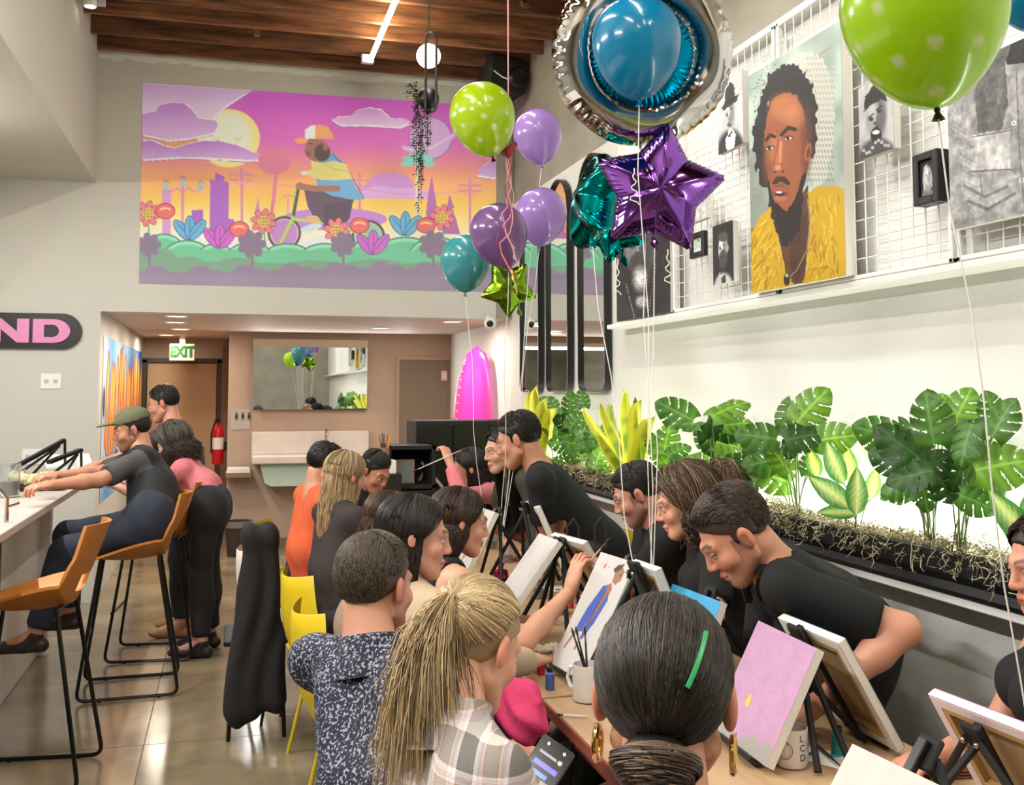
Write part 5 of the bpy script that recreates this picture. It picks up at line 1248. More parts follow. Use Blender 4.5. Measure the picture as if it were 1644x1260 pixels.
# leaves
LEAF = mat('leaf', (60,140,40), .38, attr='Col', thin=.32)
def grid_leaf(kind, seed=0):
    r_ = np.random.default_rng(seed); ns, nt = (44, 9) if kind == 'monstera' else (16, 6)
    if kind == 'snake': ns, nt = 18, 4
    V = []; cs = []; fs = []
    def Wd(s):
        if kind == 'monstera': return .50*np.sin(pi*min(1, s*.93+.09))**.55*(1-.25*s)
        if kind == 'dieff': return .24*np.sin(pi*s**.8)**.8*(1-.1*s)+.001
        return .075*(np.clip(s*6+.5, 0, 1))*(1-s**3)**.6+.001
    for sd in (-1, 1):
        o = len(V)
        for i in range(ns+1):
            s = i/ns
            for j in range(nt+1):
                t = j/nt; w_ = Wd(s)
                if kind == 'monstera':
                    x = sd*w_*t; y = s-.10*t*(1-s)+.10*t; y -= .22*t*t*max(0, .25-s)*4*.6; z = -.10*t*t+.05*sin(s*9+seed)*t-.16*s*s+.03
                elif kind == 'dieff': x = sd*w_*t; y = s; z = .05*t-.30*s*s+.012*sin(s*30)*t
                else: x = sd*w_*t+.03*sin(s*5+seed)*s; y = s; z = .03*t*t*2+.06*s*s*sin(seed)
                V.append((x, y, z))
                if kind == 'monstera':
                    v = 1.25 if t < .06 else 1; c = A((.060,.17,.018))*(.75+.4*(1-t))*v*(1+.25*np.sin(s*27.6+.9-t*3.4*sd*sd))
                    if t < .05: c = A((.14,.32,.07))
                elif kind == 'dieff':
                    e = abs(((s*9-t*2.2) % 1)-.5)*2; m_ = np.clip(1.25-t*1.5-.5*e+.1*r_.random(), 0, 1); c = A((.07,.26,.05))*(1-m_)+A((.62,.72,.26))*m_
                else:
                    m_ = 1 if t > .7 else (.0+.35*(np.sin(s*50+3*np.sin(s*21)+seed) > .3)); c = A((.06,.18,.04))*(1-m_)+A((.60,.66,.10))*m_
                    if t <= .7: c = c*(.8)+A((.18,.24,.05))*.5
                cs.append(c)
        for i in range(ns):
            for j in range(nt):
                s = (i+.5)/ns; t = (j+.5)/nt
                if kind == 'monstera':
                    fr = (s*4.4+.18*sd+seed*.3-t*.55) % 1
                    if .16 < s < .82 and t > .46 and fr < .07+.16*(t-.4): continue
                    if .22 < s < .75 and .24 < t < .40 and .0 < fr < .14: continue
                a, b, c_, d = o+i*(nt+1)+j, o+i*(nt+1)+j+1, o+(i+1)*(nt+1)+j+1, o+(i+1)*(nt+1)+j
                fs.append((a, b, c_, d) if sd > 0 else (d, c_, b, a))
    V = A(V); me_o = fast_mesh('leaf', V, np.array(fs), LEAF, A(cs)); me = me_o.data; bpy.data.objects.remove(me_o)
    me2 = me.copy(); return me
LM = {k: [grid_leaf(k, s) for s in range(3)] for k in ('monstera', 'dieff', 'snake')}
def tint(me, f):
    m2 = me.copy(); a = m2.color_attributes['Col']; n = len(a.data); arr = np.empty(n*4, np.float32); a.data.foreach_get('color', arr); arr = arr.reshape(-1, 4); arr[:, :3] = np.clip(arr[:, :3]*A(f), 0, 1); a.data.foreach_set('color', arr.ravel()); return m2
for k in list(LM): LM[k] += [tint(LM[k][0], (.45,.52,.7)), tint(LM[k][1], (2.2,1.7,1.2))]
STEM = mat('stem', (96,120,62), .5); leaf_r = random.Random(11)
def plant(label, kind, base, leaves, X=None, name=None):
    """leaves: (px, py, size_px, rot_deg in view, lean) ; leaf centre in photo pixels at depth X"""
    b = onX(base[0], base[1], 2.26); b.z = 1.10
    if kind == 'snake':
        pass
    t = thing(name or {'monstera': 'monstera_plant', 'dieff': 'dieffenbachia_plant', 'snake': 'snake_plant'}[kind], label, 'plant', (b.x, b.y, 1.10), 'plants in the wall planter')
    for i, lf in enumerate(leaves):
        px, py, sz, rot = lf[:4]; Xl = lf[4] if len(lf) > 4 else leaf_r.uniform(2.05, 2.30)
        c = onX(px, py, Xl); dist = (c-O).dot(ray(822, 630))/ray(822, 630).length_squared; size = sz*dist/F
        # leaf plane: y axis = tip direction in view, normal towards camera with random tilt
        vd = (O-c).normalized(); rt = Vector((0,0,1)).cross(vd).normalized(); upv = vd.cross(rt)
        a = R(rot); yd = rt*sin(a)+upv*cos(a); nz = vd+Vector((leaf_r.gauss(0,.35)-.2, leaf_r.gauss(0,.35), leaf_r.gauss(.45,.3)))
        nz = (nz-yd*nz.dot(yd)).normalized(); yd = (yd-vd*leaf_r.uniform(-.3,.3)).normalized(); nz = (nz-yd*nz.dot(yd)).normalized(); xd = yd.cross(nz)
        M = Matrix((xd, yd, nz)).transposed().to_4x4()
        st = c-yd*size*.5
        if kind == 'snake': st = Vector((min(2.34, b.x+leaf_r.uniform(-.03,.03)), b.y+leaf_r.uniform(-.05,.05), 1.11)); yd = (c-st).normalized()*1.; size = (c-st).length*2; nz = (nz-yd*nz.dot(yd)).normalized(); xd = yd.cross(nz); M = Matrix((xd, yd, nz)).transposed().to_4x4()
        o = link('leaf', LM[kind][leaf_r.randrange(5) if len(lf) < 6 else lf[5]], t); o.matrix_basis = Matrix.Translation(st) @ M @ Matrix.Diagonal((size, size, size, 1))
        tip = st+yd*size
        if max(st.x, tip.x, c.x) > 2.37: o.matrix_basis = Matrix.Translation((2.36-max(st.x, tip.x, c.x), 0, 0)) @ o.matrix_basis; st = st+Vector((2.36-max(st.x, tip.x, c.x), 0, 0))
        if kind != 'snake':
            mid = b*.35+st*.65+Vector((0, 0, .04)); b2 = b+Vector((leaf_r.uniform(-.02,.02), leaf_r.uniform(-.02,.02), 0)); pts = [b2, b2.lerp(mid, .5)+Vector((0,0,.02)), mid, st, st+yd*size*.02]
            MB().tube(pts, [.0032,.0028,.0024,.002,.0015], 5).build('stem', STEM, t, True)
    return t
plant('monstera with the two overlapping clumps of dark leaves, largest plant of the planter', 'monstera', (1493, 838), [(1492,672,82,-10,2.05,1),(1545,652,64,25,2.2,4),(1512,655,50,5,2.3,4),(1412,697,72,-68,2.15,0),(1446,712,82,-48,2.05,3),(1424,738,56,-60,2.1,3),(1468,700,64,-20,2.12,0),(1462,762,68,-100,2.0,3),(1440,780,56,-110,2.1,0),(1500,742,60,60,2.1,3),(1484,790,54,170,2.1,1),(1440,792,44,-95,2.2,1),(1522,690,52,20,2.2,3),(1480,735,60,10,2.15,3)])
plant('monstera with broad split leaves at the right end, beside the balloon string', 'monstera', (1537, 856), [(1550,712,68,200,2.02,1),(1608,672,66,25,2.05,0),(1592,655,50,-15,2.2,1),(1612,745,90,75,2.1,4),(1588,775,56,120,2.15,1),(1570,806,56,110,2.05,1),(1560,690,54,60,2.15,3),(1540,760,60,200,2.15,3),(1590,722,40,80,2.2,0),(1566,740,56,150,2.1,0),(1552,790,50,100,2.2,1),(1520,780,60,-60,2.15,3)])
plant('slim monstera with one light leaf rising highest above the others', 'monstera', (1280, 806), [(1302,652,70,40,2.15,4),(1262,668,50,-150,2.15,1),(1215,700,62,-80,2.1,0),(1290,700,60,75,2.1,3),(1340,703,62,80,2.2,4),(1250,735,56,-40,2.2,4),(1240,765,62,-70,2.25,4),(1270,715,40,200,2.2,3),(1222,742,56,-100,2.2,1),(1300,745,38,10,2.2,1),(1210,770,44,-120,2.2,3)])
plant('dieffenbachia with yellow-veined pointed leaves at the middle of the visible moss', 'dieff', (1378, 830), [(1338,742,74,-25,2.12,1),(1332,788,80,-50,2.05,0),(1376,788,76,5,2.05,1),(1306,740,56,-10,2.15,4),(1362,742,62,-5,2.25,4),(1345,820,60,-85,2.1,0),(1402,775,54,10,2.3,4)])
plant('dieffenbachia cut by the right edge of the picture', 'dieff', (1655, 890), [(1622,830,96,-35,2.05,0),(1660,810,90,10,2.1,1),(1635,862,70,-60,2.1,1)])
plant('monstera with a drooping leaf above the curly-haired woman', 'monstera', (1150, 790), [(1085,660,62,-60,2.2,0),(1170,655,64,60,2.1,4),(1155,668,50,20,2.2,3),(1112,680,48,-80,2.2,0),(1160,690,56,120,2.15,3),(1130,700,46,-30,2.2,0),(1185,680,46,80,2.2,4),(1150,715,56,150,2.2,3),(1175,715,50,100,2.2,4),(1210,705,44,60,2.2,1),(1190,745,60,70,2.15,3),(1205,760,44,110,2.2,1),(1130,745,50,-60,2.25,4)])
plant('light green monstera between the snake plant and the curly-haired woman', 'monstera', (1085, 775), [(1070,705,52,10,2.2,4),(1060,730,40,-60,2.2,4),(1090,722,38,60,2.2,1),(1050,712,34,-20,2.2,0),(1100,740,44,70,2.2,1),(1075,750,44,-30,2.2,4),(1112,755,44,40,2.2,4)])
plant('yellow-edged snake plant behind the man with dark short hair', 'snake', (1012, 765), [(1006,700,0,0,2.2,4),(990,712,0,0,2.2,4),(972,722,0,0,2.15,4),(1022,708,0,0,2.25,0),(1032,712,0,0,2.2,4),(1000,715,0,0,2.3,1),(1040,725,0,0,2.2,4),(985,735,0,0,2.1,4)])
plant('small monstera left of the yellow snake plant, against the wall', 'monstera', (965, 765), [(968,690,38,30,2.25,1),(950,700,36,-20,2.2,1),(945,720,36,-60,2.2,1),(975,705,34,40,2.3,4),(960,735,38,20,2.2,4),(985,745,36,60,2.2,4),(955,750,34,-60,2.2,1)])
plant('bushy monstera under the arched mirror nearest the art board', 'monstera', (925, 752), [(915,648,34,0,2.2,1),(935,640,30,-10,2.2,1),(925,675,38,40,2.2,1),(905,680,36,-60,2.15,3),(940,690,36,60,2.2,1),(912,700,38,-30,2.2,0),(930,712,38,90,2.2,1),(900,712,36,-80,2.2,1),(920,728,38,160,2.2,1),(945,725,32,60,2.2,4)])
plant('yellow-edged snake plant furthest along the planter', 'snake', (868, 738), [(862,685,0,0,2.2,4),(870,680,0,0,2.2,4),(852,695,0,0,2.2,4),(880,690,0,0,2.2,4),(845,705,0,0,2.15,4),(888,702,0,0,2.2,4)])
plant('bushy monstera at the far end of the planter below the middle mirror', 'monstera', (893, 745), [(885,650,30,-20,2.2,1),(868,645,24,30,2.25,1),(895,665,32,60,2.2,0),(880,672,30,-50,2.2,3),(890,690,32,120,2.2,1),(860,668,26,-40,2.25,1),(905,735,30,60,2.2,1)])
# ------------------------------------------------------------------ balloons
def latex(name, col): return mat(name, col, .22, thin=.30, coat=.6, spec=.5)
def foil(name, col, rough=.12): return mat(name, col, rough, metal=1, bump=.05, bscale=7)
ribbon = mat('white_ribbon', (236,234,230), .5)
def bal_prof(r, n=30):
    out = []
    for i in range(n+1):
        t = i/n*pi; z = cos(t); rr = sin(t)
        if z < 0: z2 = z*1.32; rr = rr*(1-.16*(-z)**2)
        else: z2 = z
        out.append((max(rr*r, .0015), z2*r))
    return out
def balloon(label, px, py, wpx, d, m, axis=(0,0,1), string_to=None, dots=None, group='latex balloons', seed=0):
    c = atd(px, py, d); r = wpx/2*d/F; ax = Vector(axis).normalized(); M = Matrix.Translation(c) @ ax.to_track_quat('Z', 'Y').to_matrix().to_4x4()
    low = M @ Vector((0,0,-1.32*r)); t = thing('balloon', label, 'balloon', low, group)
    if dots:
        n1, n2 = 96, 72; pr = bal_prof(r, n2); vs = []; cs = []
        r_ = random.Random(seed); cen = []
        for k in range(200):
            v = Vector((r_.gauss(0,1), r_.gauss(0,1), r_.gauss(0,1))).normalized()
            if all((v-u).length > .42 for u in cen): cen.append(v)
        cen = A([tuple(v) for v in cen])
        V = A([(rr*cos(2*pi*j/n1), rr*sin(2*pi*j/n1), z) for rr, z in pr for j in range(n1)])
        U = V/np.linalg.norm(V, axis=1, keepdims=True); dd = np.arccos(np.clip(U@cen.T, -1, 1)).min(1)
        w_ = np.clip((.085-dd)/.02, 0, 1)[:, None]; col = A(lin(dots[0]))*(1-w_)+A(lin(dots[1]))*w_
        Q = np.array([(i*n1+j, (i+1)*n1+j, (i+1)*n1+(j+1) % n1, i*n1+(j+1) % n1) for i in range(n2) for j in range(n1)])
        V = V@np.array(M.to_3x3()).T+A(c); fast_mesh('skin', V, Q, m, col, parent=t)
    else:
        MB().lathe(bal_prof(r)[::-1], 36, M).build('skin', m, t, 2)
    q = MB(); q.lathe([(.004,.0),(.006,-.004),(.004,-.008),(.012,-.022),(.0105,-.022),(.003,-.008)], 12, M @ Matrix.Translation((0,0,-1.315*r)) @ Matrix.Diagonal((r/.14, r/.14, r/.14, 1))); q.build('knot', m, t, True)
    if string_to is not None:
        a = M @ Vector((0,0,-1.34*r)); b = Vector(string_to); pts = [a.lerp(b, k/8)+Vector((.012*sin(k*1.3+px), .012*cos(k*1.1+px), 0))*(0 if k in (0, 8) else 1) for k in range(9)]
        MB().tube(pts, .0017, 5).build('string', ribbon, t, True)
    return t
def radial_foil(R0, Rf, depth, ntheta=160, nr=18, crimp=.012, ncr=60, inner=None):
    vs = []; fs = []
    s_w = R0/.2
    rings = [i/nr for i in range(nr+1)]
    for sd in (1, -1):
        o = len(vs)
        for t in rings:
            for j in range(ntheta):
                th = 2*pi*j/ntheta; Rr = Rf(th)
                if inner: rr = inner+(Rr-inner)*t; prof = math.sqrt(max(0, 1-(2*t-1)**2))*(.9+.1*t); ed = max(t, 1-t)
                else: rr = Rr*t; prof = max(0, 1-t**2.3)**.55*(1-t*t*.55*(1-Rr/R0)) ; ed = t
                cr = crimp*sin(ncr*th+2*sin(th*7))*max(0, (ed-.72)/.28)**1.5
                rr2 = rr*(1+.35*cr*(1 if t > .5 or not inner else -1)); vs.append((rr2*cos(th), rr2*sin(th), sd*(depth*prof)+cr*.9+ .010*s_w*sin(th*5+rr*30)*prof*t*(1-t)))
        for i in range(nr):
            for j in range(ntheta):
                a, b, c_, d = o+i*ntheta+j, o+i*ntheta+(j+1) % ntheta, o+(i+1)*ntheta+(j+1) % ntheta, o+(i+1)*ntheta+j
                fs.append((d, c_, b, a) if sd > 0 else (a, b, c_, d))
    return vs, fs
def foil_balloon(label, name, px, py, rpx, d, m, Rf, depth, face=(0,-1,0), roll=0, crimp=.012, ncr=60, inner=None, string_to=None, tail=True, group='foil balloons'):
    c = atd(px, py, d); s = rpx*d/F; n = Vector(face).normalized(); x = Vector((0,0,1)).cross(n).normalized(); y = n.cross(x)
    M = Matrix.Translation(c) @ Matrix((x, y, n)).transposed().to_4x4() @ Matrix.Rotation(R(roll), 4, 'Z')
    vs, fs = radial_foil(s, lambda th: Rf(th)*s, depth*s, crimp=crimp*s/.3*2, ncr=ncr, inner=inner*s if inner else None)
    t = thing(name, label, 'balloon', c-Vector((0,0,s)), group); q = MB(); q.add([M @ Vector(v) for v in vs], fs); o = q.build('skin', m, t, 2)
    if tail:
        b = M @ Vector((0, -s*.55 if Rf(-pi/2) < .8 else -s*.97, 0)); e = b+Vector((.005,0,-.05)); q = MB(); q.tube([b+Vector((0,0,.02)), b, b+Vector((0,0,-.03)), e, e+Vector((.01,0,-.02))], [.012,.006,.004,.014,.004], 8); q.build('tail', m, t, True)
        if string_to is not None: MB().tube([e.lerp(Vector(string_to), k/6)+Vector((.01*sin(k*2+px),0,0))*(k not in (0, 6)) for k in range(7)], .0017, 5).build('string', ribbon, t, True)
    return t
def starf(th):
    a = (th-pi/2) % (2*pi/5); a = min(a, 2*pi/5-a)/(pi/5)       # 0 at tip, 1 at notch
    al = pi/5; ph_ = a*al; return min(.955, .60*sin(al)/(sin(ph_)+.60*sin(al-ph_)))
teal = latex('teal_latex', (0,132,178)); lav = latex('lavender_latex', (176,140,214)); purp = latex('violet_latex', (128,90,150)); tealm = latex('muted_teal_latex', (70,160,168))
limed = mat('lime_latex', (170,205,10), .22, thin=.30, coat=.6, attr='Col')
W1 = Vector((1.27, 4.85, .80)); W2 = Vector((1.30, 3.05, .80)); W3 = Vector((1.46, 1.62, .80))
balloon('lime green balloon with pale dots, left of the lavender ones', 774, 184, 105, 4.4, limed, (-.25,0,.97), None, ((172,205,12),(225,226,180)), seed=3)
balloon('upper lavender balloon beside the dotted lime one', 863, 214, 78, 5.0, lav, (-.1,.1,1), W1)
balloon('lower lavender balloon in front of the mirrors', 869, 342, 82, 4.9, lav, (.06,0,1), W1)
balloon('violet balloon between the lavender and the teal one', 800, 372, 92, 4.6, purp, (-.28,0,.95), W1)
balloon('muted teal balloon, lowest of the left bunch', 747, 417, 80, 5.1, tealm, (.0,0,1), W1+Vector((-.05,.1,0)))
balloon('bright blue balloon in front of the silver foil ring', 1022, 66, 144, 3.15, teal, (-.04,.0,1), W2)
balloon('big lime balloon with pale dots at the top right', 1482, 6, 258, 1.80, limed, (-.12,.0,1), W3, ((166,208,8),(206,214,150)), seed=9)
balloon('blue balloon cut by the top right corner', 1668, -45, 150, 2.0, teal, (.2,0,1), W3)
vdir = lambda px, py: (-ray(px, py)).normalized()
foil_balloon('round silver foil balloon shaped as a fat ring', 'foil_balloon', 1031, 88, 146, 3.42, foil('silver_foil', (196,194,192), .07), lambda th: 1+.006*sin(th*9), .30, vdir(1031, 92)+Vector((.15,-.1,.15)), 0, .006, 52, inner=.50, string_to=W2)
foil_balloon('round blue foil balloon with pleated rim inside the silver ring', 'foil_balloon', 1029, 88, 84, 3.36, foil('blue_foil', (0,120,160), .25), lambda th: 1, .22, vdir(1029, 88)+Vector((.1,0,.1)), 0, .014, 64, tail=False)
foil_balloon('purple foil star balloon below the silver ring', 'star_balloon', 1057, 305, 112, 3.30, foil('purple_foil', (126,78,168), .10), starf, .36, vdir(1057, 305)+Vector((.10,0,.1)), -8, .006, 90, string_to=W2)
foil_balloon('teal foil star balloon seen from its side, left of the purple star', 'star_balloon', 958, 322, 88, 3.55, foil('teal_foil', (0,128,132), .14), starf, .42, (-.93,.05,.25), 10, .006, 90, string_to=W2+Vector((-.02,.03,0)))
foil_balloon('second teal foil star balloon peeping out under the purple star', 'star_balloon', 985, 372, 56, 3.75, foil('teal_foil', (0,128,132)), starf, .40, (-.5,-.8,.2), 30, .012, 90)
foil_balloon('green foil star balloon at the bottom of the left bunch', 'star_balloon', 817, 462, 50, 5.0, foil('green_foil', (120,160,40), .22), starf, .40, vdir(817, 462)+Vector((.2,0,0)), 36, .012, 80, string_to=W1)
# ribbons from the ceiling, knot and curls
pinkr = mat('pink_ribbon', (226,150,160), .5); redr = mat('red_ribbon', (150,24,40), .5)
rb = thing('ribbon_bundle', 'pink and red curling ribbons tying the left balloon bunch to the joists', 'ribbon', atd(816, 240, 4.5))
kn = atd(816, 244, 4.45)
for k in range(5):
    top = onZ(806+k*9, -30, ZC-.01); top = Vector((kn.x+(k-2)*.06, kn.y-.15+.08*k, ZC-.01)); mid = kn.lerp(top, .5)+Vector((-.02*(k-2), 0, 0))
    MB().tube([kn, mid, top], .0022, 5).build('strand', pinkr if k != 1 else redr, rb, True)
q = MB(); q.sphere(kn, .022, 10, 8, (1,1,1.2)); q.tube([kn+Vector((-.03,0,-.01)), kn+Vector((.035,0,.04))], .012, 6); q.build('clip', redr, rb, True)
for k, (dx, L) in enumerate(((0,.55),(.02,.62),(.035,.5),(.01,.42))):
    pts = [kn+Vector((dx*(i/14)+.012*sin(i*1.1+k)+(.04*sin(i*.5) if i > 8 else 0), 0, -L*i/14)) for i in range(15)]; MB().tube(pts, .0025, 5).build('strand', redr if k == 0 else pinkr, rb, True)
for lab, (x, y_, d, w_) in {'white curl of ribbon hanging by the silver balloon, upper': (1018, 300, 3.1, 10), 'white curl of ribbon right of the long strings': (1072, 430, 3.1, 8), 'white curl of ribbon left of the dark portrait': (992, 445, 3.3, 6)}.items():
    pts = [atd(x+w_*sin(i*1.5)*(i/14), y_+i*4.2-30, d) for i in range(15)]; o = MB().tube(pts, .0018, 5).build('ribbon_curl', ribbon, None, True); tag(o, lab, 'ribbon', 'white ribbon curls')
ws = foil('weight_foil', (190,60,120), .25)
for k, wv in enumerate((W1, W2, W3)):
    t = thing('balloon_weight', ['pink foil balloon weight under the left bunch', 'pink foil balloon weight under the silver and purple balloons', 'pink foil balloon weight under the big lime balloon'][k], 'weight', (wv.x, wv.y, .75), 'balloon weights')
    q = MB(); q.lathe([(0,0),(.035,0),(.04,.02),(.036,.045),(.012,.055),(.02,.08),(.03,.085)], 14, Matrix.Translation((wv.x, wv.y, .751))); q.build('wrapped_weight', ws, t, True)
# ------------------------------------------------------------------ tables
wood = mat('table_top_wood', (196,166,128), .45, noise=.22, nscale=4, stretch=(3, .5, 1), col2=(166,134,98), bump=.05, bscale=40); edge = mat('table_edge', (138,74,60), .5)
TY = [1.15, 2.98, 4.81, 6.64]; TX0, TX1 = .90, 1.70
tlab = ['wooden folding table nearest the camera, with mug and paints', 'wooden folding table, second from the camera', 'wooden folding table, third from the camera', 'wooden folding table farthest from the camera']
for k, y0 in enumerate(TY):
    y1 = y0+1.82 if k < 3 else y0+1.0
    t = thing('work_table', tlab[k], 'table', ((TX0+TX1)/2, (y0+y1)/2, 0), 'long row of work tables')
    boxo('tabletop', (TX0+.006, y0+.006, .722), (TX1-.006, y1-.006, .75), wood, t, .003)
    q = MB(); q.bbox((TX0, y0, .715), (TX0+.008, y1, .7485), .002); q.bbox((TX1-.008, y0, .715), (TX1, y1, .7485), .002); q.build('edge_band', edge, t)
    boxo('apron_rail', (TX0+.05, y0+.12, .655), (TX0+.07, y1-.12, .72), edge, t); boxo('apron_rail', (TX1-.07, y0+.12, .655), (TX1-.05, y1-.12, .72), edge, t)
    for sx in (TX0+.06, TX1-.06):
        for sy in (y0+.15, y1-.15): MB().tube([(sx, sy, 0), (sx, sy, .72)], .016, 10).build('leg', black, t, True)
# ------------------------------------------------------------------ canvases and easels
strm = mat('stretcher_wood', (196,160,104), .6, noise=.15, nscale=6); cback = mat('canvas_back', (176,150,110), .8, noise=.15, nscale=6)
def canvas(label, near, far, zt, ept, h, faces, paint=None, ntex=(80, 110), easel=True, apex=.02, th=.022, ename=None, side=cedge, backlit=False, px_paint=None):
    """near/far: photo pixels of the top corners, zt their height, ept: photo pixel on the near side edge, h: height, faces: -1 to -X, +1 to +X"""
    Aa = onZ(*near, zt); B = onZ(*far, zt); E = onY(*ept, Aa.y); u = (B-Aa); w_ = u.length; u.normalize()
    v = (E-Aa); v = (v-u*v.dot(u)).normalized(); n = u.cross(v).normalized()
    if n.x*faces < 0: n = -n
    # clip to table
    zb = Aa.z+v.z*h
    if zb < .775: h = (.775-Aa.z)/v.z
    M = Matrix((u, v, n)).transposed().to_4x4(); M.translation = Aa      # x along width, y down, z out of the painted face
    cen = Aa+u*w_/2+v*h; t = thing('canvas', label, 'canvas', cen, 'canvases on the tables')
    q = MB(); bw = .035
    q.bbox((0,0,-th), (w_,h,0), .003, M) if False else None
    q.bbox((0,0,-.004), (w_,h,0), .0015, M); q.bbox((0,0,-th), (w_,.004,-.004), .001, M); q.bbox((0,h-.004,-th), (w_,h,-.004), .001, M); q.bbox((0,.004,-th), (.004,h-.004,-.004), .001, M); q.bbox((w_-.004,.004,-th), (w_,h-.004,-.004), .001, M)
    q.bbox((.004,.004,-th-.001), (w_-.004,.026,-th), .0005, M); q.bbox((.004,h-.026,-th-.001), (w_-.004,h-.004,-th), .0005, M); q.bbox((.004,.026,-th-.001), (.026,h-.026,-th), .0005, M); q.bbox((w_-.026,.026,-th-.001), (w_-.004,h-.026,-th), .0005, M)
    q.build('cloth', side, t)
    for lo, hi in (((.005,.005,-th),(w_-.005,.005+bw,-.006)), ((.005,h-.005-bw,-th),(w_-.005,h-.005,-.006)), ((.005,.005+bw,-th),(.005+bw,h-.005-bw,-.006)), ((w_-.005-bw,.005+bw,-th),(w_-.005,h-.005-bw,-.006))):
        MB().bbox(lo, hi, .001, M).build('stretcher_bar', strm, t)
    MB().box((.03,.03,-.0055), (w_-.03,h-.03,-.0045), M).build('back_cloth', cback, t)
    if paint:
        nx, ny = ntex; P = Pic([(0,0),(100,0),(100,100*h/w_),(0,100*h/w_)], nx, ny, (206,204,198)); paint(P, 100*h/w_)
        # painted face seen from its front: left/right
        f = lambda a, b: M @ Vector((a, b, .0009))
        left = 0 if (u.cross(v)).dot(n) > 0 else w_
        # viewer in front of the face sees local x run left to right when u x v points away from them
        if u.cross(v).dot(n) < 0: TL, TR, BR, BL = f(0,0), f(w_,0), f(w_,h), f(0,h)
        else: TL, TR, BR, BL = f(w_,0), f(0,0), f(0,h), f(w_,h)
        P.panel('painting', TL, TR, BR, BL, PAINT, t)
    if easel:
        et = thing('tabletop_easel', ename or 'black tabletop tripod easel holding the '+label.split(',')[0][:60], 'easel', Vector((cen.x, cen.y, .751)), 'black tabletop easels')
        zo = -th-.012; top = M @ Vector((w_/2, -apex, zo)); bot = M @ Vector((w_/2, h+.01, zo))
        q = MB(); q.bbox((w_/2-.011, -apex, zo-.009), (w_/2+.011, h+.015, zo+.006), .002, M); q.build('mast', black, et)
        q = MB(); q.bbox((w_/2-.028, -apex-.012, zo-.022), (w_/2+.028, -apex+.05, zo-.009), .004, M); q.build('hinge_head', blackm, et)
        q = MB(); q.bbox((w_*.18, h+.001, -th-.002), (w_*.82, h+.014, .016), .003, M); q.build('ledge', black, et)
        q = MB(); q.bbox((w_/2-.015, .006, -th-.004), (w_/2+.015, .012, .0), .001, M) if False else None
        zt_ = .752; bk = Vector((-n.x, -n.y, 0)).normalized()
        for s_ in (-1, 1):
            e = top+u*s_*.17; k_ = (zt_+.008-top.z); e = Vector((top.x+u.x*s_*.17+bk.x*-.03, top.y+u.y*s_*.17, zt_+.008)); a_ = M @ Vector((w_/2+s_*.018, -apex+.02, zo-.026))
            MB().tube([a_, a_.lerp(e, .95), e], [.0085,.0085,.010], 8).build('leg', blackm, et, True)
            bo = M @ Vector((w_/2+s_*.018, -apex+.02, zo-.034)); MB().sphere(bo, .0065, 10, 8).build('bolt', mat('bolt_steel', (190,185,175), .2, metal=1), et, True)
        e = Vector((top.x+bk.x*.20, top.y+bk.y*.20, zt_+.008)); MB().tube([M @ Vector((w_/2, -apex+.035, zo-.02)), e], .0085, 8).build('leg', blackm, et, True)
        return t, et
    return t, None
def p_pink(P, H_):
    bg_mot(P, (186,144,180), .03, 3); P.ell(38, 62, 3.2, 5, (250,196,60)); strokes(P, 60, (0,0,100,H_*.7), [(196,156,190),(176,134,170)], 10, 2, .3, 4, .35)
    P.poly([(0,86),(8,90),(15,84),(24,92),(34,86),(42,95),(52,90),(60,86),(70,80),(80,88),(90,80),(100,84),(100,200),(0,200)], (158,154,148)); P.poly([(0,118),(12,112),(26,120),(34,132),(30,200),(0,200)], (44,44,54)); P.line([(22,118),(26,104)],1,(30,30,34)); P.line([(24,108),(26,104),(28,109)],.8,(30,30,34))
canvas('pink and grey half-finished canvas beside the woman with the bun', (1312,1041), (1218,996), 1.04, (1225,1250), .36, -1, p_pink, (100, 130), apex=-.03, ename='black easel behind the pink and grey canvas')
canvas('white-edged canvas seen from behind, in front of the man in the apron', (1357,1024), (1258,984), 1.05, (1480,1250), .36, 1, lambda P, H_: bg_mot(P, (120,170,190), .1), ename='black easel under the canvas of the man in the apron')
canvas('pink-tinted canvas seen from behind at the lower right edge', (1668,1168), (1500,1104), 1.00, (1735,1290), .30, 1, lambda P, H_: bg_mot(P, (214,170,204), .1), side=mat('pinkish_edge', (232,214,222), .7), apex=-.02, ename='black easel under the pink-tinted canvas at the right edge')
def p_w(P, H_):
    bg_mot(P, (198,196,188), .02); P.line([(70,18),(78,12),(82,26)],1.2,(30,30,34)); P.poly([(60,30),(72,18),(70,34)], (90,140,140)); P.line([(80,14),(84,30)],1,(40,40,40))
canvas('white canvas with a small line sketch at the bottom edge of the picture', (1512,1262), (1369,1194), .99, (1440,1390), .24, -1, p_w, (70, 60), apex=.07, ename='black easel with two steel bolts rising over the white canvas')
def p_blue(P, H_):
    bg_mot(P, (62,160,210), .08)
    for x, y_ in ((14,16),(36,18),(52,26),(76,34),(30,44)): P.poly([(x,y_-6),(x+4,y_+6),(x-3,y_+6)], (235,240,245)); P.ell(x-6,y_+2,7,6,(110,190,226),soft=.8)
canvas('small bright blue canvas with white specks behind the bun', (1158,966), (1080,937), 1.06, (1146,1003), .30, -1, p_blue, (60, 60), ename='black easel behind the small blue canvas')
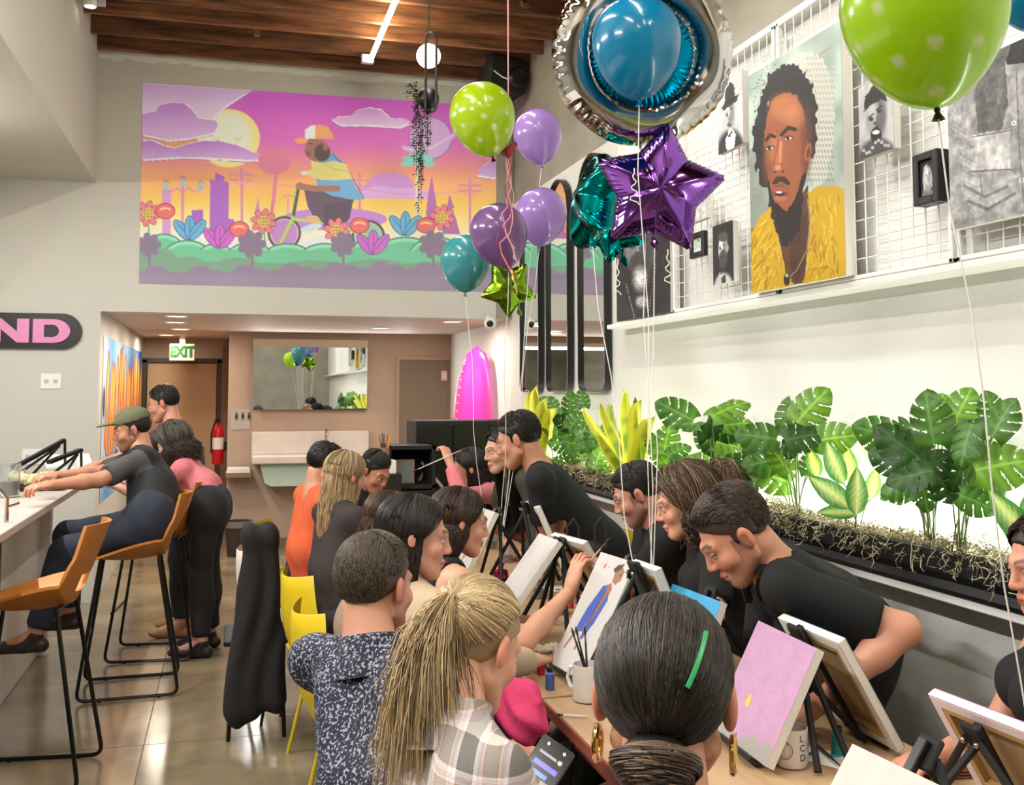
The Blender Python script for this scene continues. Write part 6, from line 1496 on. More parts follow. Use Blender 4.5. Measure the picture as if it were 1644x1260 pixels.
def p_fig(P, H_):
    bg_mot(P, (196,193,189), .015); br = (150,104,78)
    P.poly([(60,14),(74,10),(84,16),(84,30),(74,38),(64,34)], br); P.poly([(54,18),(62,10),(78,6),(74,14),(62,22)], (60,50,46)); P.poly([(48,46),(64,36),(72,44),(66,90),(44,112),(30,110)], br); P.poly([(46,44),(58,40),(52,80),(40,112),(22,118),(30,80)], (60,90,180)); P.poly([(66,50),(74,60),(64,96),(50,124),(44,112),(58,84)], (60,90,180)); P.line([(28,112),(16,140)],5,br); P.line([(46,118),(44,136)],5,br); P.line([(58,48),(48,104)],2,(90,60,46)); P.line([(80,22),(76,24)],2,(90,50,40))
canvas('tall white canvas with a painted figure in a blue coat', (1020,903), (965,886), 1.12, (942,1068), .42, -1, p_fig, (100, 160), ename='black easel behind the canvas with the blue-coated figure')
canvas('white canvas seen from behind, in front of the curly-haired woman', (1062,911), (1020,897), 1.12, (1078,950), .30, 1, lambda P, H_: bg_mot(P, (200,200,200), .1), ename='black easel under the curly-haired woman\'s canvas')
canvas('canvas seen from behind below the tote bag handles', (943,868), (890,854), 1.10, (965,903), .30, 1, lambda P, H_: bg_mot(P, (200,200,200), .1), ename='black easel of the fourth canvas along the wall side')
canvas('canvas seen from behind beside the bending man in black', (868,812), (848,803), 1.14, (904,896), .36, 1, lambda P, H_: bg_mot(P, (200,200,200), .1), ename='black easel nearest the bending man in black')
canvas('plain white canvas leaning left of the figure canvas', (897,868), (866,856), 1.12, (843,945), .36, -1, lambda P, H_: bg_mot(P, (196,193,189), .02), ename='black easel behind the plain white canvas')
def p_br(P, H_): bg_mot(P, (194,190,184), .02); P.poly([(60,30),(80,20),(84,40),(60,60),(50,110),(34,130),(40,80)], (160,112,80)); P.line([(40,120),(24,140)],4,(140,96,70))
canvas('white canvas with a brown brush drawing by the brunette', (795,822), (772,814), 1.12, (757,899), .36, -1, p_br, (50, 80), ename='black easel behind the brown brush drawing')
canvas('tall narrow canvas with a brown drawing, in front of the dark-haired painters', (659,728), (647,724), 1.16, (606,800), .40, -1, p_br, (50, 90), ename='black easel behind the tall narrow canvas')
canvas('white-framed canvas in the far group, seen from behind', (679,740), (668,736), 1.12, (697,762), .26, 1, lambda P, H_: bg_mot(P, (200,200,200), .1), ename='black easel of the far canvas seen from behind')
canvas('small deep blue canvas in the far group', (679,756), (671,753), 1.04, (664,783), .26, -1, lambda P, H_: bg_mot(P, (50,110,190), .1), ename='black easel of the small deep blue canvas')
# ------------------------------------------------------------------ people
def fab(name, col, **k): return mat(name, col, k.pop('rough', .85), noise=k.pop('noise', .12), nscale=k.pop('nscale', 30), bump=k.pop('bump', .25), bscale=k.pop('bscale', 260), **k)
blk = fab('black_tee', (15,16,18)); blk2 = fab('black_tee_soft', (20,22,25))
def T3(v): return (v.x, v.y, v.z)
def hd_at(px, py, d): return T3(atd(px, py, d))
def pelv(x, y, z=.54): return (x, y, z)
def apron_straps(m):
    def f(k):
        G = k['garment']; r = k['root']; s = k['s']
        q = MB(); nb, ax, bf, bx, sh = k['nb'], k['ax'], k['bf'], k['bx'], k['sh']
        for sx in (-1, 1):
            a = nb+ax*.20+bf*.165+bx*sx*.085; b = nb+ax*.02+bf*.095+bx*sx*.090-ax*.035; c = nb-bf*.050+bx*sx*.078-ax*.040; e = nb+ax*.04-bf*.095
            q.tube([Vector(p) for p in (a, b, c, e)], .014, 6)
        q.build('apron_strap', m, r, True)
        S = SDF(.03); S.ell(nb+ax*.30+bf*.085, (.125,.055,.17), np.stack([bx, bf, k['up']], 1)); V, Q = S.mesh(.012); fast_mesh('apron', V, Q, m, parent=r)
    return f
def collar(m, rad=.066, h=.03, studs=None):
    def f(k):
        nb, ax, s = k['nb'], -k['ax'], k['s']; M = rotM(tuple(k['nax'][1]), tuple(k['nax'][0])); q = MB()
        q.lathe([(rad*1.5,-.055),(rad*1.38,-.02),(rad*1.22,.0),(rad*1.08,h),(rad*1.0,h+.004),(rad*1.0,-.01)], 28, M); q.build('collar', m, k['root'], True)
        if studs:
            q = MB()
            for j in range(18): a_ = j/18*2*pi; q.sphere(M @ Vector((cos(a_)*rad*1.25, sin(a_)*rad*1.25, .0)), .0035, 8, 6)
            tag(q.build('collar_studs', studs, k['root'], True), kind='stuff')
    return f
def earring(m, r0=.019):
    def f(k):
        for sx in (-1, 1):
            c = k['W']((sx*.083,-.008,-.060)); q = MB(); rt = Vector(k['Mh'][:, 0]); f_ = Vector(k['Mh'][:, 1]); u = Vector((0,0,1))
            q.tube([Vector(c)+(f_*cos(a)+u*sin(a))*r0 for a in np.linspace(0, 2*pi, 20, endpoint=False)], .0045, 8, closed=True); q.build('hoop_earring', m, k['root'], True)
    return f
def cap_hat(m):
    def f(k):
        S = SDF(.01); S.ell((0,-.014,.050), (.086,.106,.084)); S.ell((0,.125,.058), (.062,.062,.008), k=.02)
        S.cut(lambda P: .045-P[..., 2]+.12*np.clip(-P[..., 1], 0, 1)); V, Q = S.mesh(.006); fast_mesh('cap', (V*k['hs'])@k['Mh'].T+k['hh'], Q, m, parent=k['root'])
    return f
def vest(m):
    def f(k): k['garment']('vest', m, .024, .02, neck=.02)
    return f
def hairstrip(m, a, b):
    def f(k):
        q = MB(); pts = [k['W'](E_C+E_R*nrm(A(a)*(1-t)+A(b)*t)*1.20) for t in np.linspace(0, 1, 9)]; q.tube([Vector(p) for p in pts], .0032, 6); q.build('green_hair_strip', m, k['root'], True)
    return f
def tuft(cols):
    def f(k):
        V, Q, c = make_hair('pony', cols, k['Mh'], k['hh'], k['hs'], 1400, -k['bf']*1.6+A((0,0,.6)), length=.10, seed=31, w=.0012, nape=(.1,-.80,.55)); fast_mesh('hair_tuft', V+rng.normal(size=V.shape)*0, Q, HAIRM, c, parent=k['root'])
        r_ = np.random.default_rng(5); N = 330; k_ = np.linspace(0, 1, 14)[None, :, None]
        a = r_.uniform(1.35, 2*pi-1.35, N); d = np.stack([np.sin(a)*.8, np.cos(a)*.75, r_.uniform(-.5,.5,N)], 1); d = nrm_rows(d); p0 = k['W'](E_C+E_R*d*1.12); o = nrm_rows(p0-k['hh'])
        ph = r_.random((N, 1, 1))*6.28; L = r_.uniform(.06,.20,(N, 1, 1))
        P = p0[:, None]+A((0,0,-1))*L*k_+o[:, None]*(.015*np.sin(k_*3)+.012*np.sin(k_*17+ph))+A((.6,-.8,0))*(.012*np.cos(k_*16+ph))
        cc = A([lin(c_) for c_ in cols])[r_.integers(0, len(cols), N)]*(.6+.9*r_.random((N, 1)))
        V, Q, c = strands_mesh(P, np.full(N, .0012), cc); fast_mesh('hair_curls', V, Q, HAIRM, c, parent=k['root'])
    return f
gstrip = mat('green_strip', (50,150,90), .3, emit=.15)
gold = mat('gold', (222,180,110), .18, metal=1)
DKH = ('1c1815','2a231d','14110f'); BLN = ('a8906a','c4ac84','8a7352','b49c74'); BRN = ('3a2a20','4a3628','2a1e18'); BUNC = ('221e1b','2e2723','4a3c30','191614')
plaid = mat('plaid_flannel', (205,195,190), .9, bump=.3, bscale=260)
nt = plaid.node_tree; b_ = nt.nodes['Principled BSDF']; tc = nt.nodes.new('ShaderNodeTexCoord'); mp = nt.nodes.new('ShaderNodeMapping'); mp.inputs['Rotation'].default_value = (0, 0, R(25)); nt.links.new(tc.outputs['Object'], mp.inputs[0])
cols = []
for dr, sc_w, rot in (('X', 3.4, 0), ('Z', 3.0, 0)):
    wv = nt.nodes.new('ShaderNodeTexWave'); wv.wave_type = 'BANDS'; wv.bands_direction = dr; wv.inputs['Scale'].default_value = sc_w; nt.links.new(mp.outputs[0], wv.inputs[0])
    r_ = nt.nodes.new('ShaderNodeValToRGB'); r_.color_ramp.interpolation = 'CONSTANT'; e = r_.color_ramp.elements; e[0].position = 0; e[0].color = (*lin('6e6a68'), 1); e[1].position = .28; e[1].color = (*lin('d8d2cc'), 1)
    for pz, c_ in ((.5, 'c9b4bd'), (.72, 'd8d2cc'), (.80, 'b89058'), (.86, 'a8a098')): x = e.new(pz); x.color = (*lin(c_), 1)
    nt.links.new(wv.outputs['Fac'], r_.inputs[0]); cols.append(r_)
mx = nt.nodes.new('ShaderNodeMixRGB'); mx.inputs[0].default_value = .5; nt.links.new(cols[0].outputs[0], mx.inputs[1]); nt.links.new(cols[1].outputs[0], mx.inputs[2]); nt.links.new(mx.outputs[0], b_.inputs['Base Color'])
navyd = mat('navy_speckled_shirt', (34,38,62), .8, noise=1, nscale=150, col2=(22,24,42), bump=.2, bscale=200)
for nd in navyd.node_tree.nodes:
    if nd.type == 'VALTORGB':
        nd.color_ramp.interpolation = 'CONSTANT'; nd.color_ramp.elements[0].position = 0; nd.color_ramp.elements[1].position = .56; nd.color_ramp.elements[1].color = (*lin((150,155,175)), 1)
lilac = fab('lilac_top', (176,160,172), noise=.08); beige = fab('beige_top', (190,168,140), noise=.06); orange = fab('orange_tee', (214,92,48), noise=.1)
olive = fab('olive_jacket', (58,60,46)); grey_t = fab('charcoal_tee', (72,70,72)); pinks = fab('pink_top', (214,120,130)); choc = fab('dark_plum_shirt', (66,46,50)); pinkc = fab('hot_pink_cloth', (200,50,100))
jeans = fab('dark_jeans', (30,36,52)); brownp = mat('tan_sneaker', (150,104,66), .6)
PEOPLE = []
def P1(*a, **k): r = person(*a, **k); PEOPLE.append(r); return r
# left side of the table, from the camera backwards
P1('woman with dark hair in a low bun, seen from behind in a lilac collared top', hd_at(1068, 1118, 1.34), (30, 6, 0), pelv(.50, .98, .56), [(.98,1.5,.80), (1.12,1.25,.83)], bh=46, fem=True, skin=(205,150,120),
   hair=('bun', BUNC, dict(n=9000, seed=2, w=.0010, lift=.1)), top=lilac, sleeve=1.85, extras=[collar(lilac, .062, .03, mat('pearl', (225,220,225), .2)), earring(gold, .022), hairstrip(gstrip, (.60,-.5,.52), (.42,-.88,-.02))], s=1.10)
P1('blonde woman with a ponytail in a pale plaid flannel shirt, facing the table', hd_at(764, 1035, 1.98), (56, 26, 0), pelv(.38, 1.58, .54), [(.80,2.02,.66), (.70,1.62,.60)], bh=80, fem=True, skin=(216,164,138),
   hair=('pony', BLN, dict(n=8000, seed=4, w=.0010, length=.34, nape=(.12,-.95,.22))), top=plaid, sleeve=1.85, extras=[collar(plaid, .062, .036)], s=1.05)
P1('man with short greying hair in a navy speckled shirt, seen from behind', hd_at(603, 940, 2.5), (46, 4, 0), pelv(.42, 2.18, .54), [(.80,2.66,.68), (.80,2.36,.62)], bh=50, skin=(206,150,124),
   hair=('short', ('4c4138','5c5044','3a312a'), dict(n=8000, seed=5, length=.34, lift=.06)), top=navyd, sleeve=1.8, extras=[collar(navyd, .066, .038)], s=1.04, beard=.35)
P1('long-haired brunette in a beige top leaning over the table in profile', hd_at(668, 862, 3.05), (98, 8, 4), pelv(.55, 2.95, .58), [(.98,3.5,.80), (.94,3.2,.80)], bh=70, fem=True, skin=(210,158,132),
   hair=('long', ('241c18','30251f','1a1512'), dict(n=6000, seed=6, length=.24, w=.0011)), top=beige, sleeve=1.9, s=1.03, openn=.75)
P1('brown-haired woman in a black sleeveless top with a raised arm', hd_at(740, 838, 3.6), (88, 10, 0), pelv(.50, 3.5, .54), [(1.02,3.75,.80), (1.12,3.35,.98)], bh=75, fem=True, skin=(208,154,126),
   hair=('long', BRN, dict(n=5000, seed=7, length=.12, w=.0011)), top=blk2, sleeve=0, s=1., handn=[None, (.3,.1,.9)])
P1('person with long chestnut hair behind the woman in beige', hd_at(626, 838, 4.1), (70, 18, 0), pelv(.55, 4.0, .54), [(.96,4.2,.80), (.96,4.0,.80)], bh=75, fem=True, skin=(206,154,128),
   hair=('long', ('4a3426','5c4230','38281c'), dict(n=3500, seed=8, length=.22, w=.0013)), top=fab('taupe_top', (150,128,110)), sleeve=1.8, far=True)
P1('woman with long straight light-brown hair beside the man in orange', hd_at(556, 765, 5.0), (62, 14, 0), pelv(.55, 4.92, .56), [(.96,5.2,.80), (.96,4.95,.80)], bh=68, fem=True, skin=(214,164,138),
   hair=('long', ('9c8260','b49a74','7e6648'), dict(n=3500, seed=9, length=.40, w=.0015)), top=fab('dark_brown_top', (46,38,36)), sleeve=1.8, far=True, s=1.03)
P1('man with black hair in an orange tee bending over the table', hd_at(523, 748, 5.6), (85, 22, 0), pelv(.48, 5.62, .56), [(.95,5.8,.80), (.94,5.55,.80)], bh=75, skin=(196,140,110),
   hair=('short', DKH, dict(n=2500, seed=10, w=.0015)), top=orange, sleeve=.6, far=True)
P1('young man with short black hair looking down, right of the light-brown-haired woman', hd_at(602, 757, 6.15), (140, 30, 0), pelv(.50, 6.5, .56), [(1.0,6.1,.80), (.92,6.3,.80)], bh=110, skin=(190,138,110),
   hair=('short', DKH, dict(n=2500, seed=11, w=.0015)), top=fab('dark_navy_tee', (30,34,44)), sleeve=.6, far=True)
# far end and wall side
P1('black-haired woman with a pink sleeve holding a brush up', hd_at(752, 752, 6.1), (-80, 12, 0), pelv(1.95, 6.75, .56), [hd_at(722, 742, 5.95), (1.52,6.5,.80)], bh=-95, fem=True, skin=(206,150,124),
   hair=('long', DKH, dict(n=3000, seed=12, length=.28, w=.0016)), top=pinks, sleeve=1.85, far=True)
P1('woman with very long black hair in an olive jacket, behind the strings', hd_at(806, 722, 5.4), (-100, 10, 0), pelv(1.98, 5.65, .58), [(1.52,5.3,.80), (1.52,5.65,.80)], bh=-95, fem=True, skin=(206,156,132),
   hair=('long', ('0f0d0c','181412'), dict(n=3500, seed=13, length=.45, w=.0016)), top=olive, sleeve=1.85, far=True)
P1('man in a black tee bending forward below the far planter', hd_at(832, 706, 4.9), (-62, 18, 0), pelv(1.93, 4.72, .60), [(1.5,4.85,.82), (1.52,4.45,.85)], bh=-70, skin=(190,136,108),
   hair=('short', DKH, dict(n=2500, seed=14, w=.0014)), top=blk2, sleeve=.7, far=True, s=1.06)
P1('man with a moustache and short dark hair in a black shirt', hd_at(1023, 793, 4.15), (-66, 26, 0), pelv(1.93, 4.02, .58), [(1.5,4.15,.80), (1.5,3.85,.80)], bh=-80, skin=(196,140,116),
   hair=('short', ('1c1916','2a2420'), dict(n=6000, seed=15, length=.3, lift=.08)), top=blk, sleeve=.9, beard=.6, s=1.0, openn=.2)
P1('woman with wavy highlighted hair tied back, in a black tee', hd_at(1098, 808, 3.72), (-74, 16, 0), pelv(1.93, 3.38, .56), [hd_at(1036, 935, 3.35), (1.5,3.6,.80)], bh=-72, fem=True, skin=(216,160,132),
   hair=('wavy', ('3e3026','5c4836','9a8060','4a3a2e'), dict(n=6000, seed=16, length=.15, w=.0012, lift=.12)), top=blk, sleeve=.62, s=1.04, openn=.35, extras=[tuft(('5c4836','9a8060','4a3a2e','7a6048'))])
P1('bearded man in a black tee and apron leaning over his canvas', hd_at(1180, 858, 2.98), (-76, 38, 0), pelv(1.96, 3.0, .84), [hd_at(1326, 1118, 2.72), (1.42,2.75,.80)], bh=-66, standing=True, skin=(206,146,120),
   hair=('short', ('3c3028','4c3e32','2c231c'), dict(n=8000, seed=17, length=.34, lift=.13)), top=blk, sleeve=.80, beard=.55, extras=[apron_straps(fab('apron_black', (22,24,26))), hairstrip(gstrip, (.95,.0,.5), (.98,-.15,-.25))], s=1.10, openn=.15,
   poles=[(1.,-.35,.15), None])
P1('woman at the right edge with long dark hair and a black sleeveless top', hd_at(1686, 905, 2.40), (-80, 12, 0), pelv(1.93, 2.02, .56), [(1.62,1.75,.80), (1.60,2.12,.80)], bh=-62, fem=True, skin=(212,152,126),
   hair=('long', ('2a201a','38291f'), dict(n=3500, seed=18, length=.30)), top=blk2, sleeve=0, s=1.02)
# bar side
P1('man in an olive cap and black vest sitting at the bar counter', hd_at(212, 690, 6.2), (-96, 12, 0), pelv(-.42, 6.22, .925), [(-1.15,5.75,1.10), (-1.25,6.15,1.12)], bh=-92, skin=(186,132,104),
   hair=('buzz', DKH, dict(n=1500, seed=19)), top=grey_t, sleeve=.85, pants=jeans, far=True, beard=.6, extras=[cap_hat(fab('olive_cap', (96,98,70))), vest(fab('black_vest', (24,26,28)))], feet=[(-.98,6.05,.36), (-.86,6.38,.40)], shoes=mat('dark_leather_shoe', (44,34,28), .4), s=1.05)
P1('dark-haired man in a plum shirt standing at the bar behind the seated man', hd_at(262, 648, 7.3), (-82, 16, 0), pelv(-.28, 7.55, .95), [(-.95,7.1,1.12), (-.85,7.5,1.10)], bh=-85, skin=(186,132,108),
   hair=('short', DKH, dict(n=2500, seed=20, w=.0016)), top=choc, sleeve=.7, far=True, standing=True, shoes=brownp, s=1.03)
P1('person with wavy grey-brown hair and a pink top between the two men at the bar', hd_at(276, 712, 6.75), (-70, 24, 0), pelv(-.12, 6.95, .90), [(-.7,6.9,1.08), (-.62,7.1,1.05)], bh=-80, fem=True, standing=True, skin=(206,150,130),
   hair=('wavy', ('4c443c','6a6056','38312b'), dict(n=2500, seed=21, length=.16, w=.0016)), top=pinks, sleeve=.7, far=True)
# ------------------------------------------------------------------ chairs
def shell_chair():
    t = thing('shell_chair', 'x', 'chair', (0,0,0), 'molded shell chairs around the work tables', local=True)
    ym = mat('yellow_shell', (214,186,34), .4)
    vs = []; fs = []; nu, nv = 14, 12
    for sgn in (0, 1):
        for i in range(nu+1):
            u = i/nu
            for j in range(nv+1):
                v = j/nv*2-1
                # u: 0 front edge .. 1 back top ; profile in y(back) z
                if u < .5: y = .22-.42*u/.5; z = .44-.02*sin(u*pi*2)+.01
                else: a = (u-.5)/.5; y = -.20-.09*a-.03*sin(a*pi); z = .44+.40*a**1.0-.03*sin(a*pi)*(1-a)
                w_ = .23*(1-.10*abs(u-.45))*(1-.35*max(0, u-.8)/.2*0.6); x = v*w_
                z2 = z+(.05*v*v if u < .6 else .02*v*v); y2 = y+(.07*v*v if u > .55 else 0)
                if sgn: z2 -= .008; y2 -= .006
                vs.append((x, y2, z2))
    n = (nu+1)*(nv+1)
    for i in range(nu):
        for j in range(nv):
            a = i*(nv+1)+j; fs.append((a, a+1, a+nv+2, a+nv+1)); fs.append((n+a+nv+1, n+a+nv+2, n+a+1, n+a))
    rim = [j for j in range(nv+1)]+[(i)*(nv+1)+nv for i in range(1, nu+1)]+[nu*(nv+1)+j for j in range(nv-1, -1, -1)]+[i*(nv+1) for i in range(nu-1, 0, -1)]
    for a, b in zip(rim, rim[1:]+rim[:1]): fs.append((a, a+n, b+n, b))
    q = MB(); q.add(vs, fs); q.build('shell', ym, t, True)
    for sx in (-1, 1):
        for sy in (-1, 1): MB().tube([(sx*.13, sy*.12, .43), (sx*.20, sy*.20, .0)], [.011, .008], 8).build('leg', ym, t, True)
    for sx in (-1, 1): MB().tube([(sx*.13,-.13,.425), (sx*.13,.13,.425)], .009, 6).build('rail', ym, t, True)
    return t
ch0 = shell_chair(); terr = mat('terracotta_shell', (150,84,66), .45); whs = mat('white_shell', (220,212,206), .4)
spots = [(.45,.98,52,'terracotta shell chair under the woman with the bun','t'), (.32,1.58,62,'yellow shell chair under the blonde woman','y'), (.42,2.12,58,'terracotta shell chair under the man in the navy speckled shirt','t'),
 (.56,2.95,75,'yellow shell chair under the woman in the beige top','y'), (.66,3.48,78,'white shell chair under the woman in the black sleeveless top','w'), (.53,4.0,80,'yellow shell chair under the person with chestnut hair','y'),
 (.53,4.8,75,'yellow-legged shell chair under the woman with light-brown hair','y'), (.34,5.6,80,'white shell chair under the man in orange','w'), (.42,6.55,110,'yellow shell chair under the young man looking down','y'),
 (2.0,6.78,-95,'white shell chair under the woman with the pink sleeve','w'), (2.0,5.70,-95,'yellow shell chair under the woman in the olive jacket','y'), (2.0,4.72,-75,'white shell chair behind the bending man in black','w'),
 (2.0,4.02,-85,'yellow shell chair under the man with the moustache','y'), (2.0,3.38,-80,'white shell chair under the woman with wavy hair','w'), (2.02,2.0,-62,'white shell chair under the woman at the right edge','w')]
for i, (x, y_, h_, lb, c) in enumerate(spots):
    m_ = {'t': dict(shell=terr, leg=terr, rail=terr), 'w': dict(shell=whs, leg=black, rail=black), 'y': None}[c]
    if i == 0: r_ = dup(ch0, (x, y_, 0), R(-h_), lb, mats=m_)
    else: r_ = dup(ch0, (x, y_, 0), R(-h_), lb, mats=m_)
for c in list(ch0.children): bpy.data.objects.remove(c)
bpy.data.objects.remove(ch0)
# black coat over a chair back
q = SDF(.05); c0 = A((.02, 4.72, 0)); bkx = atd(408, 1010, 4.9)
cx, cy = bkx.x, bkx.y
q.cap((cx-.06,cy,.16), (cx-.01,cy,.95), .085, .05); q.cap((cx+.09,cy,.20), (cx+.05,cy,.92), .075, .05); q.cap((cx-.02,cy,.97), (cx+.06,cy,.97), .055)
V, Q = q.mesh(.012, disp=lambda P: .008*np.sin(P[..., 0]*60+3*np.sin(P[..., 2]*6))); co = fast_mesh('black_coat', smooth_v(V, Q, 1), Q, fab('coat_black', (26,22,22))); tag(co, 'long black coat hanging over a chair back beside the yellow chair', 'coat')
stn = thing('coat_chair', 'dark chair hidden under the long black coat', 'chair', (cx+.02, cy+.0, 0))
for sx in (-1, 1):
    for sy in (0, 1): MB().tube([(cx+.02+sx*.13, cy+.04+sy*.32, 0), (cx+.02+sx*.11, cy+.06+sy*.28, .44)], .010, 8).build('leg', black, stn, True)
boxo('seat', (cx-.14, cy+.03, .44), (cx+.18, cy+.40, .47), black, stn, .008); boxo('backrest', (cx-.06, cy-.012, .47), (cx+.10, cy+.012, .98), black, stn, .008)
# ------------------------------------------------------------------ bar stools
tanl = mat('tan_leather', (186,116,44), .5, noise=.12, nscale=20, bump=.15, bscale=120)
def stool():
    t = thing('bar_stool', 'x', 'stool', (0,0,0), 'tan bucket bar stools at the counter', local=True)
    # faces +y
    vs = []; fs = []; nu, nv = 18, 14
    for sgn in (0, 1):
        for i in range(nu+1):
            u = i/nu
            for j in range(nv+1):
                v = j/nv*2-1
                if u < .5: y = .22-.38*u/.5; z = .755-.025*sin(u*2*pi)
                else: a = (u-.5)/.5; y = -.16-.13*a; z = .755+.33*a
                w_ = .215 if u < .5 else .215-.05*((u-.5)/.5)**2
                up_ = .10*(abs(v)**2.5)*max(0, sin(min(1, u*1.25)*pi)); x = v*w_; off = -.014 if sgn else 0
                vs.append((x, y+(.10*v*v*max(0, u-.4))+off*(u > .5), z+up_+off*(u <= .5)))
    n = (nu+1)*(nv+1)
    for i in range(nu):
        for j in range(nv):
            if i in (10, 11) and 4 <= j <= 9: 
                continue
            a = i*(nv+1)+j; fs.append((a, a+1, a+nv+2, a+nv+1)); fs.append((n+a+nv+1, n+a+nv+2, n+a+1, n+a))
    rim = [j for j in range(nv+1)]+[(i)*(nv+1)+nv for i in range(1, nu+1)]+[nu*(nv+1)+j for j in range(nv-1, -1, -1)]+[i*(nv+1) for i in range(nu-1, 0, -1)]
    for a, b in zip(rim, rim[1:]+rim[:1]): fs.append((a, a+n, b+n, b))
    hol = [10*(nv+1)+j for j in range(4, 11)]+[11*(nv+1)+10, 12*(nv+1)+10]+[12*(nv+1)+j for j in range(9, 3, -1)]+[11*(nv+1)+4]
    for a, b in zip(hol, hol[1:]+hol[:1]): fs.append((b, b+n, a+n, a))
    q = MB(); q.add(vs, fs); q.build('seat', tanl, t, True)
    def bend(p, r=.05):
        out = [Vector(p[0])]
        for a, b, c in zip(p[:-2], p[1:-1], p[2:]):
            a, b, c = Vector(a), Vector(b), Vector(c); d1_ = (a-b).normalized(); d2_ = (c-b).normalized()
            for k in range(6): tt = k/5; out.append((b+d1_*r)*(1-tt)**2+b*2*tt*(1-tt)+(b+d2_*r)*tt*tt)
        return out+[Vector(p[-1])]
    for sx in (-1, 1):
        MB().tube(bend([(sx*.16,.17,.735), (sx*.22,.27,.012), (sx*.22,-.25,.012), (sx*.16,-.13,.735)]), .0095, 8).build('sled_leg', black, t, True)
        for y_ in (.15, -.15): MB().tube([(sx*.22,y_,.012), (sx*.22,y_,-.0005)], .009, 8).build('foot_pad', blackm, t)
    MB().tube([(-.205,.235,.30), (.205,.235,.30)], .0085, 8).build('footrest', black, t, True)
    q = MB(); q.tube([(-.16,.17,.735), (.16,.17,.735)], .009, 8); q.tube([(-.16,-.13,.735), (.16,-.13,.735)], .009, 8); q.build('cross_rail', black, t, True)
    return t
s0 = stool(); s0.location = (-.80, 4.92, 0); s0.rotation_euler = (0, 0, R(84)); s0['label'] = 'empty tan bucket bar stool nearest the camera at the counter'
dup(s0, (-.50, 6.22, 0), R(92), 'tan bucket bar stool carrying the man in the cap')
dup(s0, (-.42, 7.0, 0), R(84), 'tan bucket bar stool behind the man in the cap, beside the standing man')
# ------------------------------------------------------------------ bar counter
mb = mat('dark_marble', (92,80,68), .3, noise=.45, nscale=3.2, col2=(54,46,40), stretch=(.6, 1.6, .5), bump=.05); mt = mat('pale_stone_top', (206,198,190), .25, noise=.1, nscale=3)
bc = thing('bar_counter', 'long bar counter with pale stone top and streaked marble front', 'counter', (-1.4, 5.2, 0))
boxo('worktop', (-2.3, 1.5, 1.01), (-.93, 7.25, 1.05), mt, bc, .004); boxo('front_panel', (-1.10, 1.5, .0), (-1.06, 5.55, 1.01), mb, bc); boxo('cabinet_body', (-2.25, 1.5, .0), (-1.12, 5.5, 1.005), blackm, bc)
boxo('white_panel', (-2.2, 5.56, 0), (-1.14, 7.2, 1.01), gloss_w, bc, .004); boxo('end_leg', (-1.16, 7.12, 0), (-1.08, 7.2, 1.01), gloss_w, bc, .003)
boxo('splash_cloth', (-1.35, 4.2, 1.05), (-.925, 4.75, 1.056), gloss_w, bc)
def on_bar(px, py): p = onZ(px, py, 1.051); return p
glassm = mat('clear_glass', (235,240,240), .03, trans=.92)
p = on_bar(10, 838); fa = thing('tap', 'chrome tap on the bar counter at the left edge', 'tap', p)
chrome = mat('chrome', (180,180,184), .12, metal=1)
q = MB(); q.tube([p, p+Vector((0,0,.11)), p+Vector((-.03,-.02,.15)), p+Vector((-.09,-.06,.15)), p+Vector((-.10,-.07,.11))], .010, 8); q.build('spout', chrome, fa, True)
MB().tube([p+Vector((-.0,.0,.07)), p+Vector((.05,.02,.085))], .007, 8).build('tap_handle', chrome, fa, True)
p = on_bar(14, 798); jg = thing('glass_jug', 'square glass jug with a small mug print on the bar counter', 'jug', p, local=True)
qlathe('jug', [(0,.004),(.055,.004),(.06,.19),(.056,.19),(.05,.012),(0,.012)], glassm, jg); qlathe('drink', [(0,.013),(.047,.013),(.05,.09),(0,.09)], mat('brown_drink', (120,96,70), .2, trans=.4), jg)
p = on_bar(28, 784); gm_ = thing('glass_mug', 'clear glass mug behind the jug', 'mug', p, local=True)
qlathe('cup', [(0,.003),(.038,.003),(.042,.12),(.039,.12),(.035,.01),(0,.01)], glassm, gm_); MB().tube([(.040,0,.03), (.075,0,.035), (.078,0,.085), (.042,0,.10)], .006, 8).build('handle', glassm, gm_, True)
p = onZ(50, 786, 1.051); pa = thing('takeaway_tray', 'black takeaway tray full of crumpled wrappers on the counter', 'tray', p)
q = MB(); q.bbox((p.x-.15, p.y-.12, 1.051), (p.x+.20, p.y+.14, 1.085), .01); q.build('tray', blackm, pa)
r_ = random.Random(6)
for k in range(10):
    S = SDF(.01); c = (p.x+r_.uniform(-.12,.15), p.y+r_.uniform(-.08,.10), 1.11+r_.uniform(-.01,.03)); S.ell(c, (.055,.045,.03)); V, Q = S.mesh(.012, disp=lambda P: .012*np.sin(P[..., 0]*130+k)*np.sin(P[..., 1]*110+k)*np.sin(P[..., 2]*120)); fast_mesh('wrapper', V, Q, mat('wrapper_cream', (206,196,150), .7, noise=.2, nscale=30), parent=pa, smooth=False)
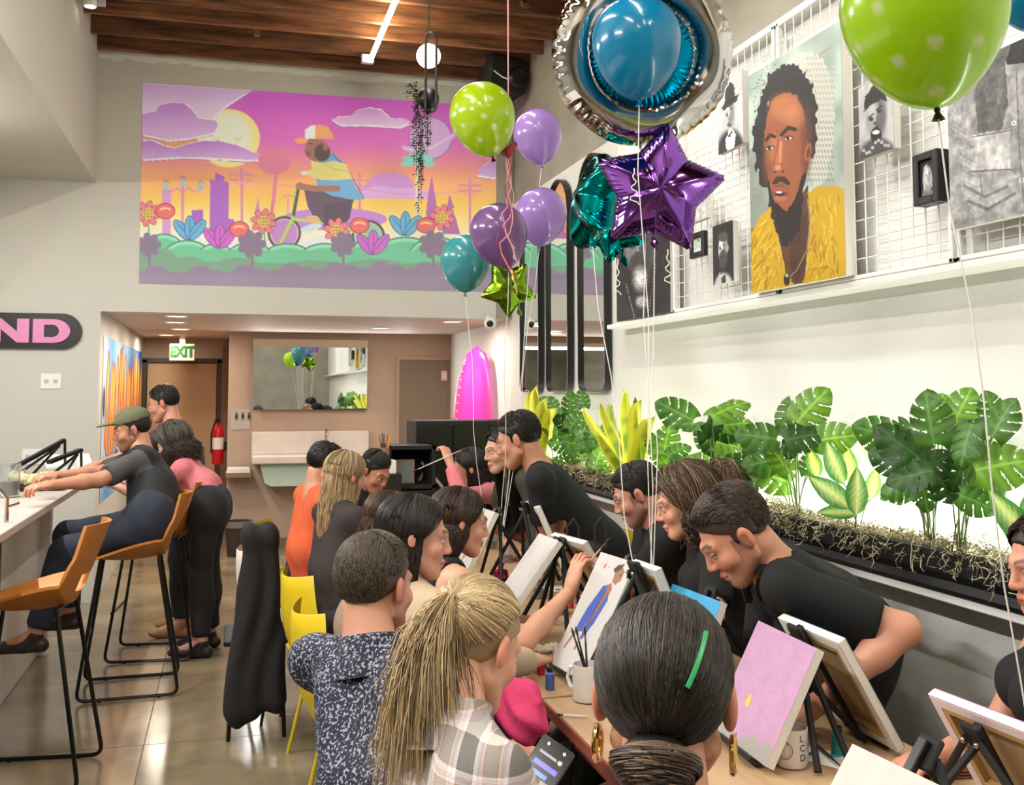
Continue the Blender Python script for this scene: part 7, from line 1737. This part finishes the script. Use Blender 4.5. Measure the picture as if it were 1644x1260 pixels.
# folded black easels lying/standing on the counter
for k, (a, b) in enumerate((((20,752),(104,706)), ((78,742),(130,722)))):
    A_ = atd(a[0], a[1], 6.6); B_ = atd(b[0], b[1], 6.9); t = thing('folded_easel', ['long black folded easel slanting over the counter', 'shorter black folded easel beside the long one'][k], 'easel', (A_.x, A_.y, A_.z-.0))
    q = MB(); L = (B_-A_).length; q.bbox((-.02,-.012,0), (.02,.012,L), .003, rotM(A_, B_)); q.build('mast', black, t)
    for s_ in (-1, 1): MB().tube([A_.lerp(B_, .9)+Vector((0,0,-.02)), Vector((A_.x+.05*s_, A_.y+.12*s_, 1.058))], .009, 8).build('leg', black, t, True)
    MB().tube([B_, Vector((B_.x, B_.y+.08, 1.058))], .009, 8).build('leg', black, t, True)
a = atd(88, 770, 6.7); b = atd(150, 712, 6.9)
cv = thing('canvas', 'blank white canvas on the bar in front of the man in the cap', 'canvas', (a.x, a.y, 1.06)); M = Matrix.Translation((a.x-.02, a.y+.0, 1.062)) @ Matrix.Rotation(R(20), 4, 'Z') @ Matrix.Rotation(R(-62), 4, 'X')
MB().bbox((0,0,0), (.30,.02,.36), .003, M).build('cloth', cedge, cv)
# ------------------------------------------------------------------ things on the work table
def on_t(px, py, z=.7515): return onZ(px, py, z)
mugm = mat('white_mug', (226,220,218), .25, coat=.3)
def mug(label, px, py, r=.042, h=.10, m=None, handle=-60, group=None):
    p = on_t(px, py); t = thing('mug', label, 'mug', p, group, local=True)
    qlathe('cup', [(0,.002),(r*.9,.002),(r,.012),(r,h),(r*.92,h),(r*.9,.012),(0,.010)], m or mugm, t, n=32)
    MB().tube([(r*cos(R(handle))*k, r*sin(R(handle))*k, z) for k, z in ((.95,.025),(1.5,.03),(1.75,h*.5),(1.5,h*.8),(.95,h*.85))], .006, 8).build('handle', m or mugm, t, True)
    return t, p
def brush(label, a, b, col, group='paint brushes on the tables'):
    t = thing('paint_brush', label, 'brush', a, group); a = Vector(a); b = Vector(b); d = (b-a)
    MB().tube([a+d*.22, a+d*.5, b], [.0028,.0036,.0018], 8).build('handle', mat('brush_'+str(col), col, .4), t, True)
    MB().tube([a+d*.12, a+d*.22], .0032, 8).build('ferrule', chrome, t, True); MB().tube([a, a+d*.06, a+d*.13], [.0008,.0040,.0034], 8).build('bristles', mat('bristle', (60,44,32), .8), t, True)
    return t
m1, p1 = mug('white mug holding brushes, left of the bun woman at the table edge', 943, 1124, .044, .105, handle=120)
for k, (dx, dy) in enumerate(((-.028,.012),(-.018,.02),(.0,.02))):
    a = p1+Vector((dx*1.6, dy, .21)); b = p1+Vector((-dx*.6, -dy*.5, .014)); brush(['dark brush leaning left in the white mug', 'second dark brush in the white mug', 'upright dark brush in the white mug'][k], a, b, (40,32,30))
m2, p2 = mug('white mug with small round print behind the pink and grey canvas', 1271, 1228, .040, .092, handle=10)
vd = (O-p2); ang = math.atan2(vd.y, vd.x)
q = MB(); n_ = 26
for rr_, wd in ((.021,.0013),(.0165,.0006)):
    pts = []
    for k in range(n_): a_ = 2*pi*k/n_; th = ang-.45+rr_*cos(a_)/.040; pts.append((cos(th)*.0407, sin(th)*.0407, .045+rr_*sin(a_)))
    q.tube(pts, wd*.6, 4, closed=True)
q.build('printed_ring', mat('print_brown', (120,96,84), .6), m2)
cu = bpy.data.curves.new('t', 'FONT'); cu.body = 'L\nC\nD'; cu.size = .022; cu.extrude = .0003; o_ = bpy.data.objects.new('t', cu); C.objects.link(o_); bpy.context.view_layer.update(); me = bpy.data.meshes.new_from_object(o_); bpy.data.objects.remove(o_)
for v in me.vertices: th = ang+.50+v.co.x/.040; rr_ = .0404+v.co.z; v.co = (cos(th)*rr_, sin(th)*rr_, .066+v.co.y)
me.materials.clear(); me.materials.append(mat('print_black', (40,36,36), .6)); link('lettering', me, m2)
cu = bpy.data.curves.new('t', 'FONT'); cu.body = 'THIS IS'; cu.size = .0075; cu.extrude = .0003; cu.align_x = 'CENTER'; o_ = bpy.data.objects.new('t', cu); C.objects.link(o_); bpy.context.view_layer.update(); me = bpy.data.meshes.new_from_object(o_); bpy.data.objects.remove(o_)
for v in me.vertices:
    a_ = pi/2-v.co.x/.0165; r2 = .0172+v.co.y*.5; th = ang-.45+r2*cos(a_)/.040; rr_ = .0404+v.co.z; v.co = (cos(th)*rr_, sin(th)*rr_, .045+r2*sin(a_))
me.materials.clear(); me.materials.append(mat('print_brown', (120,96,84), .6)); link('small_lettering', me, m2)
def bottle(label, px, py, col, capc, r=.014, h=.065, glassy=False, group='small paint pots and bottles'):
    p = on_t(px, py); t = thing('paint_bottle', label, 'bottle', p, group, local=True)
    qlathe('body', [(0,0),(r,.0),(r,h*.72),(r*.6,h*.80),(r*.6,h*.84),(0,h*.84)], mat('paint_'+str(col), col, .3), t, n=16); qlathe('cap', [(r*.72,h*.80),(r*.72,h),(0,h)], mat('cap_'+str(capc), capc, .4), t, n=16)
bottle('small blue-labelled paint bottle with a black cap near the mug', 883, 1106, (70,90,150), (24,24,26)); bottle('short red paint pot left of the mug', 868, 1082, (170,24,30), (150,20,26), .013, .035); bottle('clear white glue bottle behind the red pot', 893, 1070, (226,226,222), (230,230,228), .010, .06)
bottle('teal paint bottle on the second table', 925, 958, (40,150,140), (230,230,228), .014, .06); bottle('yellow paint pot on the second table', 905, 968, (226,190,50), (230,230,228), .014, .03)
bottle('red paint pot on the second table', 916, 975, (190,50,50), (20,20,20), .014, .03); bottle('black-capped grey paint pot beside the red one', 930, 985, (120,120,124), (20,20,20), .014, .03); bottle('green paint bottle under the curly-haired woman', 1345, 1212, (24,130,120), (24,24,26), .016, .07)
def cup(label, px, py, r=.034, h=.07, tintc=None):
    p = on_t(px, py); t = thing('water_cup', label, 'cup', p, 'clear water cups', local=True); qlathe('cup', [(0,.002),(r*.78,.002),(r,h),(r*.95,h),(r*.74,.006),(0,.006)], glassm, t, n=24); qlathe('water', [(0,.007),(r*.75,.007),(r*.86,h*.55),(0,h*.55)], mat('rinse_water_%s' % (tintc,), tintc or (150,170,160), .05, trans=.7), t, n=24)
cup('clear rinse cup with teal water beyond the figure canvas', 897, 985, tintc=(60,140,130)); cup('short clear glass in front of the teal rinse cup', 880, 1002, .026, .045); cup('clear rinse cup with murky water at the left table edge', 868, 960, tintc=(150,130,90)); cup('clear cup between the farther easels', 815, 902, tintc=(150,150,120)); cup('tall clear cup beside the plain white canvas', 790, 880, tintc=(120,130,140))
def sheet(name, label, cat_, px, py, w_, l_, rot, m, spots_=None, h=.002, group=None):
    p = on_t(px, py, .7505); M = Matrix.Translation(p) @ Matrix.Rotation(R(rot), 4, 'Z'); t = thing(name, label, cat_, p, group); MB().bbox((-w_/2,-l_/2,.0005), (w_/2,l_/2,h+.0005), .0008, M).build('sheet', m, t)
    r_ = random.Random(px)
    for k, c in enumerate(spots_ or []):
        S = SDF(.006); q_ = M @ Vector((r_.uniform(-w_*.35,w_*.35), r_.uniform(-l_*.35,l_*.35), h+.001)); S.ell((q_.x,q_.y,q_.z), (.016,.012,.004)); V, Q = S.mesh(.003); fast_mesh('paint_blob', V, Q, mat('blob_'+str(c), c, .25), parent=t)
wp = mat('paper_white', (232,230,226), .8)
sheet('paper_sheet', 'white paper with a small grey sketch at the left table edge', 'paper', 858, 1068, .12, .20, 20, wp, [(120,140,140)])
sheet('palette', 'white paint palette with teal and yellow paint between the easels', 'palette', 905, 945, .18, .12, 10, wp, [(40,160,150),(230,200,60),(200,60,50),(40,40,44),(60,90,160),(220,120,50)], .004, 'paint palettes')
sheet('palette', 'paper palette smeared with teal paint beside the printed mug', 'palette', 1318, 1215, .10, .17, 30, wp, [(40,150,160),(30,120,150),(230,200,80),(60,160,150)], .002, 'paint palettes')
sheet('palette', 'palette beside the murky rinse cup', 'palette', 852, 938, .14, .10, 0, wp, [(60,170,160),(90,60,50),(220,190,80)], .004, 'paint palettes')
brush('brush lying across the teal-smeared palette', on_t(1300, 1185, .758), on_t(1352, 1232, .762), (40,32,30)); brush('pale brush lying at the table edge beside the bun woman', on_t(893, 1147, .757), on_t(945, 1150, .757), (220,214,206))
brush('brush beside the crumpled tissue', on_t(830, 1042, .757), on_t(878, 1030, .757), (200,160,110))
S = SDF(.01); c = on_t(868, 1040, .765)
for k in range(5): S.ell((c.x-.05+.025*k, c.y+.02*sin(k*2), .762), (.03,.022,.012))
V, Q = S.mesh(.006, disp=lambda P: .006*np.sin(P[..., 0]*150)*np.sin(P[..., 1]*170)); tag(fast_mesh('tissue', V, Q, mat('tissue', (214,196,170), .85), smooth=False), 'crumpled paint-stained tissue on the near table', 'tissue')
# wallet, pencil and blue bag at lower right
p = on_t(1505, 1238); wl = thing('wallet', 'open brown leather wallet on the near table by the right easels', 'wallet', p); lth = mat('brown_leather', (120,66,40), .5, noise=.2, nscale=40)
for k in range(3): MB().bbox((-.10+.008*k,-.055,.0005+k*.007), (.10-.006*k,.055,.006+k*.007), .003, Matrix.Translation((p.x+.01, p.y, .751)) @ Matrix.Rotation(R(-10), 4, 'Z')).build('leather_flap', lth, wl)
p = on_t(1553, 1205); zb = thing('plastic_bag', 'small pale blue plastic bag beside the wallet', 'bag', p); S = SDF(.01); S.ell((p.x,p.y,.775), (.05,.035,.022)); V, Q = S.mesh(.006, disp=lambda P: .004*np.sin(P[..., 0]*140)*np.sin(P[..., 1]*120)); fast_mesh('bag_body', V, Q, mat('pale_blue_plastic', (176,206,228), .2), parent=zb)
# tote bag handles by the wall
p = onY(975, 862, 4.35); tb = thing('tote_bag', 'dark tote bag with two loop handles behind the figure canvas', 'bag', (1.60, 4.5, .75))
S = SDF(.03); S.cap((1.52,4.45,.84), (1.60,4.45,.84), .07); S.cap((1.52,4.45,.93), (1.60,4.45,.93), .05); V, Q = S.mesh(.012, disp=lambda P: .004*np.sin(P[..., 0]*60+P[..., 2]*50)); fast_mesh('bag_body', V, Q, fab('tote_dark', (52,44,42)), parent=tb)
for dx in (-.03, .10): MB().tube([(1.50+dx, 4.42, .95), (1.50+dx-.005, 4.42, 1.05), (1.525+dx, 4.42, 1.085), (1.55+dx, 4.42, 1.05), (1.55+dx, 4.42, .95)], .006, 6).build('handle', fab('tote_dark', (52,44,42)), tb, True)
# phone in the bun woman's hand, pink cloth over the blonde woman's lap
c = atd(868, 1242, 1.95); M = Matrix.Translation(c) @ Matrix.Rotation(R(-38), 4, 'Z') @ Matrix.Rotation(R(-48), 4, 'X') @ Matrix.Rotation(R(18), 4, 'Z') if False else None
vd = (O-c).normalized(); n_ = (vd+Vector((.2,.0,.45))).normalized(); y_ = (ray(895, 1190)-ray(850, 1245)); y_ = (y_-n_*y_.dot(n_)).normalized(); x_ = y_.cross(n_)
y_, x_ = y_, x_; a_ = R(62); yy = (x_*-sin(a_)*-1*.0+y_); M = Matrix((x_, y_, n_)).transposed().to_4x4(); M.translation = c
M = M @ Matrix.Rotation(R(12), 4, 'Z')
ph = thing('mobile_phone', 'dark mobile phone with a lit app screen, low in front of the bun woman', 'phone', c)
MB().bbox((-.036,-.073,-.008), (.036,.073,0), .005, M).build('case', mat('phone_case', (70,74,72), .4), ph)
P = Pic([(0,0),(70,0),(70,146),(0,146)], 40, 80, (14,14,18)); P.poly([(8,50),(62,50),(62,62),(8,62)], (110,110,200)).poly([(8,30),(48,30),(48,36),(8,36)], (150,150,160)).poly([(8,72),(50,72),(50,80),(8,80)], (100,130,220)).ell(56,33,5,5,(220,170,160)).ell(16,112,11,14,(220,170,150)).ell(54,12,3,3,(240,240,240)).ell(16,12,3,3,(240,240,240)).poly([(34,96),(60,96),(60,100),(34,100)], (190,190,200)).ell(50,118,5,5,(200,200,230))
f = lambda a, b: M @ Vector((a, b, .0006)); P.panel('screen', f(-.033,.070), f(.033,.070), f(.033,-.070), f(-.033,-.070), mat('phone_screen', (0,0,0), .15, attr='Col', emit=.7), ph)
S = SDF(.03); a = atd(800, 1128, 2.35); b = atd(862, 1150, 2.3)
S.cap(T3(atd(778, 1120, 2.4)), T3(atd(835, 1130, 2.35)), .05, .055); S.cap(T3(atd(800, 1155, 2.35)), T3(atd(848, 1160, 2.3)), .035, .045); V, Q = S.mesh(.010, disp=lambda P: .007*np.sin(P[..., 0]*70+P[..., 2]*110+2*np.sin(P[..., 1]*40))); tag(fast_mesh('pink_cloth', smooth_v(V, Q, 1), Q, pinkc), 'hot pink cloth lying on the blonde woman\'s lap below the table edge', 'cloth')
# raised brush of the pink-sleeved woman and of the brown-haired woman
hw = PEOPLE[9][1]['arms'][0][2]; brush('pale brush held up by the black-haired woman with the pink sleeve', Vector(hw)+Vector((-.22,.0,-.05)), Vector(hw)+Vector((.06,-.03,.07)), (220,214,206))
hw = PEOPLE[4][1]['arms'][1][2]; brush('brush held by the brown-haired woman in the black sleeveless top', Vector(hw)+Vector((.14,-.02,.18)), Vector(hw)+Vector((-.02,0,-.0)), (200,160,110))
# potted snake plant by the trough sink
b = onZ(428, 868, 0); t = thing('potted_snake_plant', 'tall snake plant in a white pot on the floor below the sink', 'plant', (b.x, b.y+.3, 0))
qlathe('pot', [(0,0),(.13,0),(.15,.34),(.14,.34),(.12,.02),(0,.02)], gloss_w, t, (b.x, b.y+.3, 0)); qlathe('soil', [(0,.30),(.138,.30)], mat('soil', (120,108,82)), t, (b.x, b.y+.3, 0))
lr = random.Random(5)
for k in range(13):
    a_ = k*2.4; r0_ = .03+.07*(k/13); st = Vector((b.x+cos(a_)*r0_, b.y+.3+sin(a_)*r0_, .30)); d = Vector((cos(a_)*lr.uniform(.05,.35), sin(a_)*.2, 1)).normalized(); nz = (O-st).normalized(); nz = (nz-d*nz.dot(d)).normalized(); xd = d.cross(nz)
    o = link('leaf', LM['snake'][3 if k % 2 else 0], t); sz = lr.uniform(.4, .72); o.matrix_basis = Matrix.Translation(st) @ Matrix((xd, d, nz)).transposed().to_4x4() @ Matrix.Diagonal((sz*.9, sz, sz, 1))
